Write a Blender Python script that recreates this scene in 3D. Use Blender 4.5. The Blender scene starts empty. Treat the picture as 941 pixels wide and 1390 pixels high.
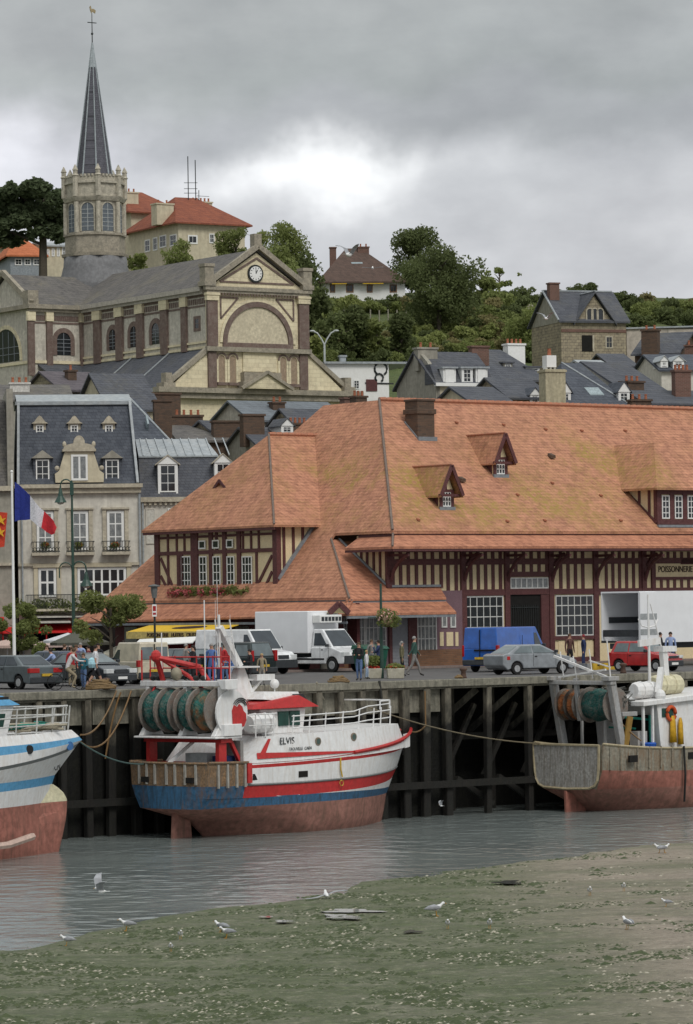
import bpy, bmesh, math, random
from mathutils import Vector, Matrix
random.seed(7)
rad = math.radians
SC = bpy.context.scene
COL = SC.collection
# ------------------------------------------------------------------ camera model
F = 4800.; HX = 470.5; HY = 822.; RL = .0145; CH = 3.3
CC, CS = math.cos(RL), math.sin(RL)
def uv(x, y):
    U, V = x-HX, HY-y
    return U*CC+V*CS, -U*CS+V*CC
def wp(x, y, Y):
    u, v = uv(x, y); return (u*Y/F, Y, CH+v*Y/F)
class Fr:
    """local frame: a to the right, b away from the viewer, z up"""
    def __init__(f, O, deg):
        f.O = O; f.g = rad(deg); f.c = math.cos(f.g); f.s = math.sin(f.g)
    def w(f, a, b, z=0):
        return (f.O[0]+a*f.c-b*f.s, f.O[1]+a*f.s+b*f.c, f.O[2]+z)
    def l(f, X, Y, Z):
        X -= f.O[0]; Y -= f.O[1]
        return (X*f.c+Y*f.s, -X*f.s+Y*f.c, Z-f.O[2])
    def at(f, x, y, b):
        u, v = uv(x, y); Y = (b-f.s*f.O[0]+f.c*f.O[1])/(f.c-f.s*u/F)
        return f.l(u*Y/F, Y, CH+v*Y/F)
    def ata(f, x, y, a):
        u, v = uv(x, y); Y = (a+f.c*f.O[0]+f.s*f.O[1])/(f.c*u/F+f.s)
        return f.l(u*Y/F, Y, CH+v*Y/F)
    def on(f, x, y, z):
        u, v = uv(x, y); Y = F*(z+f.O[2]-CH)/v
        return f.l(u*Y/F, Y, CH+v*Y/F)
    def rect(f, b, x0, y0, x1, y1):
        ym = (y0+y1)/2; xm = (x0+x1)/2
        return (f.at(x0, ym, b)[0], f.at(x1, ym, b)[0], f.at(xm, y1, b)[2], f.at(xm, y0, b)[2])
    def sub(f, a, b, z, deg):
        return Fr(f.w(a, b, z), math.degrees(f.g)+deg)
Q = Fr((0, 152.3, 0), 37.5)
W0 = Fr((0, 0, 0), 0)
# ------------------------------------------------------------------ objects
RM = {}
def tag(o, label=None, cat=None, group=None, kind=None):
    for k, v in (('label', label), ('category', cat), ('group', group), ('kind', kind)):
        if v: o[k] = v
    return o
def thing(name, label, cat, fr, group=None, a=0, b=0, z=0, deg=0):
    o = bpy.data.objects.new(name, None); COL.objects.link(o)
    o.empty_display_size = .3
    f = fr.sub(a, b, z, deg)
    o.location = f.O; o.rotation_euler = (0, 0, f.g)
    RM[o.name] = Matrix.Translation(f.O) @ Matrix.Rotation(f.g, 4, 'Z')
    tag(o, label, cat, group)
    return o
class MB:
    def __init__(s, fr=W0):
        s.v = []; s.f = []; s.m = []; s.fr = fr
    def add(s, pts, faces, m=0):
        n = len(s.v)
        s.v += [s.fr.w(*p) for p in pts]
        for f in faces: s.f.append([n+i for i in f]); s.m.append(m)
        return s
    def box(s, a0, a1, b0, b1, z0, z1, m=0):
        return s.hexa([(a0,b0,z0),(a1,b0,z0),(a1,b1,z0),(a0,b1,z0),(a0,b0,z1),(a1,b0,z1),(a1,b1,z1),(a0,b1,z1)], m)
    def hexa(s, p, m=0):
        return s.add(p, [(3,2,1,0),(4,5,6,7),(0,1,5,4),(1,2,6,5),(2,3,7,6),(3,0,4,7)], m)
    def poly(s, p, m=0):
        return s.add(p, [tuple(range(len(p)))], m)
    def prism(s, p, d, m=0):
        n = len(p); q = [(x[0]+d[0], x[1]+d[1], x[2]+d[2]) for x in p]
        return s.add(list(p)+q, [tuple(range(n))[::-1], tuple(range(n, 2*n))]+[(i, (i+1) % n, n+(i+1) % n, n+i) for i in range(n)], m)
    def slab(s, p, t, m=0):      # roof sheet with thickness t downward
        return s.prism(p, (0, 0, -t), m)
    def ring(s, c, r, ax, n=8, ry=None, up=None):
        ax = Vector(ax).normalized()
        u = Vector(up) if up else (Vector((0, 0, 1)) if abs(ax.z) < .9 else Vector((1, 0, 0)))
        x = ax.cross(u).normalized(); y = x.cross(ax).normalized(); ry = ry or r
        return [tuple(Vector(c)+x*(r*math.cos(2*math.pi*i/n))+y*(ry*math.sin(2*math.pi*i/n))) for i in range(n)]
    def loft(s, rings, m=0, cap=True, closed=True):
        n = len(rings[0]); p = [q for r in rings for q in r]; fc = []
        for k in range(len(rings)-1):
            for i in range(n if closed else n-1):
                j = (i+1) % n
                fc.append((k*n+i, k*n+j, (k+1)*n+j, (k+1)*n+i))
        if cap: fc += [tuple(range(n))[::-1], tuple(range((len(rings)-1)*n, len(rings)*n))]
        return s.add(p, fc, m)
    def tube(s, pts, r, n=6, m=0, r2=None):
        R = []
        for i, p in enumerate(pts):
            d = Vector(pts[min(i+1, len(pts)-1)])-Vector(pts[max(i-1, 0)])
            if d.length < 1e-6: d = Vector((0, 0, 1))
            t = i/max(1, len(pts)-1)
            R.append(s.ring(p, r if r2 is None else r+(r2-r)*t, d, n, up=(0, 0, 1) if abs(d.normalized().z) < .97 else (1, 0, 0)))
        return s.loft(R, m)
    def cyl(s, p, q, r, n=12, m=0, r2=None): return s.tube([p, q], r, n, m, r2)
    def bar(s, p, q, w, t, m=0, up=(0, 0, 1)):   # rectangular beam
        d = (Vector(q)-Vector(p)).normalized(); u = Vector(up)
        if abs(d.dot(u)) > .98: u = Vector((0, 1, 0))
        x = d.cross(u).normalized()*(w/2); y = x.cross(d).normalized()*(t/2)
        P = Vector(p); E = Vector(q)
        return s.hexa([tuple(P-x-y), tuple(P+x-y), tuple(P+x+y), tuple(P-x+y), tuple(E-x-y), tuple(E+x-y), tuple(E+x+y), tuple(E-x+y)], m)
    def lathe(s, c, prof, n=12, m=0):
        R = [[(c[0]+r*math.cos(2*math.pi*i/n), c[1]+r*math.sin(2*math.pi*i/n), c[2]+z) for i in range(n)] for r, z in prof]
        return s.loft(R, m)
    def ell(s, c, rx, ry, rz, n=10, k=6, m=0):
        R = []
        for j in range(k+1):
            t = math.pi*j/k; q = max(.02, math.sin(t))
            R.append([(c[0]+rx*q*math.cos(2*math.pi*i/n), c[1]+ry*q*math.sin(2*math.pi*i/n), c[2]-rz*math.cos(t)) for i in range(n)])
        return s.loft(R, m)
    def build(s, name, mats, parent=None, bevel=0, smooth=False, seg=1, label=None):
        me = bpy.data.meshes.new(name)
        root = parent
        while root is not None and root.parent is not None: root = root.parent
        v = s.v
        if root is not None:
            I = RM[root.name].inverted(); v = [I @ Vector(p) for p in v]
        me.from_pydata(v, [], s.f); me.update()
        bm = bmesh.new(); bm.from_mesh(me)
        bmesh.ops.recalc_face_normals(bm, faces=bm.faces)
        bm.to_mesh(me); bm.free()
        if not isinstance(mats, (list, tuple)): mats = [mats]
        for q in mats: me.materials.append(q)
        for p, i in zip(me.polygons, s.m): p.material_index = i; p.use_smooth = smooth
        o = bpy.data.objects.new(name, me); COL.objects.link(o)
        if parent is not None: o.parent = parent
        else: RM[o.name] = Matrix.Identity(4)
        if bevel:
            b = o.modifiers.new('bevel', 'BEVEL'); b.width = bevel; b.segments = seg; b.limit_method = 'ANGLE'; b.angle_limit = rad(35)
        if label: o['label'] = label
        return o
def single(mb, name, mats, label, cat, group=None, kind=None, fr=None, **k):
    """a top-level thing that is one mesh, with its origin inside it"""
    o = mb.build(name, mats, None, **k)
    me = o.data
    cx = sum(v.co.x for v in me.vertices)/len(me.vertices); cy = sum(v.co.y for v in me.vertices)/len(me.vertices)
    cz = min(v.co.z for v in me.vertices)
    M = Matrix.Translation((cx, cy, cz)) @ (Matrix.Rotation(fr.g, 4, 'Z') if fr else Matrix.Identity(4))
    me.transform(M.inverted()); o.matrix_world = M; o.location = (cx, cy, cz)
    if fr: o.rotation_euler = (0, 0, fr.g)
    RM[o.name] = M
    return tag(o, label, cat, group, kind)
def copy_tree(o, parent=None):
    c = o.copy(); COL.objects.link(c)
    if parent is not None: c.parent = parent
    for ch in list(o.children): copy_tree(ch, c)
    return c
# ------------------------------------------------------------------ materials
MC = {}
def _new(name):
    m = bpy.data.materials.new(name); m.use_nodes = True
    nt = m.node_tree; b = nt.nodes['Principled BSDF']
    return m, nt, b
def co(nt, scale=(1, 1, 1), kind='Object'):
    t = nt.nodes.new('ShaderNodeTexCoord'); mp = nt.nodes.new('ShaderNodeMapping')
    mp.inputs['Scale'].default_value = scale
    nt.links.new(t.outputs[kind], mp.inputs['Vector']); return mp.outputs['Vector']
def noise(nt, vec, sc, det=3, rough=.6, lo=.35, hi=.65):
    n = nt.nodes.new('ShaderNodeTexNoise'); n.inputs['Scale'].default_value = sc
    n.inputs['Detail'].default_value = det; n.inputs['Roughness'].default_value = rough
    nt.links.new(vec, n.inputs['Vector'])
    r = nt.nodes.new('ShaderNodeMapRange'); r.inputs[1].default_value = lo; r.inputs[2].default_value = hi
    nt.links.new(n.outputs[0], r.inputs[0]); return r.outputs[0]
def mix(nt, fac, a, b, mode='MIX'):
    m = nt.nodes.new('ShaderNodeMix'); m.data_type = 'RGBA'; m.blend_type = mode
    for s, v in ((m.inputs[0], fac), (m.inputs[6], a), (m.inputs[7], b)):
        if isinstance(v, (int, float)): s.default_value = v
        elif isinstance(v, (tuple, list)): s.default_value = tuple(v)+((1,) if len(v) == 3 else ())
        else: nt.links.new(v, s)
    return m.outputs[2]
def mul(nt, a, b, op='MULTIPLY'):
    m = nt.nodes.new('ShaderNodeMath'); m.operation = op
    for s, v in ((m.inputs[0], a), (m.inputs[1], b)):
        if isinstance(v, (int, float)): s.default_value = v
        else: nt.links.new(v, s)
    return m.outputs[0]
def bumpn(nt, b, h, dist=.02, st=.6):
    n = nt.nodes.new('ShaderNodeBump'); n.inputs['Distance'].default_value = dist; n.inputs['Strength'].default_value = st
    nt.links.new(h, n.inputs['Height']); nt.links.new(n.outputs[0], b.inputs['Normal'])
def dk(c, k): return tuple(min(1, x*k) for x in c)
def mat(name, c, rough=.75, var=.25, sc=1.2, c2=None, amt=.5, metal=0, streak=False, bump=0, spec=.3):
    """painted / rendered / stone surface: two-scale mottling, optional second colour in patches or rain streaks"""
    if name in MC: return MC[name]
    m, nt, b = _new(name); L = nt.links
    v = co(nt)
    n1 = noise(nt, v, sc*5, 4); n2 = noise(nt, v, sc, 3)
    k = mix(nt, n1, dk(c, 1-var), dk(c, 1+var*.6))
    k = mix(nt, mul(nt, n2, .5), k, dk(c, 1-var))
    if c2:
        vs = co(nt, (3, 3, .35) if streak else (1, 1, 1))
        n3 = noise(nt, vs, sc*1.7, 5, .7, .45, .75)
        k = mix(nt, mul(nt, n3, amt), k, c2)
    L.new(k, b.inputs['Base Color'])
    b.inputs['Roughness'].default_value = rough; b.inputs['Metallic'].default_value = metal
    b.inputs['Specular IOR Level'].default_value = spec
    if bump: bumpn(nt, b, n1, bump)
    MC[name] = m; return m
def brickm(name, c1, c2, mortar, w, h, rough=.85, var=.2, moss=None, amt=.6, msize=.01, patch=.25, skew=1, mlo=.5, mhi=.7, spot=None):
    """tiles, slates, bricks laid in level courses"""
    if name in MC: return MC[name]
    m, nt, b = _new(name); L = nt.links
    t = nt.nodes.new('ShaderNodeTexCoord'); sp = nt.nodes.new('ShaderNodeSeparateXYZ'); L.new(t.outputs['Object'], sp.inputs[0])
    s = mul(nt, sp.outputs[0], mul(nt, sp.outputs[1], skew), 'ADD')
    cb = nt.nodes.new('ShaderNodeCombineXYZ'); L.new(s, cb.inputs[0]); L.new(sp.outputs[2], cb.inputs[1])
    br = nt.nodes.new('ShaderNodeTexBrick'); L.new(cb.outputs[0], br.inputs['Vector'])
    br.inputs['Color1'].default_value = c1+(1,); br.inputs['Color2'].default_value = c2+(1,); br.inputs['Mortar'].default_value = mortar+(1,)
    br.inputs['Scale'].default_value = 1; br.inputs['Brick Width'].default_value = w; br.inputs['Row Height'].default_value = h
    br.inputs['Mortar Size'].default_value = msize; br.inputs['Mortar Smooth'].default_value = .3; br.inputs['Bias'].default_value = 0
    v = co(nt)
    k = br.outputs['Color']
    n = noise(nt, v, .5, 5, .65)
    k = mix(nt, mul(nt, n, patch), k, dk(c2, .62))
    n = noise(nt, v, 2.2, 4, .7)
    k = mix(nt, mul(nt, n, var), k, dk(c1, 1.35))
    if moss:
        n = noise(nt, v, .28, 6, .7, mlo, mhi); g = noise(nt, v, 4, 3, .6, .3, .6)
        f_ = mul(nt, mul(nt, n, g), amt)
        if spot:      # lichen grows in a few broad areas of the slope
            tot = .12
            for x0, z0, sx, sz in spot:
                dx = mul(nt, mul(nt, sp.outputs[0], -x0, 'ADD'), 1/sx); dz_ = mul(nt, mul(nt, sp.outputs[2], -z0, 'ADD'), 1/sz)
                tot = mul(nt, tot, mul(nt, 2.718, mul(nt, mul(nt, mul(nt, dx, dx), mul(nt, dz_, dz_), 'ADD'), -1), 'POWER'), 'ADD')
            f_ = mul(nt, f_, tot)
        k = mix(nt, f_, k, moss)
    L.new(k, b.inputs['Base Color']); b.inputs['Roughness'].default_value = rough
    b.inputs['Specular IOR Level'].default_value = .25
    bumpn(nt, b, br.outputs['Fac'], -.012, .7)
    MC[name] = m; return m
def glossy(name, c, rough=.08, spec=.5, coat=0, metal=0):
    if name in MC: return MC[name]
    m, nt, b = _new(name)
    v = co(nt); n1 = noise(nt, v, 2.5, 3)
    k = mix(nt, n1, dk(c, .8), dk(c, 1.1)); nt.links.new(k, b.inputs['Base Color'])
    b.inputs['Roughness'].default_value = rough; b.inputs['Specular IOR Level'].default_value = spec
    b.inputs['Metallic'].default_value = metal; b.inputs['Coat Weight'].default_value = coat; b.inputs['Coat Roughness'].default_value = .08
    MC[name] = m; return m
TILE = brickm('clay_tiles', (.48,.23,.142), (.30,.135,.087), (.12,.06,.04), .26, .16, moss=(.30,.215,.055), amt=.9, var=.5, mlo=.42, mhi=.6, spot=[(29,8.6,7.5,1.9),(37.5,11.3,2.2,1.4),(22,9.5,2.5,1.6)], patch=.4)
TILE2 = brickm('porch_clay_tiles', (.47,.21,.125), (.29,.12,.075), (.11,.055,.04), .26, .16, var=.5, patch=.35)
RIDGE = mat('ridge_tile', (.42,.17,.10), c2=(.3,.24,.17), sc=3)
SLATE = brickm('slate', (.105,.11,.125), (.07,.075,.09), (.03,.03,.035), .3, .18, var=.25, moss=(.14,.13,.10), amt=.5)
SLATE2 = brickm('blue_slate', (.095,.105,.125), (.06,.068,.085), (.03,.03,.04), .3, .2, var=.3, moss=(.16,.17,.18), amt=.35)
SLATE3 = brickm('old_brown_slate', (.15,.14,.13), (.09,.085,.085), (.04,.04,.04), .3, .2, var=.4, moss=(.20,.18,.13), amt=.7)
REDTILE = brickm('red_roof_tiles', (.27,.09,.05), (.18,.06,.04), (.12,.03,.02), .3, .25, var=.3)
ORTILE = brickm('orange_roof_tiles', (.50,.16,.07), (.38,.12,.05), (.2,.06,.03), .3, .25, var=.3)
BROWNTILE = brickm('brown_roof_tiles', (.115,.075,.06), (.08,.055,.045), (.04,.03,.03), .3, .25, var=.3)
BRICK = brickm('red_brick', (.18,.095,.075), (.12,.065,.05), (.22,.18,.15), .3, .1, var=.3, msize=.012)
BRICKD = brickm('sooty_brick', (.13,.08,.055), (.075,.055,.045), (.10,.08,.06), .3, .1, var=.3, msize=.012)
PLINTH = brickm('ochre_brick', (.22,.11,.06), (.14,.075,.045), (.16,.12,.09), .3, .1, var=.3, msize=.012)
RUBBLE = brickm('rubble_stone', (.34,.29,.2), (.20,.17,.13), (.12,.10,.08), .45, .28, var=.5, msize=.03)
CREAM = mat('cream_infill', (.72,.60,.38), c2=(.56,.45,.28), sc=2.2, var=.12, amt=.35)
TIMB = mat('oxblood_timber', (.115,.042,.042), rough=.6, sc=4, var=.4, c2=(.17,.09,.085), amt=.4)
TIMBV = mat('mauve_timber', (.20,.12,.14), rough=.6, sc=4, var=.3)
CHST = brickm('cream_church_stone', (.74,.66,.46), (.63,.55,.38), (.42,.36,.25), .7, .35, var=.35, moss=(.30,.27,.20), amt=.75)
CHSIDE = mat('weathered_render', (.60,.56,.48), c2=(.27,.24,.20), sc=.7, amt=.6, streak=True)
CHGREY = mat('lichened_stone', (.36,.32,.25), c2=(.14,.13,.11), sc=1.3, amt=.85)
CHBRICK = mat('faded_brick_pilaster', (.17,.118,.10), c2=(.31,.27,.225), sc=1.5, amt=.5)
WHITE = mat('white_paint', (.80,.80,.78), rough=.5, var=.06, c2=(.6,.58,.52), amt=.25)
WFRAME = mat('window_white', (.78,.78,.76), rough=.5, var=.05)
RENDER = mat('pale_render', (.62,.59,.52), c2=(.34,.31,.27), sc=.6, amt=.55, streak=True, var=.15)
RENDER2 = mat('buff_render', (.58,.52,.38), c2=(.34,.28,.2), sc=.6, amt=.55, streak=True, var=.15)
RENDERG = mat('grey_render', (.33,.31,.26), c2=(.18,.17,.14), sc=.6, amt=.7, streak=True, var=.2)
LIME = mat('limestone_trim', (.50,.45,.35), c2=(.24,.21,.17), sc=1.2, amt=.6)
ZINC = mat('zinc_sheet', (.33,.36,.38), rough=.45, c2=(.5,.5,.48), sc=.8, amt=.5)
LEAD = mat('lead_flashing', (.22,.24,.26), rough=.5)
GLASS = glossy('dark_window_glass', (.022,.026,.03), .06)
GLASSC = mat('curtained_window_glass', (.24,.25,.25), rough=.15, sc=2, c2=(.07,.08,.09), amt=.9, spec=.5)
DARK = mat('dark_interior', (.012,.011,.010), rough=.9)
IRON = mat('wrought_iron', (.03,.035,.035), rough=.5)
GREENP = mat('green_lamp_paint', (.035,.075,.06), rough=.4)
TERRA = mat('terracotta_pot', (.36,.13,.07), sc=3)
ASPH = mat('asphalt', (.115,.11,.108), sc=.25, var=.2, c2=(.075,.072,.07), amt=.6)
PAVE = brickm('paving', (.24,.19,.17), (.20,.155,.14), (.12,.10,.09), .4, .4, var=.2)
CONC = mat('stained_concrete', (.24,.225,.18), c2=(.07,.07,.055), sc=1.0, amt=.9, streak=True, var=.3, bump=.02)
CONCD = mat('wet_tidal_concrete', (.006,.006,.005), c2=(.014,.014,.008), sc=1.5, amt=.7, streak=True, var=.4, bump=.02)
PILE = None
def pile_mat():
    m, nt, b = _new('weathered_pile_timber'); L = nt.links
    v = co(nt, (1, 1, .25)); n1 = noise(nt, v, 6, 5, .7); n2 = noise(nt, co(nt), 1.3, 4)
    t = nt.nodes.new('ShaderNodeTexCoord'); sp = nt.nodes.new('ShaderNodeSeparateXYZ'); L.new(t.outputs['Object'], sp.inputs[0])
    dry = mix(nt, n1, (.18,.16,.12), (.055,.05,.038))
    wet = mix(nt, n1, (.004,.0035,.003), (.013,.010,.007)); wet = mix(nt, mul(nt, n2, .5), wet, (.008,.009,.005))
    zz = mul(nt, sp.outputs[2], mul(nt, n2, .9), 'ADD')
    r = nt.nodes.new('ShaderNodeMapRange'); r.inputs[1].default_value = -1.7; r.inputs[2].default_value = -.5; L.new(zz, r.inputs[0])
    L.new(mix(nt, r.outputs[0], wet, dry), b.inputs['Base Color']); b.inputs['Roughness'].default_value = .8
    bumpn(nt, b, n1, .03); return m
PILE = pile_mat()
# ------------------------------------------------------------------ helpers for walls
def pbar(mb, fr, b, x0, y0, x1, y1, w, t=.06, m=0):
    """straight timber on the wall plane b between two points"""
    p = fr.at(x0, y0, b); q = fr.at(x1, y1, b)
    return lbar(mb, b, p[0], p[2], q[0], q[2], w, t, m)
def lbar(mb, b, a0, z0, a1, z1, w, t=.06, m=0):
    d = Vector((a1-a0, z1-z0)); d.normalize(); n = Vector((-d.y, d.x))*(w/2)
    P = [(a0-n.x, b, z0-n.y), (a1-n.x, b, z1-n.y), (a1+n.x, b, z1+n.y), (a0+n.x, b, z0+n.y)]
    return mb.prism(P, (0, -t, 0), m)
def prect(mb, fr, b, x0, y0, x1, y1, t=.05, m=0):
    a0, a1, z0, z1 = fr.rect(b, x0, y0, x1, y1)
    return mb.box(a0, a1, b-t, b, z0, z1, m)
def window(par, fr, b, a0, a1, z0, z1, nx=2, nz=3, fm=None, gm=None, fw=.07, bw=.035, sill=None, name='window', dep=.05):
    """framed window standing on wall plane b: frame part, pane sub-part, sill sub-part"""
    fm = fm or WFRAME; gm = gm or GLASS
    m = MB(fr); e = b-dep
    m.box(a0, a0+fw, e, b, z0, z1); m.box(a1-fw, a1, e, b, z0, z1)
    m.box(a0+fw, a1-fw, e, b, z1-fw, z1); m.box(a0+fw, a1-fw, e, b, z0, z0+fw)
    for i in range(1, nx):
        c = a0+(a1-a0)*i/nx; m.box(c-bw/2, c+bw/2, e+.012, b-.004, z0+fw, z1-fw)
    for i in range(1, nz):
        c = z0+(z1-z0)*i/nz; m.box(a0+fw, a1-fw, e+.014, b-.006, c-bw/2, c+bw/2)
    o = m.build(name, fm, par)
    g = MB(fr); g.box(a0+fw*.5, a1-fw*.5, b-.02, b+.01, z0+fw*.5, z1-fw*.5); g.build('pane', gm, o)
    if sill:
        q = MB(fr); q.box(a0-.08, a1+.08, b-.14, b, z0-.1, z0-.003); q.build('sill', sill, o)
    return o
def pwindow(par, fr, b, x0, y0, x1, y1, **k):
    a0, a1, z0, z1 = fr.rect(b, x0, y0, x1, y1)
    return window(par, fr, b, a0, a1, z0, z1, **k)
def text_mesh(txt, size, mat_, parent, fr, a, b, z, name='lettering', ext=.012, deg=0, sx=1, align='CENTER', ital=0):
    cu = bpy.data.curves.new(name, 'FONT'); cu.body = txt; cu.size = size; cu.extrude = ext; cu.align_x = align; cu.align_y = 'CENTER'; cu.shear = ital
    tmp = bpy.data.objects.new('tmp', cu); COL.objects.link(tmp)
    dg = bpy.context.evaluated_depsgraph_get(); dg.update()
    me = bpy.data.meshes.new_from_object(tmp.evaluated_get(dg)); bpy.data.objects.remove(tmp)
    me.materials.clear(); me.materials.append(mat_)
    f = fr.sub(a, b, z, deg)
    Mx = Matrix.Translation(f.O) @ Matrix.Rotation(f.g, 4, 'Z') @ Matrix.Rotation(rad(90), 4, 'X') @ Matrix.Diagonal((sx, 1, 1, 1))
    root = parent
    while root.parent is not None: root = root.parent
    me.transform(RM[root.name].inverted() @ Mx)
    o = bpy.data.objects.new(name, me); COL.objects.link(o); o.parent = parent
    return o
def sm(x, a, b):
    t = max(0, min(1, (x-a)/(b-a))); return t*t*(3-2*t)
# ------------------------------------------------------------------ terrain
HT = [(-50, 0), (232, 0), (262, 8), (300, 16), (360, 26), (400, 33), (455, 43.5), (520, 47), (700, 50), (1600, 60), (4000, 60)]
def hz(Y):
    for (y0, z0), (y1, z1) in zip(HT, HT[1:]):
        if Y <= y1: return z0+(z1-z0)*max(0, (Y-y0))/(y1-y0)
    return 60
def terr(X, Y):
    a, b, _ = Q.l(X, Y, 0)
    z = hz(Y-X*.3)*sm(b, 30, 80)
    return z+(math.sin(X*.11+Y*.07)*.5+math.sin(X*.23-Y*.17)*.3)*sm(z, 3, 12)
def tray(x, y, y0=236, y1=900):
    """where the sight line through a pixel meets the hillside"""
    Y = y0
    while Y < y1:
        p = wp(x, y, Y)
        if p[2] <= terr(p[0], p[1]): return p
        Y += 1.0
    return wp(x, y, y1)
# ================================================================== camera, sky, light
cam = bpy.data.cameras.new('camera'); cam.sensor_fit = 'HORIZONTAL'; cam.sensor_width = 36; cam.lens = 36*F/941
cam.shift_y = (HY-695)/941.; cam.shift_x = 0; cam.clip_start = 1; cam.clip_end = 20000
co_ = bpy.data.objects.new('camera', cam); COL.objects.link(co_)
co_.matrix_world = Matrix.Translation((0, 0, CH)) @ Matrix.Rotation(rad(90), 4, 'X') @ Matrix.Rotation(-RL, 4, 'Z')
SC.camera = co_
SC.view_settings.view_transform = 'Standard'; SC.view_settings.look = 'None'; SC.view_settings.gamma = 1
SC.view_settings.exposure = .12; SC.view_settings.use_curve_mapping = False
SC.render.engine = 'CYCLES'
SUN_EL, SUN_AZ = 48, 28      # behind the viewer, to the right
sl = bpy.data.lights.new('sun', 'SUN'); sl.energy = 1.5; sl.angle = rad(22); sl.color = (1, .97, .92)
so = bpy.data.objects.new('sun', sl); COL.objects.link(so)
dv = Vector((math.sin(rad(SUN_AZ))*math.cos(rad(SUN_EL)), -math.cos(rad(SUN_AZ))*math.cos(rad(SUN_EL)), math.sin(rad(SUN_EL))))
so.rotation_euler = dv.to_track_quat('Z', 'Y').to_euler(); so.location = dv*300
w = bpy.data.worlds.new('World'); SC.world = w; w.use_nodes = True
nt = w.node_tree; nt.nodes.clear(); L = nt.links
sky = nt.nodes.new('ShaderNodeTexSky'); sky.sky_type = 'NISHITA'; sky.sun_disc = False
sky.sun_elevation = rad(SUN_EL); sky.sun_rotation = math.atan2(dv.x, dv.y)
bg1 = nt.nodes.new('ShaderNodeBackground'); bg1.inputs[1].default_value = .1; L.new(sky.outputs[0], bg1.inputs[0])
tc = nt.nodes.new('ShaderNodeTexCoord'); sp = nt.nodes.new('ShaderNodeSeparateXYZ'); L.new(tc.outputs['Generated'], sp.inputs[0])
az = nt.nodes.new('ShaderNodeMath'); az.operation = 'ARCTAN2'; L.new(sp.outputs[0], az.inputs[0]); L.new(sp.outputs[1], az.inputs[1])
el = mul(nt, sp.outputs[2], 1, 'ARCSINE')
U = mul(nt, az.outputs[0], 10.); V = mul(nt, el, 10.)         # about 1 unit = 480 px of the picture
cb = nt.nodes.new('ShaderNodeCombineXYZ'); L.new(U, cb.inputs[0]); L.new(V, cb.inputs[1])
def wn(sx, sy, sc, det, lo, hi, off=0):
    mp = nt.nodes.new('ShaderNodeMapping'); mp.inputs['Scale'].default_value = (sx, sy, 1); mp.inputs['Location'].default_value = (off, off*.7, off)
    L.new(cb.outputs[0], mp.inputs[0]); return noise(nt, mp.outputs[0], sc, det, .55, lo, hi)
wz = mul(nt, wn(1, 1, 1.6, 5, 0, 1, 3.1), -.5, 'ADD')
wz2 = mul(nt, wn(1, 1, 2.6, 4, 0, 1, 8.1), -.5, 'ADD')
Vw = mul(nt, V, mul(nt, wz, .55), 'ADD'); Uw = mul(nt, U, mul(nt, wz2, .8), 'ADD')
def ramp(val, stops):
    r = nt.nodes.new('ShaderNodeValToRGB'); r.color_ramp.interpolation = 'EASE'
    e = r.color_ramp.elements
    while len(e) < len(stops): e.new(.5)
    for q, (p, c) in zip(e, stops): q.position = p; q.color = c+(1,)
    L.new(val, r.inputs[0]); return r.outputs[0]
vn = mul(nt, Vw, .5)                                           # 0 horizon .. 1 = pixel row -138
base = ramp(vn, [(0, (.60,.605,.635)), (.42, (.62,.625,.655)), (.57, (.62,.625,.65)), (.66, (.47,.48,.50)), (.75, (.375,.395,.395)), (.88, (.42,.435,.435)), (1, (.40,.415,.415))])
def spot(u0, v0, su, sv, U_=None, V_=None):
    du = mul(nt, mul(nt, Uw, -u0, 'ADD'), 1/su); dvv = mul(nt, mul(nt, Vw, -v0, 'ADD'), 1/sv)
    q = mul(nt, mul(nt, mul(nt, du, du), mul(nt, dvv, dvv), 'ADD'), -1)
    return mul(nt, 2.718, q, 'POWER')
def pxs(x, y, sx, sy): return spot((x-470)/480., (822-y)/480., sx/480., sy/480.)
c = mix(nt, mul(nt, pxs(440, 262, 150, 40), 1.), base, (1.15, 1.15, 1.16))
c = mix(nt, mul(nt, pxs(30, 235, 190, 60), .8), c, (.86,.86,.92))
c = mix(nt, mul(nt, pxs(890, 60, 260, 55), .45), c, (.50,.51,.52))
c = mix(nt, mul(nt, pxs(700, 195, 330, 40), .45), c, (.30,.315,.32))
c = mix(nt, mul(nt, pxs(880, 330, 260, 110), .75), c, (.50,.505,.525))
c = mix(nt, mul(nt, pxs(30, 60, 230, 45), .5), c, (.38,.385,.395))
n1 = wn(1, 1.8, 2.2, 7, .32, .68, 5)
c = mix(nt, 1., c, mix(nt, n1, (.86,.86,.865), (1.12,1.12,1.11)), 'MULTIPLY')
n2 = wn(.5, 1.6, 1.1, 6, .35, .65, 11)
c = mix(nt, 1., c, mix(nt, n2, (.9,.91,.915), (1.08,1.08,1.08)), 'MULTIPLY')
zr = nt.nodes.new('ShaderNodeMapRange'); zr.inputs[1].default_value = .25; zr.inputs[2].default_value = 1.; zr.inputs[3].default_value = 1.; zr.inputs[4].default_value = 2.3
L.new(sp.outputs[2], zr.inputs[0])
bg2 = nt.nodes.new('ShaderNodeBackground'); L.new(c, bg2.inputs[0]); L.new(zr.outputs[0], bg2.inputs[1])
ms = nt.nodes.new('ShaderNodeMixShader'); ms.inputs[0].default_value = .95
L.new(bg1.outputs[0], ms.inputs[1]); L.new(bg2.outputs[0], ms.inputs[2])
wo = nt.nodes.new('ShaderNodeOutputWorld'); L.new(ms.outputs[0], wo.inputs[0])
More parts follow.
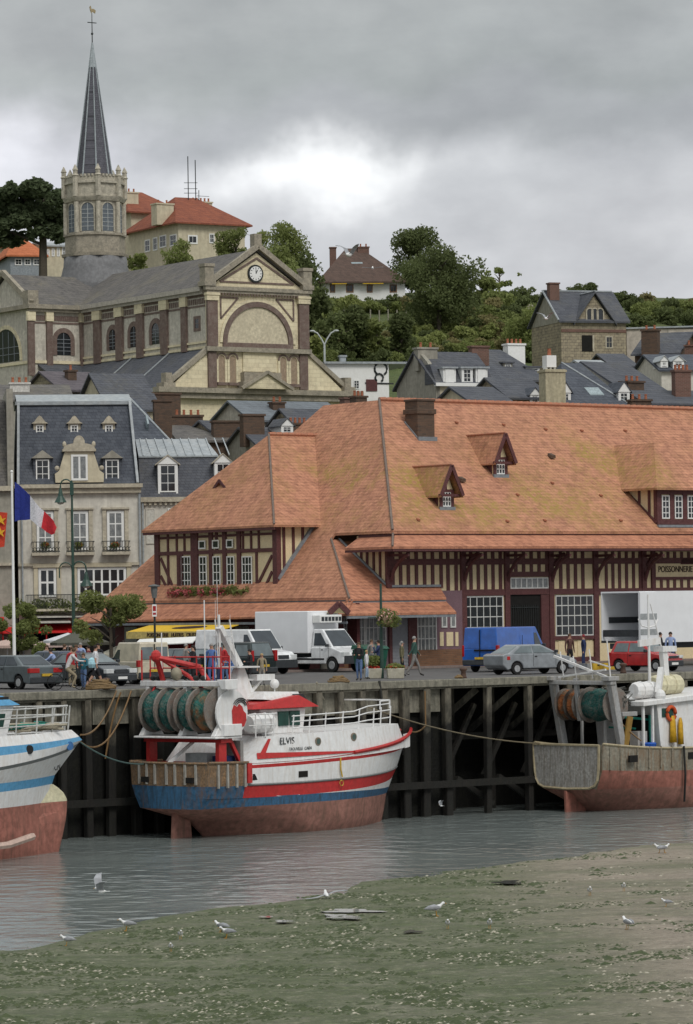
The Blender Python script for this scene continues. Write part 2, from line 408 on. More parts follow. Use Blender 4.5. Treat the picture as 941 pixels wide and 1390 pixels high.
# ================================================================== ground, water, shore
def arange(*seg):
    out = []
    for a, b, st in seg:
        x = a
        while x < b-1e-6: out.append(x); x += st
    out.append(seg[-1][1]); return out
def grid(name, fr, A, B, zf, mats, label=None, kind='structure', mi=None):
    vs = [fr.w(a, b, 0) for b in B for a in A]
    vs = [(x, y, zf(x, y, *fr.l(x, y, 0)[:2])) for x, y, _ in vs]
    n = len(A); fs = [(j*n+i, j*n+i+1, (j+1)*n+i+1, (j+1)*n+i) for j in range(len(B)-1) for i in range(n-1)]
    me = bpy.data.meshes.new(name); me.from_pydata(vs, [], fs); me.update()
    for m in (mats if isinstance(mats, list) else [mats]): me.materials.append(m)
    for p in me.polygons:
        p.use_smooth = True
        if mi: p.material_index = mi(p.center)
    o = bpy.data.objects.new(name, me); COL.objects.link(o); RM[o.name] = Matrix.Identity(4)
    return tag(o, label, None, None, kind)
def ground_mat():
    m, nt, b = _new('hillside_grass'); v = co(nt)
    n1 = noise(nt, v, .06, 5, .65); n2 = noise(nt, v, .9, 5, .75); n3 = noise(nt, v, .02, 3)
    k = mix(nt, n1, (.075,.115,.03), (.045,.07,.02)); k = mix(nt, mul(nt, n2, .7), k, (.12,.15,.045)); k = mix(nt, mul(nt, n3, .4), k, (.14,.13,.06))
    nt.links.new(k, b.inputs['Base Color']); b.inputs['Roughness'].default_value = .95; bumpn(nt, b, n2, .3, .8); return m
GRASS = ground_mat()
grid('hillside', Q, arange((-500, -60, 40), (-60, 240, 6), (240, 1500, 90)), arange((4.2, 60, 8), (60, 420, 6), (420, 3500, 220)),
     lambda X, Y, a, b: terr(X, Y)-.06-(.5 if hz(Y-X*.3) <= 0 else 0), GRASS)
grid('quay_road', Q, arange((-500, -40, 46), (-40, 140, 6), (140, 1500, 136)), [0, 6, 12, 20, 40, 70, 110], lambda X, Y, a, b: 0., ASPH)
def pav(a0, a1, b0, b1, z=.12):
    mb = MB(Q); mb.box(a0, a1, b0, b1, -.05, z); o = mb.build('pavement', PAVE); tag(o, None, None, None, 'structure'); return o
pav(12, 120, 20.7, 21.96)
def water_mat():
    m, nt, b = _new('river_water'); v = co(nt, (.8, .8, 1))
    n1 = noise(nt, v, 1.1, 2, .5, .2, .8); n2 = noise(nt, co(nt, (.3, .5, 1)), .18, 3)
    k = mix(nt, n2, (.20,.225,.215), (.15,.17,.165)); nt.links.new(k, b.inputs['Base Color'])
    b.inputs['Roughness'].default_value = .15; b.inputs['Specular IOR Level'].default_value = .5
    bumpn(nt, b, mul(nt, n1, mix_f(nt, n2, .3, 1.)), .17, 1.); return m
def mix_f(nt, f, a, b): return mul(nt, mul(nt, f, b-a), a, 'ADD')
WL = -6.0
o = grid('river_water', Q, arange((-300, 400, 50)), [-160, -60, 0, 5], lambda X, Y, a, b: WL, water_mat())
SH = sorted(Q.on(x, y, WL)[:2] for x, y in [(-200,1294),(0,1286),(80,1276),(160,1262),(250,1244),(330,1228),(400,1217),(450,1211),(520,1196),(600,1181),(700,1171),(760,1164),(800,1157),(880,1148),(941,1143),(1100,1132)])
def shore(a):
    if a <= SH[0][0]: return SH[0][1]
    for (p, q), (r, s) in zip(SH, SH[1:]):
        if a <= r: return q+(s-q)*(a-p)/(r-p)
    return SH[-1][1]
from mathutils import noise as NZ
def mud(a, b):
    d = shore(a)-b+NZ.noise(Vector((a*.5, b*.5, 0)))*1.1+NZ.noise(Vector((a*1.7, b*1.7, 3)))*.7+NZ.noise(Vector((a*.13, b*.13, 7)))*2.
    z = WL+d*.022 if d > 0 else WL+d*.06
    return z+NZ.noise(Vector((a*.23, b*.23, 5)))*.03*sm(d, 0, 6)
def mud_mat():
    m, nt, b = _new('tidal_mud'); L = nt.links; v = co(nt)
    sp = nt.nodes.new('ShaderNodeSeparateXYZ'); L.new(v, sp.inputs[0])
    n0 = noise(nt, co(nt, (.35, 1, 1)), .16, 6, .7, .4, .62); n1 = noise(nt, v, 3.2, 6, .8, .42, .62); n2 = noise(nt, v, 1.1, 5, .7, .4, .66)
    gr = nt.nodes.new('ShaderNodeMapRange'); gr.inputs[1].default_value = 2.5; gr.inputs[2].default_value = 6.5
    L.new(mul(nt, sp.outputs[0], mul(nt, n0, -3), 'ADD'), gr.inputs[0])
    sand = mix(nt, n2, (.36,.30,.235), (.25,.21,.16))
    n4 = noise(nt, co(nt, (.6, 1, 1)), .5, 6, .75, .42, .6); weed = mix(nt, n1, (.20,.195,.13), (.10,.13,.05)); weed = mix(nt, mul(nt, n4, .8), weed, mix(nt, n1, (.095,.135,.035), (.05,.07,.02))); weed = mix(nt, mul(nt, n2, .3), weed, (.07,.072,.045))
    k = mix(nt, mul(nt, gr.outputs[0], mul(nt, n0, .35, 'ADD')), weed, sand)
    sp2 = noise(nt, v, 6, 3, .8, .58, .68); k = mix(nt, mul(nt, sp2, .6), k, (.42,.39,.31)); sp3 = noise(nt, v, 4.5, 4, .8, .56, .64); k = mix(nt, mul(nt, sp3, .6), k, (.05,.05,.035))
    L.new(k, b.inputs['Base Color']); b.inputs['Roughness'].default_value = .6; b.inputs['Specular IOR Level'].default_value = .35
    bumpn(nt, b, n1, .05, .8); return m
grid('mud_bank', Q, arange((-160, -60, 10), (-60, 60, .8), (60, 160, 10)), arange((-160, -70, 6), (-70, 10, .8)), lambda X, Y, a, b: mud(a, b), mud_mat())
WEED = mat('seaweed', (.05,.068,.025), c2=(.10,.115,.05), rough=.6); SHELL = mat('pale_pebbles', (.42,.39,.31))
def scatter(name, n, fn, m, label):
    mb = MB(Q); k = 0
    while k < n:
        x = random.uniform(-20, 960); y = random.uniform(1150, 1480)
        a, b, _ = Q.on(x, y, WL+.1)
        if shore(a)-b < .3 or NZ.noise(Vector((a*.35, b*.35, 9)))*1.2+NZ.noise(Vector((a*1.3, b*1.3, 2)))*.6+random.uniform(-.2, .2) < fn(x, y): continue
        z = mud(a, b); r = random.uniform(.02, .06)*(1+2*random.random()**6) if m is WEED else random.uniform(.02, .065); h = r*random.uniform(.25, .6); t = random.uniform(0, 3)
        mb.add([(a+r*1.6*math.cos(t+i*1.57), b+r*math.sin(t+i*1.57), z-.01) for i in range(4)]+[(a, b, z+h)], [(0,1,4),(1,2,4),(2,3,4),(3,0,4)]); k += 1
    o = mb.build(name, m); return tag(o, label, None, None, 'stuff')
scatter('seaweed_clumps', 15000, lambda x, y: .0+max(0, x-600)/900, WEED, 'dark green seaweed tufts strewn over the mud bank')
scatter('pebbles_and_shells', 2600, lambda x, y: .12, SHELL, 'pale pebbles and shells scattered on the mud bank')
PUD = glossy('puddle_water', (.12,.12,.11), .04)
for x, y, w_, h_ in [(478,1238,70,5),(470,1247,45,4),(455,1244,30,3),(690,1199,34,5),(560,1266,26,3),(385,1252,22,3),(362,1246,18,2)]:
    mb = MB(Q); pts = []
    for i in range(18):
        t = i*2*math.pi/18; r = 1+.3*math.sin(t*3+x)+.2*math.sin(t*5+y)
        a, b, _ = Q.on(x+w_/2*r*math.cos(t), y+h_/2*r*math.sin(t), mud(*Q.on(x, y, WL+.4)[:2])); pts.append((a, b, 0))
    z = mud(*Q.on(x, y, WL+.4)[:2]); mb.poly([(a, b, z+.035) for a, b, _ in pts]); tag(mb.build('puddle', PUD), None, None, None, 'structure')
# ================================================================== quay wall
qw = thing('quay_wall', 'weathered timber and concrete quay wall on dark tidal piles behind the fishing boats', 'quay wall', Q)
mb = MB(Q); mb.box(-70, 120, -.32, .02, -.34, -.002); mb.box(-70, 120, -.22, .02, -.42, -.34)
mb.build('edge_beam', CONC, qw, bevel=.03)
mb = MB(Q)
a = -66
while a < 5.2: mb.box(a+.04, a+2.2, .12, .26, -1.42, -.43); a += 2.3
mb.build('concrete_panel', CONC, qw)
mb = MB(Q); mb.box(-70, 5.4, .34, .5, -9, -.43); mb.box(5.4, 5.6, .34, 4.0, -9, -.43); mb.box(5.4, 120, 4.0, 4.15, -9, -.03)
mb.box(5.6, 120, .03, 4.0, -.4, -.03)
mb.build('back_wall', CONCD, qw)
pa = []
a = 5.4-1.18*40
while a < 5: pa.append(a); a += 1.18
while a < 60: pa.append(a); a += 2.36
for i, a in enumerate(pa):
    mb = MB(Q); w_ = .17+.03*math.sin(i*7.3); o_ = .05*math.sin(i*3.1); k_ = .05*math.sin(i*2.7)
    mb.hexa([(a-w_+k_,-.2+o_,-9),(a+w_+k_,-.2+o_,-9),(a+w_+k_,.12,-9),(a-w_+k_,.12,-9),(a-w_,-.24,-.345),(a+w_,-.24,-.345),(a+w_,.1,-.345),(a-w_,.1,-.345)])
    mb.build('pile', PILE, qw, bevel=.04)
    if a > 5:
        m2 = MB(Q); m2.bar((a-.15, .5, -.5), (a-1.5, 2.6, -2.6), .26, .26); m2.build('knee_brace', PILE, qw)
        m2 = MB(Q); m2.bar((a, 2.6, -9), (a, 2.6, -.4), .3, .3); m2.build('rear_pile', PILE, qw)
mb = MB(Q); mb.box(-70, 120, -.40, -.245, -4.75, -4.45); mb.box(5.6, 120, 2.2, 2.4, -2.8, -2.5); mb.build('wale', PILE, qw)
mb = MB(Q)
for a in (6.2, 8.6, 10.9, 13.3, 15.6):
    mb.bar((a, .3, -4.4), (a+2.1, .3, -5.6), .22, .22); mb.bar((a+2, 1.4, -1.2), (a+.1, 1.4, -4.4), .2, .2)
mb.build('cross_brace', PILE, qw)
RUSTY = mat('yellow_rusty_paint', (.38,.24,.04), c2=(.16,.08,.03), sc=3, amt=.8)
a0, a1, z0, z1 = Q.rect(-.5, 192, 944, 206, 972)
mb = MB(Q); mb.box(a0, a1, -.62, -.41, z0, z1); [mb.box(a0-.02, a1+.02, -.66, -.62, z0+(z1-z0)*k-.03, z0+(z1-z0)*k+.03) for k in (.15, .5, .85)]
single(mb, 'fender_board', RUSTY, 'rusty yellow fender board fixed high on the quay wall', 'fender', fr=Q)
# ================================================================== fish market
fm = thing('fish_market', 'long half timbered fish market hall with orange clay tile roofs facing the quay', 'market hall', Q)
BW = 22.0
HIPM = mat('stained_hip_lead', (.19,.145,.12), c2=(.12,.10,.09), sc=2)
rz_ = Q.at(515, 543, 30); RA, RZ = rz_[0], rz_[2]            # ridge end
ez = Q.at(700, 741.6, 20.2)[2]; uz = Q.at(700, 720.5, 21.2)[2]
AE = Q.at(528, 800, BW)[0]                                   # end wall of the tall hall
ac = Q.at(533, 741, 20.2)[0]; ac2 = Q.at(533, 719, 21.2)[0]
AX = 100
dz = 44-(ac2-ac)
# end roof plane P : passes ridge end and the upper eave
sP = (RZ-uz)/(RA-ac2)
def Pz(a): return uz+(a-ac2)*sP
FB = 44.                                                      # far side of the end roof
LZ = 3.72; LA = ac2-(uz-LZ)/sP                                # lower eave line of the end
WZ = Q.at(290, 716, 30)[2]
# --- main roof
mb = MB(Q)
bk = 2*30-21.2
mb.slab([(RA,30,RZ),(AX,30,RZ),(AX,21.2,uz),(ac2,21.2,uz)], .16)
mb.slab([(RA,30,RZ),(AX,30,RZ),(AX,bk,uz),(ac2,bk,uz)], .16)
# gentle sag
main = mb.build('roof', TILE, fm)
mb = MB(Q)
bL = 24.2                                                     # where the end eave meets the lower roof
near = 20.9
zt = Q.at(560, 797, BW)[2]; LB = 21.1; zl = Q.at(560, 812, LB)[2]; sl_ = (zt-zl)/(BW-LB)
LAp = LA+(zl-LZ)/sP; a6 = LA+(6.75-LZ)/sP; b6 = BW+(6.75-zt)/sl_
mb.slab([(RA,30,RZ),(ac2,21.2,uz),(ac2,bL,uz),(a6+(uz-6.75)/sP-.02,b6,uz),(a6,b6,6.75),(LAp,LB,zl),(LAp,LB+.3,zl),(LA,LB+.4,LZ),(LA,FB,LZ),(RA,FB-9,RZ-.02)], .14)
mb.build('end_roof', TILE, fm)
mb = MB(Q)
mb.slab([(ac2+.3,21.35,uz-.17),(AX,21.35,uz-.17),(AX,20.2,ez),(ac,20.2,ez)], .12)
mb.slab([(ac2+.3,21.35,uz-.17),(ac2+.3,bL,uz-.17),(ac,bL,ez),(ac,20.2,ez)], .12)
mb.build('eave_skirt_roof', TILE2, fm)
mb = MB(Q)                                                    # hip and ridge tiles
def ridge_line(mb, p, q, r=.09, n=None):
    p = Vector(p); q = Vector(q); n = n or int((q-p).length/.42)
    for i in range(n):
        s = p+(q-p)*(i/n); e = p+(q-p)*((i+.92)/n); mb.tube([tuple(s), tuple(e)], r, 6, 0, r*1.25)
ridge_line(mb, (RA,30,RZ+.04), (64,30,RZ+.04), .13)
mb.build('ridge_tiles', RIDGE, fm)
mb = MB(Q); mb.tube([(RA,30,RZ+.05),(ac2,21.2,uz+.05)], .07); mb.tube([(ac2+.1,21.3,uz-.1),(ac,20.2,ez+.03)], .06)
mb.build('hip_flashing', HIPM, fm)
mb = MB(Q); mb.box(ac+.05, AX, 20.23, 20.3, ez-.24, ez-.12); mb.box(ac+.02, ac+.09, 20.3, bL, ez-.24, ez-.12)
mb.box(ac2+.1, AX, 21.26, 21.32, uz-.3, uz-.16); mb.box(ac2+.1, ac2+.16, 21.3, bL, uz-.3, uz-.16)
mb.build('fascia', TIMB, fm)
# --- lean-to roof over the corner shop
L0 = Q.at(597, 797, BW)
aL1 = Q.at(606, 812, LB)[0]; LA2 = LAp
mb = MB(Q)
mb.slab([(LAp,LB,zl),(aL1,LB,zl),(L0[0],BW,zt),(AE,BW,zt),(AE,b6,6.75),(a6,b6,6.75)], .1)
mbf = MB(Q); mbf.tube([(LAp,LB,zl+.04),(a6,b6,6.79)], .06); mbf.build('hip_flashing', HIPM, fm)
# skirt
zs = Q.at(560, 832, 20.1)[2]; aR = Q.at(620, 832, 20.1)[0]; sk = .14
mb2 = MB(Q)
mb2.slab([(LA2-.05,LB+.15,zl-sk),(aL1+.05,LB+.15,zl-sk),(aR,20.1,zs),(LA-1.05,20.1,zs)], .1)
lzb = Q.ata(240, 843, LA-1.05)[2]
mb2.slab([(LA+.15,LB,LZ-sk),(LA+.15,FB,LZ-sk),(LA-1.05,FB+1.2,lzb),(LA-1.05,20.1,zs)], .1)
mr = MB(Q); mr.slab([(LA,FB,LZ),(RA,FB-9,RZ-.02),(RA+10,FB-9,RZ-.02),(RA+10,FB,LZ)], .1); mr.build('rear_roof', TILE, fm)
mb.build('lean_to_roof', TILE2, fm); mb2.build('porch_skirt_roof', TILE2, fm)
mb = MB(Q); mb.box(LA+.05, LA+.12, LB, FB, LZ-.34, LZ-.1); mb.box(LA2, aL1, LB+.05, LB+.1, zl-.3, zl-.1); mb.box(LA-1.04, LA-.98, 20.1, FB, lzb-.22, lzb-.1)
mb.box(LA-1, aR-.05, 20.12, 20.2, zs-.24, zs-.1)
mb.tube([(AE-.1,BW-.05,zt+.06),(AE-.1,b6,6.8)], .07); mb.box(AE,L0[0],BW-.12,BW,zt,zt+.12)
mb.build('gutter', LEAD, fm)
# --- walls of the hall
mb = MB(Q)
mb.prism([(AE,BW,-.1),(AX,BW,-.1),(AX,BW,7.2),(AE,BW,7.2)], (0,.2,0))
mb.box(AE, AE+.2, BW+.2, 24.4, 0, 6.9)
mb.build('wall', CREAM, fm)
T = MB(Q); f = Q
def h(y0, y1, x0, x1, t=.07): prect(T, f, BW, x0, y0, x1, y1, t)
h(758, 766, 528, 941, .09); T.box(40, 75, BW-.09, BW, *sorted((Q.at(941,758,BW)[2], Q.at(941,766,BW)[2])))
h(743, 749, 528, 960, .08)
# studs: upper wall
for x in (531,541.5,552,563,574,585,596.5,606,617): prect(T, f, BW, x, 749, x+4, 798 if x < 600 else 821, .06)
for x in (637,647,657,667,677): prect(T, f, BW, x, 749, x+4, 800)
for x in (698,708.5,719,729.5,740): prect(T, f, BW, x, 749, x+4, 777)
for x in (759,769,779,789): prect(T, f, BW, x, 749, x+4, 799)
for x in (821,830,839,848.5,858,867): prect(T, f, BW, x, 749, x+3.6, 799)
for x in (896,905,914,923.5,933,942): prect(T, f, BW, x, 749, x+3.4, 760); prect(T, f, BW, x, 787, x+3.4, 798)
for x in range(0, 26): T.box(42+x*.5, 42.2+x*.5, BW-.06, BW, 4.1, 6.6)
h(800, 808.5, 628, 689, .1); h(776, 783, 688, 750, .1); h(799, 807, 690, 750, .1); h(799, 806.5, 750, 812, .1); h(798, 806, 812, 960, .1)
for x0, x1 in ((523.5,530),(625,632),(684.5,691),(744.5,751),(805,811.5),(871,877),(884,889)): prect(T, f, BW, x0, 742, x1, 899 if x0 not in (523.5,) else 798, .13)
h(783, 787, 889, 941, .08)
pbar(T, f, BW, 884, 752, 873, 797, .12)
h(863, 868, 750, 812, .1); h(892, 899, 750, 812, .1)
T.build('timber_frame', TIMB, fm)
# curved brackets under the eave
for x in (529, 629, 688, 748, 808, 874):
    a, _, z = Q.at(x, 765, BW)
    mb = MB(Q); mb.tube([(a,BW-.1,z-.9),(a,BW-.35,z-.35),(a,BW-.8,z+.1),(a,20.5,z+.45)], .1, 6); mb.bar((a,BW-.1,z+.42),(a,20.4,z+.42),.14,.14); mb.build('eave_bracket', TIMB, fm)
    if x in (629, 748, 874):
        mb = MB(Q); mb.tube([(a+.1,BW-.15,z-.1),(a+.5,BW-.15,z+.3),(a+.85,BW-.15,z+.55)], .08); mb.build('eave_bracket', TIMB, fm)
# end wall timber (triangle seen over the lean-to)
E = Fr(Q.w(AE, 0, 0), 37.5-90)        # local a = toward the quay (-b of Q), b = +a of Q
mb = MB(E)
mb.box(-24.6, -BW, -.02, .0, 0, 6.9); mb.build('wall', CREAM, fm)
mb = MB(E)
for k in (.1, .62, 1.15, 1.7, 2.2): mb.box(-BW-k-.1, -BW-k+.06, -.08, -.02, 3.5, 7.)
mb.box(-26, -BW, -.09, -.02, 6.1, 6.3); mb.build('timber_frame', TIMB, fm)
# ground floor windows of the hall
CW = mat('putty_white_frames', (.62,.62,.60), var=.15)
pwindow(fm, Q, BW, 629.5, 809, 683, 880, nx=6, nz=5, fm=CW, gm=GLASS, fw=.07, bw=.045)
pwindow(fm, Q, BW, 692.5, 784, 744, 799, nx=7, nz=1, fm=CW, gm=GLASSC, fw=.06, bw=.07)
pwindow(fm, Q, BW, 754, 808, 805, 863, nx=6, nz=4, fm=CW, gm=GLASS, fw=.06, bw=.05)
# dark entrance with an iron grille
mb = MB(Q); a0, a1, z0, z1 = Q.rect(BW, 691, 807, 744.5, 898); mb.box(a0, a1, BW-.02, BW, 0, z1); d = mb.build('doorway', DARK, fm)
mb = MB(Q)
for k in range(13): c = a0+.12+(a1-a0-.9)*k/12; mb.cyl((c,BW-.06,.1),(c,BW-.06,z1-.55),.018,5)
for z in (.3, 1.5, z1-.7): mb.box(a0+.1, a1-.7, BW-.08, BW-.04, z, z+.04)
mb.build('grille', IRON, d)
mb = MB(Q); mb.box(a1-.55, a1, BW-.1, BW-.02, 0, z1-.02); mb.build('door', TIMB, fm)
# panels below window 3
mb = MB(Q)
for x in (758, 771, 784, 796): prect(mb, Q, BW, x, 869, x+8, 891, .03)
mb.build('panel', CREAM, fm)
# --- corner shop below the lean-to
BS = BW-.15
mb = MB(Q); ax = LA+.5; mb.box(ax, Q.at(628,850,BS)[0], BS, BS+.12, 0, zt-.2); mb.build('shop_wall', TIMBV, fm)
mb = MB(Q); a0, a1, _, _ = Q.rect(BS, 556, 885, 629, 905); mb.box(a0, a1, BS-.12, BS, 0, .95); mb.build('brick_plinth', PLINTH, fm)
mb = MB(Q); mb.box(Q.at(455,860,BS)[0], Q.at(520,860,BS)[0], BS-.1, BS, 0, .55); mb.build('brick_plinth', PLINTH, fm)
pwindow(fm, Q, BS, 465.5, 834, 495, 888, nx=6, nz=3, fm=CW, gm=GLASSC, fw=.07, bw=.04)
pwindow(fm, Q, BS, 495.5, 834, 524, 888, nx=5, nz=3, fm=CW, gm=GLASSC, fw=.07, bw=.04)
pwindow(fm, Q, BS, 566, 833, 592.5, 884, nx=5, nz=3, fm=CW, gm=GLASSC, fw=.07, bw=.05)
pwindow(fm, Q, BS, 599, 833, 606.5, 852, nx=1, nz=1, fm=CW, gm=GLASSC, fw=.08)
pwindow(fm, Q, BS, 611, 833, 618.5, 852, nx=1, nz=1, fm=CW, gm=GLASSC, fw=.08)
mb = MB(Q)
for x0, x1 in ((597,602),(606,615),(618,622)): prect(mb, Q, BS, x0, 858, x1, 877, .03)
mb.build('panel', CREAM, fm)
mb = MB(Q)
for x0, x1 in ((453,465),(553,565),(527,531)): mb = MB(Q); prect(mb, Q, BS, x0, 832, x1, 905, .12); mb.build('post', TIMB, fm)
mb = MB(Q); a0, a1, z0, z1 = Q.rect(BS, 532, 836, 553, 903); mb.box(a0, a1, BS-.05, BS, 0, z1)
for k in range(16): mb.box(a0, a1, BS-.07, BS-.05, z1*k/16+.03, z1*k/16+.09)
mb.build('roller_shutter', mat('grey_roller_shutter', (.25,.26,.28), var=.1), fm)
mb = MB(Q); a0, a1, z0, z1 = Q.rect(BS-.2, 437, 834, 453, 900); mb.box(a0, a1, BS-.1, BS, 0, z1); mb.build('door', mat('drab_door', (.20,.19,.16)), fm)
# little pediment over the shop post
mb = MB(Q); p = [Q.at(x, y, 20.0) for x, y in ((447,832.5),(474,832.5),(460.5,819))]
mb.prism(p, (0,.25,0)); mb.build('pediment', mat('mossy_board', (.33,.27,.15), c2=(.15,.14,.07), sc=3), fm)
mb = MB(Q); mb.bar(p[0], p[2], .3, .06, up=(0,1,0)); mb.bar(p[1], p[2], .3, .06, up=(0,1,0)); mb.build('pediment_trim', TIMB, fm)
# --- end wing with the five windows
AW = LA+.75; E = Fr(Q.w(AW, 0, 0), 37.5-90)
xl = E.at(214, 760, 0)[0]; xr = E.at(376, 760, 0)[0]; zb = E.at(295, 804, 0)[2]; ze = E.at(290, 716, -.5)[2]
mb = MB(E); mb.box(xl, xr, 0, .2, zb-.8, ze+.4)
za = Q.w(0,0,0)
# side wall facing the quay: at Q b = -xr
SB = -xr
mq = MB(Q); ztop = ze+.35; aT = LA+(ztop-LZ)/sP
mq.prism([(AW,SB,zb-.8),(AW,SB,ztop),(aT,SB,ztop),(LA+(zb-.8-LZ)/sP if False else AW+.1,SB,zb-.8)], (0,.2,0))
mb.build('wing_wall', CREAM, fm); mq.build('wing_wall', CREAM, fm)
ov = .55
e0, e1 = xl-ov*1.3, xr+ov
aw0 = -ov                              # eave line in E.b
apn = E.at(365, 590, 0)
ridge_b = (xl+xr)/2
# apex: on the centre line of the wing
ap = E.ata(365, 590, ridge_b); apb, apz = ap[1], ap[2]
mb = MB(E)
aeP = LA+(ze-LZ)/sP-AW+.3; arP = LA+(apz-LZ)/sP-AW+.3
mb.slab([(e0,aw0,ze),(e1,aw0,ze),(ridge_b,apb,apz)], .12)
mb.slab([(e1,aw0,ze),(e1,aeP,ze),(ridge_b,arP,apz),(ridge_b,apb,apz)], .12)
mb.slab([(e0,aw0,ze),(e0,aeP,ze),(ridge_b,arP,apz),(ridge_b,apb,apz)], .12)
mb.build('wing_roof', TILE, fm)
mb = MB(E); mb.tube([(e1,aw0,ze+.04),(ridge_b,apb,apz+.04)], .06); mb.build('hip_flashing', HIPM, fm)
mb = MB(E); ridge_line(mb, (ridge_b,apb,apz+.03), (ridge_b,arP,apz+.03), .12); mb.build('ridge_tiles', RIDGE, fm)
mb = MB(E); mb.box(e0+.05, e1-.05, aw0+.03, aw0+.08, ze-.26, ze-.1)
for k in range(26): c = e0+.2+(e1-e0-.4)*k/25; mb.box(c-.05, c+.05, aw0+.08, 0, ze-.25, ze-.12)
mb.build('fascia', TIMB, fm)
T = MB(E)
def R(x0, y0, x1, y1, t=.07): prect(T, E, 0, x0, y0, x1, y1, t)
# horizontals follow the true level: give z at one x
def Hb(y, x, hgt, x0=213, x1=376, t=.08):
    z = E.at(x, y, 0)[2]; a0 = E.at(x0, y, 0)[0]; a1 = E.at(x1, y, 0)[0]; T.box(a0, a1, -t, 0, z-hgt/2, z+hgt/2); return z
zA = Hb(717, 295, .14); zB = Hb(727.5, 295, .13, t=.06); zC = Hb(749, 295, .2); zD = E.at(295, 803, 0)[2]; T.box(xl, xr, -.09, 0, zD-.08, zD+.12)
for x in (214.5, 375): R(x-3, 712, x+3, 806, .1)
def V(x, w, z0, z1, t=.07):
    a = E.at(x, 760, 0)[0]; T.box(a-w/2, a+w/2, -t, 0, z0, z1)
for x in (229, 241, 251.5): V(x, .14, zC, zA)
for x in (229,): V(x, .16, zD, zC)
for x in (331, 342, 352.5): V(x, .14, zC, zA)
V(349, .16, zD, zC)
for x in (263, 267.5, 287.5, 306, 325.5): V(x, .34, zD, zA, .09)
for x in (244, 246.5): V(x, .34, zD, zC, .09)
V(295, .2, zC, zA)
for (x0,y0,x1,y1) in ((219,758,239,805),(219,782,231,805),(370,754,346,803),(370,776,358,803)): pbar(T, E, 0, x0, y0, x1, y1, .16, .065)
T.build('timber_frame', TIMB, fm)
for x0, x1 in ((247.5,260.5),(272,282),(290.5,300.5),(309.5,319.5),(330,343.5)):
    zt0 = E.at((x0+x1)/2, 754, 0)[2]; zb0 = E.at((x0+x1)/2, 799, 0)[2]
    a0 = E.at(x0, 775, 0)[0]; a1 = E.at(x1, 775, 0)[0]
    window(fm, E, -.04, a0, a1, zb0+.0, zt0-.04, nx=2 if x1-x0 < 12 else 3, nz=4, fw=.06, bw=.045)
for x0, x1 in ((271.5,280.5),(290,299),(309,318)):
    a0 = E.at(x0, 740, 0)[0]; a1 = E.at(x1, 740, 0)[0]; zz = E.at(295, 739, 0)[2]
    window(fm, E, -.06, a0, a1, zz-.22, zz+.24, nx=1, nz=1, fw=.07)
# side timber of the wing
T = MB(Q)
for i in range(6):
    c = AW+.45+i*.62; zz = LZ+(c-LA)*sP
    if zz < ze: T.box(c-.08, c+.08, SB-.06, SB, max(zz-.1, zb), ze+.2)
T.box(AW-.02, AW+.22, SB-.09, SB, zb, ze+.2); T.build('timber_frame', TIMB, fm)
mb = MB(Q); mb.bar((AW,SB-.08,Pz(AW)+.12),(LA+(ze-LZ)/sP,SB-.08,ze+.1), .16, .16, up=(0,1,0)); mb.build('lead_flashing', LEAD, fm)
mb = MB(E); mb.box(xl, xr, -.3, 0, zb-.2, zb-.03); mb.build('lead_apron', LEAD, fm)
# triangular dormer
def tri(fr, b, x0, x1, xa, yb, ya, depth, nm, big=False):
    p0 = fr.at(x0, yb, b); p1 = fr.at(x1, yb, b); zt_ = fr.at(xa, ya, b)[2]; am = (p0[0]+p1[0])/2; zb_ = (p0[2]+p1[2])/2
    return p0[0], p1[0], am, zb_, zt_
sW = (apz-ze)/(apb-aw0)
db = 1.55
a0, a1, am, z0, z1 = tri(E, db, 284, 323, 303, 679, 654, 0, '')
mb = MB(E); bb = (z1-ze)/sW+aw0+.1; be = (z0-ze)/sW+aw0+.2
mb.slab([(a0-.1,db-.25,z0-.1),(am,db-.25,z1+.1),(am,bb+.3,z1+.1),(a0-.1,be+.3,z0-.1)], .1)
mb.slab([(a1+.1,db-.25,z0-.1),(am,db-.25,z1+.1),(am,bb+.3,z1+.1),(a1+.1,be+.3,z0-.1)], .1)
dm = mb.build('dormer', TILE, fm)
mb = MB(E); mb.prism([(a0,db,z0),(a1,db,z0),(am,db,z1)], (0,.1,0)); mb.build('pane', GLASS, dm)
mb = MB(E); lbar(mb, db-.24, a0-.1, z0-.1, am, z1+.08, .16, .05); lbar(mb, db-.24, a1+.1, z0-.1, am, z1+.08, .16, .05)
mb.build('barge_board', TIMB, dm)
mb = MB(E); k = .55; lbar(mb, db-.02, am-.5, z0+.12, am+.55, z0+.12, .09, .05); lbar(mb, db-.02, am-.5, z0+.12, am+.02, z0+.75, .09, .05); lbar(mb, db-.02, am+.55, z0+.12, am+.02, z0+.75, .07, .05)
mb.build('window_frame', WFRAME, dm)
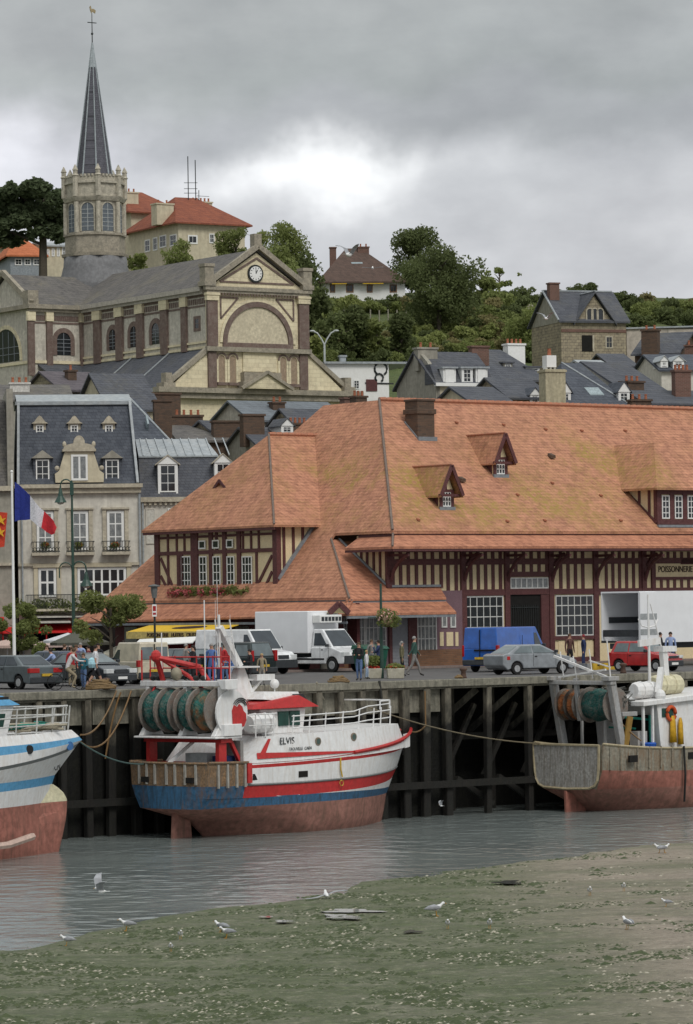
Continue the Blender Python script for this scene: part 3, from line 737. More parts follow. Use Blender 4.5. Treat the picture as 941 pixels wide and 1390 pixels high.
# gabled dormers on the hall roof
sM = (RZ-uz)/(30-21.2)
def Mz(b): return uz+(b-21.2)*sM
def dormer(x0, x1, xa, ya, ye, wx0, wx1, wy0, wy1):
    # front plane chosen so that the window foot rests on the roof
    b = 22.
    for _ in range(20):
        z = Q.at((wx0+wx1)/2, wy1+3, b)[2]; b = 21.2+(z-uz)/sM
    bf = b
    w0, w1, wz0, wz1 = Q.rect(bf, wx0, wy0, wx1, wy1); am = (w0+w1)/2; ov_ = .5
    ze_ = Q.at(x1, ye, bf-ov_)[2]; za_ = Q.at(xa, ya, bf-ov_)[2]; hw = Q.at(x1, ye, bf-ov_)[0]-am
    bz = lambda z: 21.2+(z-uz)/sM+.15
    mb = MB(Q)
    mb.slab([(am-hw,bf-ov_,ze_),(am,bf-ov_,za_),(am,bz(za_),za_),(am-hw,bz(ze_),ze_)], .09)
    mb.slab([(am+hw,bf-ov_,ze_),(am,bf-ov_,za_),(am,bz(za_),za_),(am+hw,bz(ze_),ze_)], .09)
    d = mb.build('dormer', TILE, fm)
    mb = MB(Q); q = .42*hw*2/2
    mb.prism([(w0-.18,bf,wz0-.2),(w1+.18,bf,wz0-.2),(w1+.18,bf,ze_+.3),(am,bf,za_-.15),(w0-.18,bf,ze_+.3)], (0,.12,0))
    
    mb.build('dormer_wall', CREAM, d)
    mb = MB(Q); mb.box(w0-.18, w0-.1, bf+.12, bz(ze_)+.3, wz0-.2, ze_+.25); mb.box(w1+.1, w1+.18, bf+.12, bz(ze_)+.3, wz0-.2, ze_+.25); mb.build('dormer_cheeks', TIMB, d)
    mb = MB(Q); lbar(mb, bf-ov_+.02, am-hw, ze_, am, za_-.02, .2, .06); lbar(mb, bf-ov_+.02, am+hw, ze_, am, za_-.02, .2, .06)
    mb.box(w0-.2, w0, bf-.06, bf, wz0-.2, ze_+.3); mb.box(w1, w1+.2, bf-.06, bf, wz0-.2, ze_+.3); mb.box(w0-.2, w1+.2, bf-.07, bf, wz1, wz1+.14)
    lbar(mb, bf, am-.02, wz1+.1, am, za_-.2, .08, .05); lbar(mb, bf, am-.35, wz1+.1, am-.02, za_-.4, .07, .05)
    mb.box(am-hw, am+hw, bf-.34, bf-.26, ze_-.04, ze_+.1)
    mb.build('dormer_timber', TIMB, d)
    g = MB(Q); g.box(w0, w1, bf-.02, bf, wz0, wz1); g.build('pane', GLASS, d)
    g = MB(Q)
    for t in range(4): c = w0+(w1-w0)*t/3; g.box(c-.03, c+.03, bf-.05, bf-.02, wz0, wz1)
    for t in range(4): c = wz0+(wz1-wz0)*t/3; g.box(w0, w1, bf-.052, bf-.02, c-.03, c+.03)
    g.build('window_frame', WFRAME, d)
    g = MB(Q); g.box(w0-.25, w1+.25, bf-.12, bf-.0, wz0-.26, wz0-.04); g.build('lead_apron', LEAD, d)
    g = MB(Q); g.tube([(am,bf-ov_,za_+.03),(am,bz(za_),za_+.03)], .06); g.build('ridge_tiles', RIDGE, d)
dormer(600, 629, 614, 631, 673, 600.5, 611.5, 668, 687)
dormer(672, 701, 687, 588, 629, 673.5, 684.5, 624, 643)
# wide hipped dormer at the right
bd = 22.3
for _ in range(20):
    z = Q.at(897, 712, bd)[2]; bd = 21.2+(z-uz)/sM
dz0 = z; a0 = Q.at(892, 690, bd)[0]; zE = Q.at(905, 662, bd-.5)[2]; bz = lambda z: 21.2+(z-uz)/sM+.15
a1 = a0+9.5
rt = Q.at(888, 601, bd+2.2); zR = rt[2]
mb = MB(Q)
mb.slab([(a0-.45,bd-.5,zE),(a1+.4,bd-.5,zE),(a1-2,bd+2.2,zR),(rt[0],bd+2.2,zR)], .12)
mb.slab([(a0-.45,bd-.5,zE),(a0-.45,bz(zE)+.2,zE),(rt[0],bz(zR)+.3,zR),(rt[0],bd+2.2,zR)], .12)
mb.slab([(rt[0],bd+2.2,zR),(a1-2,bd+2.2,zR),(a1-2,bz(zR)+.3,zR),(rt[0],bz(zR)+.3,zR)], .12)
d = mb.build('wide_dormer', TILE, fm)
mb = MB(Q); mb.box(a0, a1, bd, bd+.15, dz0, zE); mb.box(a0, a0+.12, bd+.15, bz(zE), dz0-.3, zE); mb.build('dormer_wall', CREAM, d)
mb = MB(Q); mb.box(a0-.03, a1, bd-.07, bd, dz0, dz0+.28); mb.box(a0-.03, a1, bd-.07, bd, zE-.35, zE-.1)
for k in range(9): c = a0+.12+k*.95; mb.box(c-.16, c+.16, bd-.08, bd, dz0, zE-.1)
for k in (.5, 1.3): mb.box(a0-.07, a0, bd+k, bd+k+.16, dz0, zE)
mb.box(a0-.08, a0, bd, bd+.18, dz0, zE)
mb.bar((a0-.06,bd,dz0+.05),(a0-.06,bz(zE),zE-.05),.2,.1,up=(1,0,0)); mb.build('dormer_timber', TIMB, d)
for k in range(8):
    c = a0+.12+k*.95; window(fm, Q, bd-.03, c+.2, c+.76, dz0+.32, zE-.4, nx=2, nz=4, fw=.06, bw=.04)
mb = MB(Q); mb.box(a0-.1, a1, bd-.25, bd-.07, dz0-.16, dz0-.02); mb.build('lead_apron', LEAD, d)
# chimney
cbp = 28.2
for _ in range(10):
    z = Q.at(578, 596, cbp)[2]; cbp = 21.2+(z-uz)/sM
a0 = Q.at(567, 560, cbp)[0]; a1 = Q.at(590, 560, cbp)[0]; z1 = Q.at(578, 541.5, cbp)[2]; w_ = 1.1
zm = Q.at(578, 558, cbp)[2]
mb = MB(Q); mb.box(a0, a1, cbp, cbp+w_, z-.5, z1-.12); mb.box(a0-.08, a1+.08, cbp-.08, cbp+w_+.08, zm-.15, zm+.12); mb.box(a0-.05, a1+.05, cbp-.05, cbp+w_+.05, z1-.12, z1)
c_ = mb.build('chimney', BRICKD, fm, bevel=.02)
mb = MB(Q); mb.box(a0-.06, a1+.06, cbp-.14, cbp-.002, z-.1, z+.12); mb.hexa([(a0-.05,cbp,z-.1),(a0-.002,cbp,z-.1),(a0-.002,cbp+w_,z+w_*sM-.1),(a0-.05,cbp+w_,z+w_*sM-.1),(a0-.05,cbp,z+.1),(a0-.002,cbp,z+.1),(a0-.002,cbp+w_,z+w_*sM+.1),(a0-.05,cbp+w_,z+w_*sM+.1)]); mb.build('lead_flashing', LEAD, c_)
# roof vents
for x, y in ((620,575),(684,578),(741,584),(790,586),(849,586),(627,654),(749,622),(750,657),(703,673),(816,674),(568,707),(689,709),(740,708),(843,708),(922,636)):
    b = 25.
    for _ in range(14): z = Q.at(x, y, b)[2]; b = 21.2+(z-uz)/sM
    a = Q.at(x, y, b)[0]; r = .16 if (x, y) in ((749,622),(627,654)) else .08
    mb = MB(Q); mb.hexa([(a-r,b-r,z),(a+r,b-r,z),(a+r,b+r,z+r),(a-r,b+r,z+r),(a-r*.8,b-r*1.2,z+r),(a+r*.8,b-r*1.2,z+r),(a+r*.8,b+r,z+r*1.8),(a-r*.8,b+r,z+r*1.8)]); mb.build('roof_vent', TERRA if r < .1 else BRICKD, fm)
# signboard POISSONNERIE
a0, a1, z0, z1 = Q.rect(BW, 889, 764, 943, 783)
mb = MB(Q); mb.box(a0, a1+.1, BW-.05, BW, z0, z1); sg = mb.build('signboard', CREAM, fm)
text_mesh('POISSONNERIE', (z1-z0)*.62, mat('dark_sign_paint', (.05,.025,.02)), sg, Q, (a0+a1)/2, BW-.07, (z0+z1)/2+.02, sx=.80)
fmx = fm
# low end hall walls under the skirt
E2 = Fr(Q.w(LA+.3, 0, 0), 37.5-90)
mb = MB(E2); mb.box(-FB+1, -BW+1, 0, .2, 0, LZ-.3); mb.build('shop_wall', mat('dark_red_shopfront', (.10,.03,.03)), fm)
mb = MB(E2)
for k in range(9): mb.box(-FB+2+k*2.1, -FB+3.2+k*2.1, -.06, 0, .5, 2.3)
mb.build('shop_windows', GLASSC, fm)
# yellow awning
YEL = mat('yellow_awning', (.72,.46,.035), rough=.7, var=.12, sc=1)
E3 = Fr(Q.w(LA-.9, 0, 0), 37.5-90)
aw = thing('shop_awning', 'bright yellow awning with dark lettering under the eave of the fish market end', 'awning', E3)
ax0 = E3.at(172, 860, -1.6)[0]; ax1 = E3.at(327, 850, 0)[0]; zt1 = E3.at(250, 846, 0)[2]; 
mb = MB(E3); mb.slab([(ax0,-1.6,2.05),(ax1,-1.6,2.05),(ax1,.3,zt1),(ax0,.3,zt1)], .03); mb.build('canopy', YEL, aw)
mb = MB(E3); mb.box(ax0, ax1, -1.63, -1.6, 1.68, 2.06); mb.build('valance', mat('pale_yellow_valance', (.70,.55,.20)), aw)
text_mesh('POISSONNERIE   HUITRES   CRUSTACES', .3, mat('dark_sign_paint', (.05,.025,.02)), aw, E3, (ax0+ax1)/2+.5, -1.65, 1.87)
mb = MB(E3); c = E3.at(262, 852, -.6); mb.add([(c[0]-1.6+3.2*i/10, -.75-.0*i, 0) for i in range(0)], [])
pts = []
def awz(b): return 2.05+(zt1-2.05)*(b+1.6)/1.9
for i in range(16):
    t = i*math.pi/8; b_ = -.7+.3*math.sin(t)+.12*math.cos(t); pts.append((c[0]+1.25*math.cos(t)*(1 if math.cos(t) > 0 else 1.3), b_, awz(b_)+.015))
mb.poly(pts); mb.build('fish_emblem', mat('dark_sign_paint', (.05,.025,.02)), aw)
# flower box
LEAF = None
# ================================================================== church
def arc(ca, cz, r, n=14, t0=0, t1=math.pi, rz=None):
    return [(ca+r*math.cos(t0+(t1-t0)*i/n), cz+(rz or r)*math.sin(t0+(t1-t0)*i/n)) for i in range(n+1)]
def arched(par, fr, b, ca, w_, z0, zs, gm=GLASS, sur=CHBRICK, sw=.22, bars=True, name='window', nx=2, nz=5, barm=None):
    """round headed window: surround, pane, bars"""
    o = MB(fr); ou = [(ca+w_/2+sw, z0-.05)]+arc(ca, zs, w_/2+sw)+[(ca-w_/2-sw, z0-.05)]; inn = [(ca+w_/2, z0-.05)]+arc(ca, zs, w_/2)+[(ca-w_/2, z0-.05)]
    n = len(ou)
    for i in range(n-1):
        p = [ou[i], ou[i+1], inn[i+1], inn[i]]; o.prism([(q[0], b, q[1]) for q in p], (0, -.08, 0))
    so_ = o.build(name, sur, par)
    g = MB(fr); g.prism([(q[0], b-.02, q[1]) for q in inn], (0, .01, 0)); g.build('pane', gm, so_)
    if bars:
        g = MB(fr)
        for i in range(1, nx): c = ca-w_/2+w_*i/nx; g.box(c-.03, c+.03, b-.05, b-.021, z0, zs+w_*.45)
        for i in range(1, nz): c = z0+(zs+w_*.3-z0)*i/nz; g.box(ca-w_/2, ca+w_/2, b-.048, b-.021, c-.025, c+.025)
        g.build('glazing_bars', barm or LEAD, so_)
    return so_
CHY = 290.
o0 = wp(283, 400, CHY); C = Fr((o0[0], o0[1], 0), 33.5)
ch = thing('church', 'cream stone and brick church with a clock gable and tall slate spire', 'church', C)
G0 = 8.
cw = C.at(414, 430, 0)[0]                                    # width of the front
zc = C.at(346, 393, 0)[2]; zb_ = C.at(346, 475, 0)[2]; zl_ = C.at(320, 530, 0)[2]
ca = cw/2; zap = C.at(346, 338, 0)[2]
bt = C.ata(112, 430, 0)[0+1] if False else None
def side(x, y): return C.ata(x, y, 0)                        # returns (a=0, b, z)
bt = side(112, 450)[1]
eL = side(200, 400)
zcs = C.at(283, 391, 0)[2]; zls = C.at(283, 475, 0)[2]
mb = MB(C); mb.box(0, cw, 0, .5, G0, zc); mb.prism([(0,0,zc),(cw,0,zc),(ca,0,zap-.3)], (0,.5,0)); mb.build('front_wall', CHST, ch)
mb = MB(C); mb.box(0, .5, .5, bt+12, G0, zc-.1); mb.box(cw-.5, cw, .5, bt+12, G0, zc-.1); mb.build('side_wall', CHSIDE, ch)
mb = MB(C); bE = bt+10
mb.slab([(-.35,-.1,zc+.15),(-.35,bE,zc+.15),(ca,bE,zap),(ca,-.1,zap)], .2); mb.slab([(cw+.35,-.1,zc+.15),(cw+.35,bE,zc+.15),(ca,bE,zap),(ca,-.1,zap)], .2)
mb.build('nave_roof', SLATE3, ch)
# raking cornice and pediment
mb = MB(C)
lbar(mb, -.02, -.5, zc+.15, ca, zap+.25, .42, .42); lbar(mb, -.02, cw+.5, zc+.15, ca, zap+.25, .42, .42)
mb.box(-.5, cw+.5, -.42, -.02, zc-.2, zc+.12); mb.box(-.3, cw+.3, -.3, -.02, zc-.42, zc-.2)
mb.box(ca-.35, ca+.35, -.3, .4, zap+.1, zap+1.25)
for a in (-.1, cw+.1): mb.box(a-.55, a+.55, -.5, .6, zc+.12, zc+.5); mb.box(a-.42, a+.42, -.38, .5, zc+.5, zc+1.7); mb.box(a-.5, a+.5, -.46, .56, zc+1.7, zc+1.95)
mb.build('front_cornice', CHGREY, ch)
mb = MB(C)
for k in range(34): c = .1+(cw-.2)*k/33; mb.box(c-.06, c+.06, -.34, -.3, zc-.62, zc-.42)
lbar(mb, -.01, 1.1, zc+.55, ca, zap-.75, .16, .06); lbar(mb, -.01, cw-1.1, zc+.55, ca, zap-.75, .16, .06); mb.box(1.1, cw-1.1, -.06, -.01, zc+.47, zc+.62)
mb.build('brick_moulding', CHBRICK, ch)
# clock
ck = C.at(346, 371.5, 0); r_ = .62
mb = MB(C); mb.cyl((ck[0],-.02,ck[2]), (ck[0],-.16,ck[2]), r_+.12, 28); co1 = mb.build('clock', IRON, ch)
mb = MB(C); mb.cyl((ck[0],-.161,ck[2]), (ck[0],-.18,ck[2]), r_-.02, 28); mb.build('dial', WHITE, co1)
mb = MB(C)
for k in range(12):
    t = k*math.pi/6; p = (ck[0]+math.sin(t)*.42, -.185, ck[2]+math.cos(t)*.42); q = (ck[0]+math.sin(t)*.55, -.185, ck[2]+math.cos(t)*.55); mb.bar(p, q, .05, .012, up=(0,1,0))
for L_, t, w_ in ((.34, rad(28), .07), (.5, rad(0), .05)): mb.bar((ck[0],-.19,ck[2]), (ck[0]+math.sin(t)*L_, -.19, ck[2]+math.cos(t)*L_), w_, .012, up=(0,1,0))
mb.build('numerals_and_hands', IRON, co1)
# blind arch
az_ = C.at(349, 466, 0)[2]; ac_ = ca; r_ = 3.42
mb = MB(C); ou = arc(ac_, az_, r_, 28); inn = arc(ac_, az_, r_-.42, 28)
for i in range(28): mb.prism([(p[0], -.02, p[1]) for p in (ou[i], ou[i+1], inn[i+1], inn[i])], (0, -.14, 0))
mb.box(ac_-r_, ac_+r_, -.16, -.02, az_-.4, az_-.01)
mb.build('blind_arch', CHBRICK, ch)
mb = MB(C); mb.prism([(p[0], -.001, p[1]) for p in arc(ac_, az_, r_-.44, 28)], (0, -.03, 0)); mb.build('arch_panel', mat('smooth_cream_stone', (.62,.55,.40), c2=(.42,.36,.26), sc=.8, amt=.5), ch)
mb = MB(C); ou = arc(ac_, az_, r_+.2, 28); 
for i in range(28):
    mb.prism([(p[0], -.01, p[1]) for p in (arc(ac_, az_, r_+.28, 28)[i], arc(ac_, az_, r_+.28, 28)[i+1], arc(ac_, az_, r_+.02, 28)[i+1], arc(ac_, az_, r_+.02, 28)[i])], (0, -.1, 0))
mb.build('arch_moulding', CHST, ch)
mb = MB(C)
for s_ in (-1, 1):
    p = [(ac_+s_*3.55, az_+3.7), (ac_+s_*1.85, az_+3.7), (ac_+s_*3.55, az_+1.95)]
    for i in range(3): lbar(mb, -.01, *p[i], *p[(i+1) % 3], .14, .05)
mb.build('spandrel_frame', CHBRICK, ch)
# pilasters
for a0, a1 in ((-.25,.72),(cw-.72,cw+.25)):
    mb = MB(C); mb.box(a0, a1, -.28, .0, zb_+.2, zc-1.05); mb.box(a0+.05, a1-.12, -.2, 0, zl_+.2, zb_-.25); mb.build('pilaster', CHBRICK, ch)
    mb = MB(C); mb.box(a0-.1, a1+.1, -.36, .05, zc-1.05, zc-.42); mb.box(a0-.16, a1+.16, -.42, .05, zc-.62, zc-.45); mb.build('capital', CHST, ch)
mb = MB(C); mb.box(-.4, cw+.4, -.4, -.02, zb_-.22, zb_+.16); mb.box(-5.3, cw+5.3, -.75, .2, zl_-.3, zl_+.12); mb.box(-5.1, cw+5.1, -.5, .2, zl_-.75, zl_-.3)
mb.build('string_course', CHGREY, ch)
# niches, centre tablet, little pediment
nz0 = C.at(300, 518, 0)[2]; nzs = C.at(300, 487, 0)[2]
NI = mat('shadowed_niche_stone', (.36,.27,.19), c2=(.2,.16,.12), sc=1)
for x in (300.5, 315.5, 384, 398.5):
    a = C.at(x, 500, 0)[0]
    arched(ch, C, -.02, a, .62, nz0, nzs, gm=NI, sur=CHST, sw=.2, bars=False, name='niche')
    mb = MB(C); o2 = arc(a, nzs, .53, 10); i2 = arc(a, nzs, .38, 10)
    for i in range(10): mb.prism([(p[0], -.1, p[1]) for p in (o2[i], o2[i+1], i2[i+1], i2[i])], (0, -.05, 0))
    mb.box(a-.5, a+.5, -.3, -.02, nz0-.3, nz0-.06); mb.build('niche_trim', CHBRICK, ch)
a0, a1, z0, z1 = C.rect(0, 329, 478, 374, 505); mb = MB(C); mb.box(a0, a1, -.14, -.02, z0, z1); mb.build('tablet', CHST, ch)
mb = MB(C); mb.box(a0-.2, a1+.2, -.6, -.02, zl_+.7, zl_+1.5); mb.box(a0-.5, a1+.5, -.95, -.02, zl_+.12, zl_+.7); mb.build('stepped_base', CHGREY, ch)
pm = (a0+a1)/2; mb = MB(C); mb.prism([(pm-2.3,-.96,zl_+.12),(pm+2.3,-.96,zl_+.12),(pm,-.96,zl_+1.35)], (0,-.25,0)); mb.build('porch_pediment', CHST, ch)
mb = MB(C); lbar(mb, -1.22, pm-2.5, zl_+.12, pm, zl_+1.5, .26, .2); lbar(mb, -1.22, pm+2.5, zl_+.12, pm, zl_+1.5, .26, .2); mb.build('porch_pediment_cornice', CHGREY, ch)
# aisles
AWd = 3.75; zar = zb_-.05; zae = zl_+.15
for s_ in (0, 1):
    A_ = (lambda a: cw-a) if s_ else (lambda a: a)
    mb = MB(C); mb.prism([(A_(0),0,G0),(A_(-AWd),0,G0),(A_(-AWd),0,zae),(A_(0),0,zar)], (0,.4,0)); mb.prism([(A_(-AWd),.4,G0),(A_(-AWd),bt+.4,G0),(A_(-AWd),bt+.4,zae),(A_(-AWd),.4,zae)], (.3 if not s_ else -.3,0,0)); mb.build('aisle_wall', CHST, ch)
    mb = MB(C); mb.slab([(A_(-.01),.3,zar+.05),(A_(-AWd-.4),.3,zae+.0),(A_(-AWd-.4),bt+2,zae+.0),(A_(-.01),bt+2,zar+.05)], .15); mb.build('aisle_roof', SLATE, ch)
    mb = MB(C); lbar(mb, .32, A_(-.0), zar+.12, A_(-AWd-.5), zae+.14, .36, .5); mb.box(*sorted((A_(-AWd-.9), A_(-AWd+.2))), -.5, .7, zae-.1, zae+.35); mb.box(*sorted((A_(-AWd-.6), A_(-AWd+.0))), -.3, .45, zae+.35, zae+1.15); mb.build('aisle_coping', CHGREY, ch)
    if not s_:
        mb = MB(C)
        for b in (6.3, 12.6): mb.bar((-.05,b+.02,zar+.12),(-AWd-.4,b+.02,zae+.07),.13,.08)
        mb.box(-AWd-.75, -AWd-.4, .3, bt, zae-.35, zae+.02); mb.build('lead_roll', ZINC, ch)
# side of the nave
mb = MB(C); mb.box(-.55, -.01, .5, bt, zc-.25, zc+.12); mb.box(-.35, -.01, .5, bt, zc-.5, zc-.25); mb.build('side_cornice', mat('pale_stone_gutter', (.50,.46,.40), c2=(.25,.23,.2), sc=1.5, amt=.6), ch)
S = Fr(C.w(0, 0, 0), 33.5-90)           # a toward the viewer, wall plane b=0
mb = MB(S)
for x0, x1 in ((129,138),(159,168),(187,196),(220,229),(248,255)):
    p = S.at(x0, 440, 0)[0]; q = S.at(x1, 440, 0)[0]; mb = MB(S); mb.box(p, q, -.22, 0, zar, zc-1.3); mb.build('pilaster', CHBRICK, ch)
    mb = MB(S); mb.box(p-.08, q+.08, -.3, 0, zc-1.3, zc-.5); mb.build('capital', CHST, ch)
mb = MB(S); mb.box(-bt, -.5, -.06, 0, zc-.68, zc-.5); mb.box(-bt, -.5, -.05, 0, zc-1.5, zc-1.35)
for k in range(70): c = -bt+.2+(bt-.8)*k/69; mb.box(c-.08, c+.08, -.05, 0, zc-1.25, zc-.8)
mb.build('brick_frieze', CHBRICK, ch)
mb = MB(S); mb.box(-bt, -.3, -.12, 0, zar+.55, zar+.72); mb.box(-bt, -.3, -.1, 0, zar+.1, zar+.3); mb.build('side_string_course', CHST, ch)
for x0, x1 in ((149,158),(177.5,187),(207,216.5)):
    p = S.at(x0, 450, 0)[0]; q = S.at(x1, 450, 0)[0]; arched(ch, S, 0, (p+q)/2, 1.25, zar+1.05, zc-2.9, sw=.42)
p = S.at(264, 430, 0)[0]; q = S.at(271, 430, 0)[0]; window(ch, S, 0, p-.1, q+.15, zar+1.6, zc-2.2, nx=1, nz=2, fm=CHBRICK, fw=.25)
# transept
TA = C.at(42, 440, bt)[0]; TD = 9.2
mb = MB(C); mb.box(TA, 0, bt, bt+.4, G0, zc); mb.box(TA, TA+.4, bt+.4, bt+TD, G0, zc)
mb.prism([(TA,bt,zc),(TA,bt+TD,zc),(TA,bt+TD/2,zap-.6)], (.4,0,0)); mb.build('transept_wall', CHSIDE, ch)
mb = MB(C); mb.slab([(TA-.2,bt-.35,zc+.15),(ca,bt-.35,zc+.15),(ca,bt+TD/2,zap-.25),(TA-.2,bt+TD/2,zap-.25)], .2); mb.slab([(TA-.2,bt+TD+.35,zc+.15),(ca,bt+TD+.35,zc+.15),(ca,bt+TD/2,zap-.25),(TA-.2,bt+TD/2,zap-.25)], .2)
mb.build('transept_roof', SLATE3, ch)
mb = MB(C); mb.box(TA-.5, -.56, bt-.55, bt-.01, zc-.25, zc+.12); mb.box(TA-.3, -.36, bt-.35, bt-.01, zc-.5, zc-.25)
mb.box(TA-.5, TA-.01, bt-.01, bt+TD+.5, zc-.25, zc+.12)
mb.bar((TA-.2,bt-.5,zc+.2),(TA-.2,bt+TD/2,zap-.1),.5,.4,up=(1,0,0)); mb.bar((TA-.2,bt+TD+.5,zc+.2),(TA-.2,bt+TD/2,zap-.1),.5,.4,up=(1,0,0))
mb.box(TA-.5, TA+.5, bt-.5, bt+.5, zc+.12, zc+1.3)
mb.build('transept_cornice', CHGREY, ch)
for x0, x1 in ((36.5,45.5),(62,70),(107.5,112)):
    p = C.at(x0, 440, bt)[0]; q = C.at(x1, 440, bt)[0]; mb = MB(C); mb.box(p, q, bt-.22, bt, zar-1, zc-1.3); mb.build('pilaster', CHBRICK, ch); mb = MB(C); mb.box(p-.08, q+.08, bt-.3, bt, zc-1.3, zc-.5); mb.build('capital', CHST, ch)
p = C.at(86, 450, bt)[0]; arched(ch, C, bt, p, 1.35, zar+.9, zc-2.9, sw=.4)
mb = MB(C); mb.box(TA, 0, bt-.05, bt, zc-1.5, zc-1.35); 
for k in range(24): c = TA+.3+(-TA-.8)*k/23; mb.box(c-.08, c+.08, bt-.05, bt, zc-1.25, zc-.8)
mb.build('brick_frieze', CHBRICK, ch)
mb = MB(C); mb.box(TA-.1, 0, bt-.12, bt, zar+.1, zar+.35); mb.box(TA-.12, TA, bt, bt+TD, zar+.1, zar+.35); mb.build('transept_string_course', CHST, ch)
ST = Fr(C.w(TA, bt, 0), 33.5-90)
arched(ch, ST, 0, -TD/2, 5.2, zar+.5, zar+.75, sw=.35, sur=CHST, nx=5, nz=3)
# tall chapel roof under the transept
mb = MB(C); mb.slab([(TA+.6,bt-3.4,zar-1.6),(0,bt-3.4,zar-1.6),(0,bt-.02,zar+.02),(TA+.6,bt-.02,zar+.02)], .15); mb.build('chapel_roof', SLATE, ch)
mb = MB(C); mb.box(TA+.9, -AWd, bt-3, bt, G0, zar-1.5); mb.build('chapel_wall', CHST, ch)
# tower
tb = C.ata(129.5, 350, ca)[1]
def tz(y): return C.at(129.5, y, tb)[2]
def octo(r, z, off=rad(22.5)): return [(ca+r*math.cos(off+i*math.pi/4), tb+r*math.sin(off+i*math.pi/4), z) for i in range(8)]
def rnd(r, z, n=24): return [(ca+r*math.cos(2*math.pi*i/n), tb+r*math.sin(2*math.pi*i/n), z) for i in range(n)]
TST = mat('grey_tower_stone', (.50,.46,.37), c2=(.15,.14,.12), sc=1.6, amt=.85)
mb = MB(C); mb.loft([rnd(3.8,tz(408)),rnd(3.15,tz(380)),rnd(2.85,tz(362)),rnd(2.8,tz(350))]); mb.build('tower_drum', mat('lead_grey_drum', (.20,.20,.205), c2=(.11,.11,.11), sc=.8, amt=.6), ch, smooth=True)
mb = MB(C); mb.loft([octo(3.0,tz(350)),octo(3.05,tz(346))]); mb.loft([octo(2.7,tz(346)),octo(2.7,tz(322))]); mb.loft([octo(2.85,tz(322)),octo(2.85,tz(319.5))]); mb.build('tower_parapet', CHGREY, ch)
mb = MB(C); mb.loft([octo(2.5,tz(319.5)),octo(2.5,tz(276))]); mb.build('tower_lantern', TST, ch)
mb = MB(C); mb.loft([octo(2.7,tz(276)),octo(2.85,tz(272)),octo(2.9,tz(270))]); mb.loft([octo(2.62,tz(270)),octo(2.62,tz(252))]); mb.loft([octo(2.82,tz(252)),octo(2.82,tz(249))]); mb.loft([octo(2.7,tz(249)),octo(2.7,tz(243))])
for i in range(8):
    for k in range(6):
        p = Vector(octo(2.7,0)[i]).lerp(Vector(octo(2.7,0)[(i+1)%8]), (k+.5)/6); mb.box(p.x-.1, p.x+.1, p.y-.1, p.y+.1, tz(243), tz(240))
mb.build('tower_crown', TST, ch)
for i, p in enumerate(octo(2.72, 0)):
    mb = MB(C); mb.lathe((p[0],p[1],0), [(.26,tz(270)),(.26,tz(243)),(.34,tz(242)),(.24,tz(240)),(.24,tz(235)),(.3,tz(234.5)),(.04,tz(227))], 6); mb.build('pinnacle', TST, ch)
    q = octo(2.6, 0)[i]; mb = MB(C); mb.lathe((q[0],q[1],0), [(.22,tz(319)),(.22,tz(277))], 8); mb.build('column', TST, ch)
WT = mat('pale_tracery', (.40,.42,.42)); 
for i in range(8):
    t = i*math.pi/4+0; ang = math.degrees(t)
    # face centred on direction t
    fo = Fr(C.w(ca, tb, 0), 33.5+ang+90); rr = -2.5*math.cos(rad(22.5))
    if math.sin(t+rad(33.5)) < .5:
        arched(ch, fo, rr, 0, 1.12, tz(316), tz(287), sw=.12, sur=TST, gm=mat('louvre_grey', (.13,.15,.17)), nx=2, nz=6, barm=WT)
mb = MB(C); mb.loft([octo(1.78,tz(250)),octo(1.62,tz(243)),octo(.06,tz(62))]); mb.build('spire', brickm('spire_slate', (.12,.12,.14), (.085,.085,.10), (.03,.03,.035), .25, .2, var=.3), ch)
mb = MB(C); o1 = octo(1.66,tz(243)); o2 = octo(.08,tz(62))
for p, q in zip(o1, o2): mb.tube([p, q], .075, 5, 0, .035)
mb.loft([octo(.36,tz(92)),octo(.08,tz(58))]); mb.build('spire_ribs', mat('pale_lead_roll', (.36,.40,.42)), ch)
mb = MB(C); mb.cyl((ca,tb,tz(62)),(ca,tb,tz(18)),.05,6,0,.03); c = tz(31); mb.bar((ca-.45,tb,c),(ca+.45,tb,c),.07,.07); mb.ell((ca,tb,tz(46)),.12,.12,.12,8,5); cr = mb.build('finial_cross', IRON, ch)
c = tz(18); mb = MB(C); mb.prism([(ca-.05,tb,c),(ca+.12,tb,c+.12),(ca+.34,tb,c-.02),(ca+.42,tb,c+.25),(ca+.2,tb,c+.4),(ca-.02,tb,c+.38),(ca-.1,tb,c+.66),(ca-.22,tb,c+.55),(ca-.16,tb,c+.25)], (0,.06,0)); mb.build('weathercock', mat('gilt', (.35,.28,.16), rough=.4), cr)
# ================================================================== town houses
def frp(x, y, Y, deg, zg=None):
    p = wp(x, y, Y); return Fr((p[0], p[1], terr(p[0], p[1]) if zg is None else zg), deg)
def hiproof(mb, a0, a1, b0, b1, ze, zr, hl=0, hr=0, t=.15, ov=.3):
    bm_ = (b0+b1)/2; a0 -= ov; a1 += ov; b0 -= ov; b1 += ov
    if hl+hr > (a1-a0)*.72: k = (a1-a0)*.72/(hl+hr); hl *= k; hr *= k
    r0 = a0+hl; r1 = a1-hr
    mb.slab([(a0,b0,ze),(a1,b0,ze),(r1,bm_,zr),(r0,bm_,zr)], t); mb.slab([(a0,b1,ze),(a1,b1,ze),(r1,bm_,zr),(r0,bm_,zr)], t)
    if hl: mb.slab([(a0,b0,ze),(a0,b1,ze),(r0,bm_,zr)], t)
    if hr: mb.slab([(a1,b0,ze),(a1,b1,ze),(r1,bm_,zr)], t)
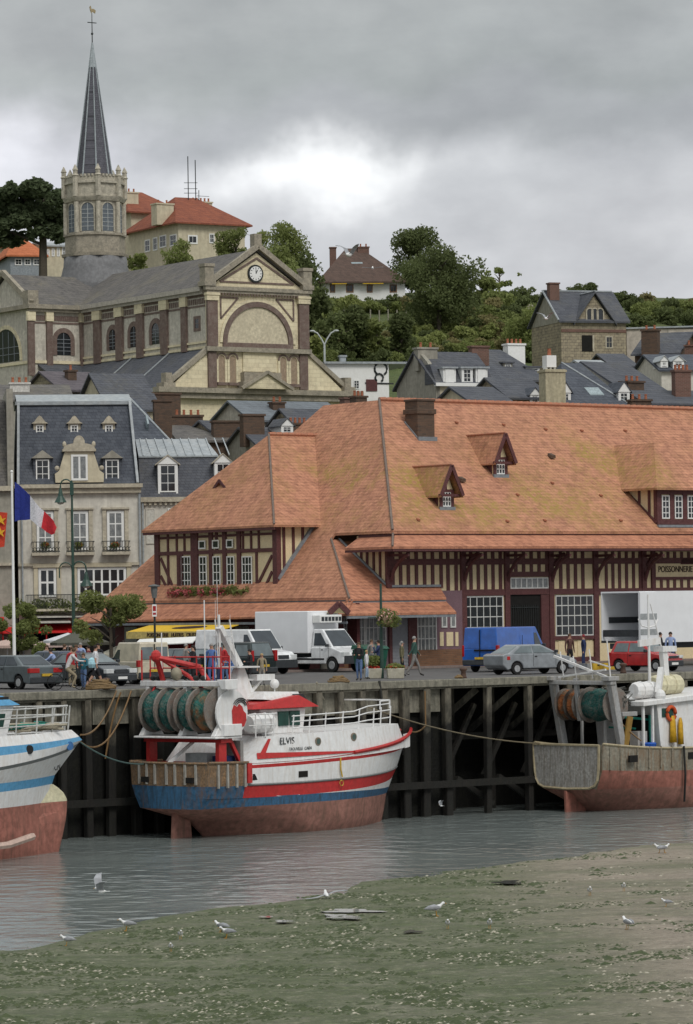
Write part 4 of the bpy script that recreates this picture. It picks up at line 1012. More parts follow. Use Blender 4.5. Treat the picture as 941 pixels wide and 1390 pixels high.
def gables(mb, a0, a1, b0, b1, ze, zr, l=True, r=True, t=.25):
    bm_ = (b0+b1)/2
    if l: mb.prism([(a0,b0,ze),(a0,b1,ze),(a0,bm_,zr-.15)], (t,0,0))
    if r: mb.prism([(a1,b0,ze),(a1,b1,ze),(a1,bm_,zr-.15)], (-t,0,0))
def chimney(par, fr, a, b, z0, z1, w_=.9, d_=.55, pots=3, m=None, pm=None):
    mb = MB(fr); mb.box(a-w_/2, a+w_/2, b-d_/2, b+d_/2, z0, z1); mb.box(a-w_/2-.08, a+w_/2+.08, b-d_/2-.08, b+d_/2+.08, z1, z1+.14); o = mb.build('chimney', m or BRICKD, par)
    for i in range(pots):
        c = a-w_/2+w_*(i+.5)/pots; mb = MB(fr); mb.lathe((c,b,z1+.14), [(.11,0),(.085,.3),(.11,.32),(.1,.38)], 8); mb.build('chimney_pot', pm or TERRA, o)
    return o
def shell(par, fr, a0, a1, b0, b1, z0, z1, m, t=.25):
    mb = MB(fr); mb.box(a0, a1, b0, b0+t, z0, z1); mb.box(a0, a0+t, b0+t, b1, z0, z1); mb.box(a1-t, a1, b0+t, b1, z0, z1); mb.box(a0+t, a1-t, b1-t, b1, z0, z1)
    return mb.build('wall', m, par)
def smalldormer(par, fr, x0, x1, y0, y1, b, roofm, deep=1.6, ht=.7, fmat=None, gable=True):
    a0, a1, z0, z1 = fr.rect(b, x0, y0, x1, y1); am = (a0+a1)/2
    mb = MB(fr); mb.box(a0-.12, a0, b, b+deep, z0-.1, z1); mb.box(a1, a1+.12, b, b+deep, z0-.1, z1); mb.box(a0, a1, b+.06, b+.1, z0-.1, z1)
    if gable: mb.prism([(a0-.2,b-.05,z1),(a1+.2,b-.05,z1),(am,b-.05,z1+ht)], (0,.12,0))
    d = mb.build('dormer', fmat or WFRAME, par)
    mb = MB(fr)
    if gable: mb.slab([(a0-.28,b-.12,z1-.02),(am,b-.12,z1+ht+.06),(am,b+deep+.4,z1+ht+.06),(a0-.28,b+deep,z1-.02)], .06); mb.slab([(a1+.28,b-.12,z1-.02),(am,b-.12,z1+ht+.06),(am,b+deep+.4,z1+ht+.06),(a1+.28,b+deep,z1-.02)], .06)
    else: mb.box(a0-.25, a1+.25, b-.15, b+deep, z1, z1+.12)
    mb.build('dormer_roof', roofm, d)
    window(d, fr, b+.06, a0, a1, z0, z1-.03, nx=2, nz=3, fw=.08, name='dormer_window')
    return d
# --- tall townhouse with the blue slate mansard
f = frp(14, 870, 222, 7, 0); th = thing('townhouse', 'four storey townhouse with blue slate mansard and ornate stone dormer above iron balconies', 'house', f)
A = lambda x, y=700, b=0: f.at(x, y, b)[0]
Z = lambda y, x=100, b=0: f.at(x, y, b)[2]
a0, a1 = A(24), A(189.5); zk = Z(660); zt_ = Z(549, 100, 3.2)
shell(th, f, a0, a1, 0, 10, 0, zk, RENDER)
mb = MB(f)
mb.hexa([(a0,-.1,zk+.1),(a1,-.1,zk+.1),(a1,10.1,zk+.1),(a0,10.1,zk+.1),(a0+.2,1.9,zt_),(a1-.35,1.9,zt_),(a1-.35,8.2,zt_),(a0+.2,8.2,zt_)]); mb.build('mansard_roof', SLATE2, th)
mb = MB(f); hiproof(mb, a0+.2, a1-.35, 1.9, 8.2, zt_, zt_+.75, 0, 0, .12, .1); mb.build('zinc_roof', ZINC, th)
mb = MB(f); mb.bar((a1-.1,-.15,zk+.1),(a1-.42,1.85,zt_+.05),.5,.16,up=(1,0,0)); mb.bar((a0+.05,-.15,zk+.1),(a0+.2,1.85,zt_+.05),.3,.16,up=(1,0,0)); mb.box(a0,a1-.3,1.7,1.95,zt_-.1,zt_+.12); mb.build('zinc_edge', ZINC, th)
mb = MB(f); mb.box(a0-.2, a1+.2, -.5, -.01, zk-.12, zk+.12); mb.box(a0-.1, a1+.1, -.3, -.01, zk-.45, zk-.12); mb.box(a0-.02, a1+.05, -.16, -.01, Z(768), Z(764))
mb.build('cornice', LIME, th)
for x in (61, 108, 156.5):                       # second floor french windows, balconies
    w0 = A(x-11.5); w1 = A(x+11.5); window(th, f, -.02, w0, w1, Z(747), Z(694), nx=2, nz=3, gm=GLASSC, fw=.16, bw=.07)
    mb = MB(f); mb.box(w0-.28, w0-.04, -.14, 0, Z(750), Z(692)); mb.box(w1+.04, w1+.28, -.14, 0, Z(750), Z(692)); mb.box(w0-.35, w1+.35, -.22, 0, Z(692), Z(689.5)); mb.build('window_surround', LIME, th)
    mb = MB(f); B0, B1 = A(x-19), A(x+19); zb1 = Z(750); mb.box(B0, B1, -.75, 0, zb1-.18, zb1); bal = mb.build('balcony', LIME, th)
    mb = MB(f); mb.box(B0, B1, -.74, -.7, Z(736), Z(735)); mb.box(B0, B1, -.74, -.7, zb1+.03, zb1+.08)
    for s_ in (B0, B1-.04): mb.box(s_, s_+.04, -.7, 0, Z(736), Z(735))
    n = 9
    for k in range(n):
        c = B0+(B1-B0)*(k+.5)/n; mb.cyl((c,-.72,zb1),(c,-.72,Z(735.5)),.018,4); mb.cyl((c-.1,-.72,zb1+.05),(c+.1,-.72,zb1+.35),.016,4); mb.cyl((c+.1,-.72,zb1+.05),(c-.1,-.72,zb1+.35),.016,4)
    mb.build('railing', IRON, bal)
for x0, x1, nx in ((51,75,2),(104,170,6)):
    w0, w1 = A(x0), A(x1); window(th, f, -.02, w0, w1, Z(810), Z(770.5), nx=nx, nz=2, gm=GLASS, fw=.16, bw=.12)
    mb = MB(f); mb.box(w0-.3, w0-.04, -.12, 0, Z(812), Z(766)); mb.box(w1+.04, w1+.3, -.12, 0, Z(812), Z(766)); mb.box(w0-.35, w1+.35, -.2, 0, Z(770), Z(765)); mb.build('window_surround', RENDER2, th)
zz = Z(826); mb = MB(f); mb.box(A(33), A(120), -1., 0, zz-.15, zz); bal = mb.build('balcony', LIME, th)
mb = MB(f); mb.box(A(33), A(120), -.98, -.94, zz+.85, zz+.9)
for k in range(46): c = A(33)+(A(120)-A(33))*k/45; mb.box(c-.015, c+.015, -.97, -.95, zz, zz+.86)
mb.build('railing', IRON, bal)
SL = SLATE2
def arched_dormer(x, y0, y1, hw_, par, fr, b, hood):
    a = fr.at(x, y1, b)[0]; z0 = fr.at(x, y1, b)[2]; z1 = fr.at(x, y0, b)[2]
    mb = MB(fr); mb.box(a-hw_-.15, a+hw_+.15, b, b+1.6, z0-.05, z1); d = mb.build('dormer', LIME if hood == 2 else SLATE2, par)
    pts = [(a-hw_-.28, b-.2, z1), (a-hw_-.1, b-.2, z1+.12), (a-.12, b-.2, z1+.42), (a, b-.2, z1+.5), (a+.12, b-.2, z1+.42), (a+hw_+.1, b-.2, z1+.12), (a+hw_+.28, b-.2, z1)]
    mb = MB(fr); mb.prism(pts, (0,1.8,0)); mb.build('dormer_hood', RENDERG if hood == 1 else LIME, d)
    window(d, fr, b-.01, a-hw_, a+hw_, z0, z1-.08, nx=2, nz=3, fw=.08, name='dormer_window'); return d
arched_dormer(58, 622, 653, .42, th, f, .1, 1); arched_dormer(152.5, 622, 653, .42, th, f, .1, 1)
for x in (54, 101, 148): arched_dormer(x, 575, 590, .24, th, f, 1.25, 2)
# ornate central dormer
a = A(108.5); z0 = Z(655); z1 = Z(613)
prof = [(-2.75,0),(2.75,0),(2.8,.55),(2.3,.75),(2.0,1.3),(1.65,1.9),(1.5,1.95),(1.5,(z1-z0))]
pts = [(a-1.1*k[0]*.72, .05, z0+k[1]) for k in prof[1:]][::1]
P_ = [(a+k[0]*.55, -.25, z0+k[1]) for k in prof[1:]]; P_ = P_+[(2*a-p[0], p[1], p[2]) for p in P_[::-1]]
mb = MB(f); mb.prism(P_, (0,1.6,0)); d = mb.build('stone_dormer', RENDER2, th)
mb = MB(f); mb.box(a-1.05, a+1.05, -.45, 1.4, z1, z1+.15); p2 = [(a-1.,-.42,z1+.15),(a+1.,-.42,z1+.15),(a+.9,-.42,z1+.38),(a+.5,-.42,z1+.48)]+[(q[0],-.42,q[1]) for q in arc(a, z1+.5, .36, 8, 0, math.pi, .5)]+[(a-.5,-.42,z1+.48),(a-.9,-.42,z1+.38)]
mb.prism(p2, (0,.5,0)); [mb.ell((a+s_*.92,-.2,z1+.45),.13,.13,.2,8,5) for s_ in (-1,1)]; [mb.ell((a+s_*1.4,-.2,z0+.9),.16,.15,.16,8,5) for s_ in (-1,1)]
mb.build('scrolled_pediment', LIME, d)
window(d, f, -.27, a-.52, a+.52, z0+.12, z1-.2, nx=2, nz=1, fw=.13, bw=.12, gm=GLASSC, name='dormer_window')
mb = MB(f); mb.tube([(a1+.0,-.15,zk-.2),(a1+.0,-.15,0)], .07); mb.tube([(a0+.25,-.15,zk-.3),(a0+.25,-.15,0)], .06); mb.build('downpipe', ZINC, th)
mb = MB(f); mb.box(A(30), A(118), -2.2, 0, Z(838), Z(836)); mb.slab([(A(34),-2.3,Z(844)),(A(92),-2.3,Z(844)),(A(88),0,Z(832)),(A(38),0,Z(832))], .06); mb.build('canopy', mat('dirty_white_canvas', (.5,.47,.42)), th)
REDC = mat('red_awning_canvas', (.55,.02,.02), rough=.7)
mb = MB(f); mb.slab([(A(-8),-2.4,1.9),(A(112),-2.4,1.9),(A(112),-.1,Z(846)),(A(-8),-.1,Z(846))], .05)
for k in range(9): c = A(0)+1.35*k; mb.box(c, c+.05, -2.3, -.1, 1.2, 2.1)
mb.build('red_awning', REDC, th)
mb = MB(f); mb.box(A(40), A(185), -.05, 0, .3, 2.5); mb.build('shopfront', DARK, th)
# --- neighbour at the left edge
f2 = frp(-8, 870, 221, 7, 0); t2 = thing('townhouse', 'grey stone townhouse cut by the left edge of the picture', 'house', f2)
a0_, a1_ = f2.at(-60, 700, 0)[0], f2.at(12, 700, 0)[0]
zz = f2.at(0, 660, 0)[2]; shell(t2, f2, a0_, a1_+.3, 0, 10, 0, zz, RENDERG)
mb = MB(f2); z9 = f2.at(0, 545, 3)[2]; mb.hexa([(a0_,-.1,zz),(a1_,-.1,zz),(a1_,10,zz),(a0_,10,zz),(a0_,1.8,z9),(a1_-.1,1.8,z9),(a1_-.1,8,z9),(a0_,8,z9)]); mb.build('mansard_roof', SLATE3, t2)
mb = MB(f2); mb.box(a1_-.05, a1_+.35, -.3, 8, zz, z9+.6); mb.build('party_wall', RENDERG, t2)
mb = MB(f2); mb.box(a0_, a1_+.3, -.35, -.01, zz-.3, zz); mb.box(a0_, a1_+.3, -.2, -.01, f2.at(0,768,0)[2], f2.at(0,764,0)[2]); mb.build('cornice', LIME, t2)
window(t2, f2, -.02, a1_-2.4, a1_-1.1, f2.at(0,745,0)[2], f2.at(0,695,0)[2]); window(t2, f2, -.02, a1_-2.4, a1_-1.1, f2.at(0,650,0)[2]+.9, f2.at(0,620,0)[2]+.9)
mb = MB(f2); mb.slab([(a0_,-2.2,2.0),(a1_-.4,-2.2,2.0),(a1_-.4,-.1,2.9),(a0_,-.1,2.9)], .05); mb.build('red_awning', REDC, t2)
# --- house with zinc upper roof
f3 = frp(190, 870, 224, 7, 0); t3 = thing('townhouse', 'narrow townhouse with ribbed zinc roof and white pedimented dormers', 'house', f3)
A3 = lambda x, y=700, b=0: f3.at(x, y, b)[0]; Z3 = lambda y, x=220, b=0: f3.at(x, y, b)[2]
b0_, b1_ = A3(191), A3(300); zk3 = Z3(676); zm3 = Z3(621, 220, 1.3)
shell(t3, f3, b0_, b1_, 0, 9, 0, zk3, RENDER)
mb = MB(f3); mb.hexa([(b0_,-.1,zk3),(b1_,-.1,zk3),(b1_,9,zk3),(b0_,9,zk3),(b0_,1.3,zm3),(b1_,1.3,zm3),(b1_,7.6,zm3),(b0_,7.6,zm3)]); mb.build('mansard_roof', SLATE, t3)
zt3 = Z3(596, 220, 4.3)
mb = MB(f3); mb.slab([(b0_,1.2,zm3+.1),(b1_,1.2,zm3+.1),(b1_-.6,4.3,zt3),(b0_,4.3,zt3)], .1); mb.slab([(b0_,7.7,zm3+.1),(b1_,7.7,zm3+.1),(b1_-.6,4.3,zt3),(b0_,4.3,zt3)], .1)
for k in range(11): c = b0_+.3+k*.55; mb.bar((c,1.25,zm3+.13),(c-.15 if c > b0_+.3 else c,4.25,zt3+.03),.07,.07)
mb.build('zinc_roof', ZINC, t3)
mb = MB(f3); mb.box(b0_, b1_, -.3, -.01, zk3-.25, zk3+.05); [mb.box(b0_+.2+k*.33, b0_+.35+k*.33, -.2, -.01, zk3-.45, zk3-.25) for k in range(17)]; mb.build('cornice', LIME, t3)
smalldormer(t3, f3, 217, 239, 630, 668, .05, LIME, 1.2, .55); smalldormer(t3, f3, 294, 312, 628, 664, .05, LIME, 1.2, .55)
window(t3, f3, -.01, A3(198), A3(211), Z3(738), Z3(690), fm=RENDER, gm=mat('closed_white_shutter', (.6,.58,.52)), nx=1, nz=1)
window(t3, f3, -.01, A3(228), A3(242), Z3(738), Z3(690), gm=GLASSC)
mb = MB(f3); mb.tube([(b0_+.12,-.15,zk3-.2),(b0_+.12,-.15,0)], .07); mb.build('downpipe', ZINC, t3)
# --- steep slate gable with skylight behind (185-225, 540-600)
def house(name, label, x, y, Y, deg, px0, px1, ye, yr, dep, wm, rm, hl=0, hr=0, wins=(), gl=True, gr=True, cat='house', zg=None, ov=.3, group=None, b0=0, depth_down=6):
    """gabled or hipped house: walls px0..px1 wide, eave row ye, ridge row yr (read at mid depth)"""
    fr = frp(x, y, Y, deg, zg); t = thing(name, label, cat, fr, group); xm = (px0+px1)/2
    a0, a1 = fr.at(px0, ye, 0)[0], fr.at(px1, ye, 0)[0]; ze = fr.at(xm, ye, 0)[2]; zr = fr.at(xm, yr, dep/2)[2]
    shell(t, fr, a0, a1, 0, dep, -depth_down, ze, wm)
    g = MB(fr); gables(g, a0, a1, 0, dep, ze, zr, l=not hl, r=not hr)
    if g.v: g.build('gable_wall', wm, t)
    r = MB(fr); hiproof(r, a0, a1, 0, dep, ze, zr, hl, hr, .15, ov); r.build('roof', rm, t)
    for w_ in wins: pwindow(t, fr, 0, *w_[:4], **(w_[4] if len(w_) > 4 else dict(nx=2, nz=2, fw=.1)))
    return t, fr, a0, a1, ze, zr
t, fr, a0, a1, ze, zr = house('house', 'steep slate roofed house with a skylight behind the zinc roofed townhouse', 205, 600, 236, 12, 186, 226, 601, 541, 7, RENDERG, SLATE2, 0, 2.2, zg=0)
p = fr.at(211, 586, 1.2); mb = MB(fr); mb.bar((p[0]-.6,.75,ze+(zr-ze)*.26),(p[0]-.6,1.45,ze+(zr-ze)*.45),1.2,.12,up=(1,0,0)); mb.build('skylight', mat('skylight_glass', (.30,.36,.38), rough=.2), t)
mb = MB(fr); mb.tube([(a1+.3-2.2,3.5,zr+.03),(a1+.3,-.3,ze+.03)], .07); mb.build('hip_flashing', ZINC, t)
chimney(t, fr, fr.at(222, 560, 3)[0], 3.5, ze, fr.at(222, 545, 3)[2], 1.2, .7, 0)
# --- block roofs between townhouses and the church
t, fr, a0, a1, ze, zr = house('house', 'small brick house with dark hipped slate roof and a row of terracotta chimney pots', 280, 600, 250, 15, 245, 316, 598, 575, 8, BRICKD, SLATE3, 0, 3)
chimney(t, fr, fr.at(258, 566, 2)[0], 4, ze, fr.at(258, 566, 4)[2], 2.6, .8, 5); chimney(t, fr, fr.at(308, 585, 1)[0], .8, ze, fr.at(310, 574, 1)[2], 2.2, .8, 0)
t, fr, a0, a1, ze, zr = house('house', 'rubble gabled house with a dark slate roof in front of the church aisle', 335, 600, 252, 50, 316, 352, 612, 573, 6, RUBBLE, SLATE)
t, fr, a0, a1, ze, zr = house('house', 'long low house with grey blue slate roof running below the church front', 400, 570, 262, 28, 342, 470, 571, 545, 7, CHSIDE, brickm('grey_green_slate', (.17,.19,.21), (.13,.145,.16), (.08,.08,.09), .3, .2, var=.3), gr=True)
chimney(t, fr, fr.at(376, 550, 2)[0], 2, ze, fr.at(376, 548, 2)[2], 1.0, .7, 2); chimney(t, fr, fr.at(471, 545, 2)[0], 2, ze-3, fr.at(472, 542, 2)[2], .8, .8, 0, BRICK)
t, fr, a0, a1, ze, zr = house('house', 'little dark slate house with a white windowed dormer beside the long low roof', 375, 590, 246, 25, 352, 430, 605, 580, 6, RENDERG, SLATE)
smalldormer(t, fr, 384, 396, 578, 590, .5, SLATE, 2, .5)
chimney(t, fr, fr.at(350, 575, 1)[0], 2, ze, fr.at(350, 565, 2)[2], 1.6, .7, 0); chimney(t, fr, fr.at(412, 590, 1)[0], 2, ze, fr.at(412, 577, 2)[2], 1.4, .7, 4)
t, fr, a0, a1, ze, zr = house('house', 'purple grey slate house with a rubble gable below the church transept', 130, 560, 262, 30, 85, 145, 530, 505, 7, RUBBLE, brickm('purple_slate', (.13,.115,.125), (.09,.08,.09), (.05,.04,.05), .3, .2, var=.3))
chimney(t, fr, fr.at(104, 520, 1)[0], 2, ze, fr.at(104, 505, 2)[2], .7, .6, 1); chimney(t, fr, fr.at(153, 540, 0)[0], .6, ze-3, fr.at(153, 535, 1)[2], 2., .9, 4); chimney(t, fr, fr.at(178, 545, 0)[0], .3, ze-3, fr.at(178, 538, 1)[2], 2.2, .9, 3)
t, fr, a0, a1, ze, zr = house('house', 'cream gabled house with sloping parapet just left of the church aisle', 190, 560, 255, 25, 150, 214, 556, 507, 7, RENDER2, SLATE, gl=True, hr=0)
chimney(t, fr, fr.at(223, 560, 2)[0], 2, ze-4, fr.at(223, 536, 2)[2], 2.2, 1, 0)
t, fr, a0, a1, ze, zr = house('house', 'low slate roofed house with white chimneys behind the blue mansard', 60, 560, 250, 10, -10, 95, 543, 522, 7, RENDERG, SLATE3)
chimney(t, fr, fr.at(28, 530, 1)[0], 2, ze, fr.at(28, 522, 2)[2], 1.4, .7, 3, mat('whitewashed_chimney', (.6,.58,.54)))
t, fr, a0, a1, ze, zr = house('house', 'old dark gabled house between the church porch and the clay tiled roof', 455, 600, 258, 35, 420, 500, 600, 556, 7, RUBBLE, SLATE)
chimney(t, fr, fr.at(487, 570, 1)[0], 1, ze-2, fr.at(487, 540, 1)[2], 1.0, .8, 3)
# --- villa with red roofs above the church
t, fr, a0, a1, ze, zr = house('villa', 'large cream villa with a low red hipped roof above the church nave', 250, 360, 350, 30, 242, 332, 304, 270, 11, RENDER2, REDTILE, 6, 6, ov=.6, wins=((255,319,268,331,dict(nx=2,nz=1,fw=.14,gm=GLASS)),(284,317,291,330)))
vz = ze
mb = MB(fr); d_ = fr.ata(190, 320, a0); S2 = Fr(fr.w(a0, 0, 0), 30-90)
for x0, x1, y0, y1 in ((197,204,325,342),(208,214,322,340),(217,226,319,336),(231,240,318,334)): pwindow(t, S2, 0, x0, y0, x1, y1, nx=2, nz=2, fw=.12)
chimney(t, fr, fr.at(279, 282, 6)[0], 7, ze+1, fr.at(279, 276, 7)[2], 2.2, .8, 5, RENDER2); chimney(t, fr, fr.at(233, 300, 3)[0]-1, 3, ze, fr.at(233, 279, 3)[2], 1.9, 1.2, 2, RENDER2)
mb = MB(fr); c = fr.at(257, 270, 5)
for x, y0, y1 in ((256,280,212),(266,275,217)):
    p = fr.at(x, y0, 5); q = fr.at(x-1, y1, 5); mb.cyl((p[0],5,p[2]-.6),(q[0],5,q[2]),.05,5)
for y in (248, 256, 262): p = fr.at(250, y, 5); q = fr.at(268, y, 5); mb.bar((p[0],5,p[2]),(q[0],5,q[2]),.05,.05)
p = fr.at(272,266,5); q = fr.at(284,262,5); mb.cyl((fr.at(270,282,5)[0],5,fr.at(270,282,5)[2]-1),(fr.at(270,258,5)[0],5,fr.at(270,258,5)[2]),.04,5); mb.bar((p[0]-.4,5,p[2]),(q[0],5,p[2]),.04,.04)
mb.build('aerial', IRON, t)
t, fr, a0, a1, ze, zr = house('villa', 'rear villa block with taller red hipped roof and square stone chimney', 190, 340, 362, 30, 178, 245, 289, 262, 10, RENDER2, REDTILE, 5, 5, ov=.6)
chimney(t, fr, fr.at(181, 275, 1)[0], 2, ze-1, fr.at(181, 263, 2)[2], 1.7, 1, 3, RENDER2)
t, fr, a0, a1, ze, zr = house('bungalow', 'small house with bright orange hipped roof at the far left', 30, 360, 345, 15, 14, 58, 347, 324, 8, mat('blue_grey_render', (.30,.33,.36)), ORTILE, 3.8, 3.8, wins=((20,351,30,360),(33,351,42,360),(45,351,55,360)), ov=.5)
t, fr, a0, a1, ze, zr = house('bungalow', 'house with dull red roof and verandah beside the pine', 10, 345, 372, 15, -25, 38, 335, 315, 8, RENDER2, REDTILE, 3, 3, ov=.5)
t, fr, a0, a1, ze, zr = house('house', 'flat pale house with a row of windows under the pine', 80, 360, 350, 20, 60, 92, 333, 329, 6, RENDER2, ZINC, wins=((63,338,67,348),(70,337,74,348),(77,336,81,348),(84,335,89,348)))
# --- white house with brown hipped roof on the hill
fr = frp(490, 398, 440, 4); t = thing('villa', 'white hilltop house with a broad dark brown hipped roof and yellow awnings', 'house', fr)
a0, a1 = fr.at(440, 390, 0)[0], fr.at(550, 390, 0)[0]; ze = fr.at(490, 380, 0)[2]; zr = fr.at(490, 337, 6)[2]
shell(t, fr, a0, a1, 0, 12, -5, ze, WHITE)
mb = MB(fr); mb.slab([(a0-.9,-.8,ze-.25),(a1+.4,-.8,ze-.25),(a1-5,6,zr),(a0+3.2,6,zr)], .2); mb.slab([(a0-.9,12.8,ze-.25),(a1+.4,12.8,ze-.25),(a1-5,6,zr),(a0+3.2,6,zr)], .2); mb.slab([(a0-.9,-.8,ze-.25),(a0-.9,12.8,ze-.25),(a0+3.2,6,zr)], .2); mb.slab([(a1+.4,-.8,ze-.25),(a1+.4,12.8,ze-.25),(a1-5,6,zr)], .2)
mb.build('roof', BROWNTILE, t)
mb = MB(fr); 
for x0, x1 in ((450,470),(492,520)): q0, q1 = fr.at(x0,382,0)[0], fr.at(x1,382,0)[0]; mb = MB(fr); mb.slab([(q0,-.9,ze-.5),(q1,-.9,ze-.5),(q1,0,ze-.3),(q0,0,ze-.3)], .06); mb.build('yellow_awning', YEL, t)
for x0, x1 in ((529,539),(470,480),(448,455),(498,506)): pwindow(t, fr, 0, x0, 386, x1, 397, nx=2, nz=1, fm=mat('brown_window_frame', (.25,.14,.08)), fw=.12)
chimney(t, fr, fr.at(452, 345, 6)[0], 6, ze+2, fr.at(452, 337, 6)[2], .8, .8, 0, BRICK); chimney(t, fr, fr.at(493, 345, 6)[0], 5.5, zr-.8, fr.at(493, 337, 6)[2], 1.4, .8, 2, BRICK)
mb = MB(fr); p = fr.at(487, 361, 2.5); mb.slab([(p[0]-.7,2.2,p[2]-.2),(p[0]+.7,2.2,p[2]-.2),(p[0]+.5,3.1,p[2]+.55),(p[0]-.9,3.1,p[2]+.55)], .05); mb.build('skylight', mat('skylight_glass', (.30,.36,.38), rough=.2), t)
# --- white flat building with a painted wall
fr = frp(485, 530, 300, 14); t = thing('workshop', 'white flat roofed building with a painted emblem on its wall', 'building', fr)
a0, a1 = fr.at(441, 510, 0)[0], fr.at(528, 510, 0)[0]; z1 = fr.at(485, 494, 0)[2]; shell(t, fr, a0, a1, 0, 8, -5, z1, WHITE)
mb = MB(fr); mb.box(a0-.1, a1+2.2, -.3, 8, z1, z1+.18); mb.build('flat_roof', ZINC, t)
pwindow(t, fr, 0, 480, 516, 488, 528); mb = MB(fr); prect(mb, fr, 0, 497, 515, 512, 531, .06); mb.build('door', TIMB, t)
mb = MB(fr); c = fr.at(517, 504, 0)
for cx, cz, r in ((c[0],c[2]+.2,.55),(c[0]-.15,c[2]-.55,.35)): mb.tube([(cx+r*math.cos(u*.5),-.03,cz+r*math.sin(u*.5)) for u in range(-2, 9)], .09, 5)
mb.bar((c[0]-1.4,-.03,c[2]-1.0),(c[0]+1.1,-.03,c[2]-1.05),.12,.05,up=(0,1,0)); mb.build('painted_emblem', IRON, t)
chimney(t, fr, fr.at(467, 490, 1)[0], 1.5, z1, fr.at(467, 484, 1)[2], .5, .5, 0, ZINC)
# --- right hand group of slate roofed houses
t, fr, a0, a1, ze, zr = house('house', 'cream house with dark mansard roof, white shuttered dormers and blank grey gable', 600, 560, 262, 22, 593, 670, 521, 478, 7.5, RENDER2, SLATE, wins=((606,529,617,545,dict(nx=2,nz=1,fw=.12,gm=TIMBV)),))
mb = MB(fr); zq = fr.at(620, 495, 1.2)[2]; mb.hexa([(a0-.1,-.15,ze),(a1+.1,-.15,ze),(a1+.1,2,ze),(a0-.1,2,ze),(a0-.1,1.,zq),(a1-.2,1.,zq),(a1-.2,2,zq),(a0-.1,2,zq)]); mb.build('mansard_slope', SLATE, t)
for x0, x1, g in ((604,617,0),(629,640,1),(648,660,0)): 
    d = smalldormer(t, fr, x0, x1, 500, 519, -.1, ZINC, 1.3, .25, gable=False)
    if not g: mb = MB(fr); q0, q1, w0, w1 = fr.rect(-.12, x0+.5, 501, x1-.5, 519); mb.box(q0, q1, -.16, -.1, w0, w1); mb.build('closed_shutters', WHITE, d)
mb = MB(fr); mb.box(a0-.2, a1+.1, -.35, -.02, ze-.2, ze+.05); mb.build('cornice', WHITE, t)
S2 = Fr(fr.w(a0, 0, 0), 22-90); mb = MB(S2); mb.prism([(-7.5,-.05,-6),(0,-.05,-6),(0,-.05,ze+.2),(-1.6,-.05,zq+.2),(-3.8,-.05,zr+.25),(-7.5,-.05,ze)], (0,.3,0)); mb.build('gable_wall', RENDERG, t)
chimney(t, fr, fr.at(576, 478, 3)[0]+.2, 3.2, zr-1.5, fr.at(576, 474, 3)[2], 1.6, .8, 2, RENDERG); chimney(t, fr, fr.at(650, 480, 4)[0], 4, zr-1, fr.at(650, 472, 4)[2], 1.4, .7, 0, BRICK)
t, fr, a0, a1, ze, zr = house('house', 'dark slate hipped house topped by a white chimney with red pots', 705, 520, 275, 24, 664, 742, 516, 475, 9, RENDERG, SLATE, 3, 3)
p = fr.at(698, 478, 4.5); chimney(t, fr, p[0], 4.5, zr-2, fr.at(698, 469, 4.5)[2], 1.5, .9, 4, WHITE)
d = smalldormer(t, fr, 716, 731, 499, 510, 1.5, SLATE, 3, .2, gable=False); d2 = smalldormer(t, fr, 686, 694, 493, 502, 1.8, SLATE, 2, .3, gable=False, fmat=RENDERG)
t, fr, a0, a1, ze, zr = house('house', 'little slate roofed house with rubble gable and tiny white dormer', 705, 560, 252, 24, 692, 745, 540, 513, 7, RUBBLE, SLATE)
smalldormer(t, fr, 722, 731, 536, 548, -.2, SLATE2, 2, .5); S2 = Fr(fr.w(a0, 0, 0), 24-90)
t, fr, a0, a1, ze, zr = house('house', 'lean dark slate roof with pale gable in front of the shuttered mansard', 650, 560, 246, 24, 640, 690, 545, 525, 6, RENDER2, SLATE)
fr = frp(753, 560, 247, 20); t = thing('chimney_stack', 'massive stained render chimney stack with a white top and red pots', 'chimney', fr)
a0, a1 = fr.at(741, 520, 0)[0], fr.at(768, 520, 0)[0]; z1 = fr.at(755, 501, 0)[2]; mb = MB(fr); mb.box(a0, a1, 0, 1.2, -3, z1); mb.box(a0-.08, a1+.08, -.08, 1.28, z1-.2, z1-.05); mb.build('stack', mat('pale_stained_stack', (.46,.41,.28), c2=(.2,.18,.13), sc=.8, amt=.7, streak=True), t)
q0, q1 = fr.at(744, 490, 0)[0], fr.at(757, 490, 0)[0]; z2 = fr.at(751, 482, 0)[2]; mb = MB(fr); mb.box(q0, q1, .2, 1, z1+.15, z2); [mb.box(q0+k*.3, q0+k*.3+.1, .3, .9, z1, z1+.15) for k in range(3)]; mb.build('white_top', WHITE, t)
mb = MB(fr); mb.lathe(((q0+q1)/2,.6,z2), [(.16,0),(.12,.45),(.15,.5)], 8); mb.build('chimney_pot', TERRA, t)
t, fr, a0, a1, ze, zr = house('house', 'broad dark slate house with skylight and two white gabled dormers', 800, 560, 250, 20, 768, 852, 552, 493, 8, RENDER, SLATE2, 3, 3.6)
smalldormer(t, fr, 764, 773, 533, 549, .3, SLATE2, 2.2, .7); smalldormer(t, fr, 842, 853, 532, 550, .3, SLATE2, 2.2, .7)
sl2 = (zr-ze)/4.3; p = fr.at(807, 538, 1.3); mb = MB(fr); mb.slab([(p[0]-.55,.8,ze+1.1*sl2+.06),(p[0]+.55,.8,ze+1.1*sl2+.06),(p[0]+.4,1.5,ze+1.8*sl2+.06),(p[0]-.7,1.5,ze+1.8*sl2+.06)], .06); mb.build('skylight', mat('skylight_glass', (.30,.36,.38), rough=.2), t)
mb = MB(fr); mb.tube([(a1+.3-3.6,4,zr+.03),(a1+.3,-.3,ze+.03)], .07); mb.build('hip_flashing', ZINC, t)
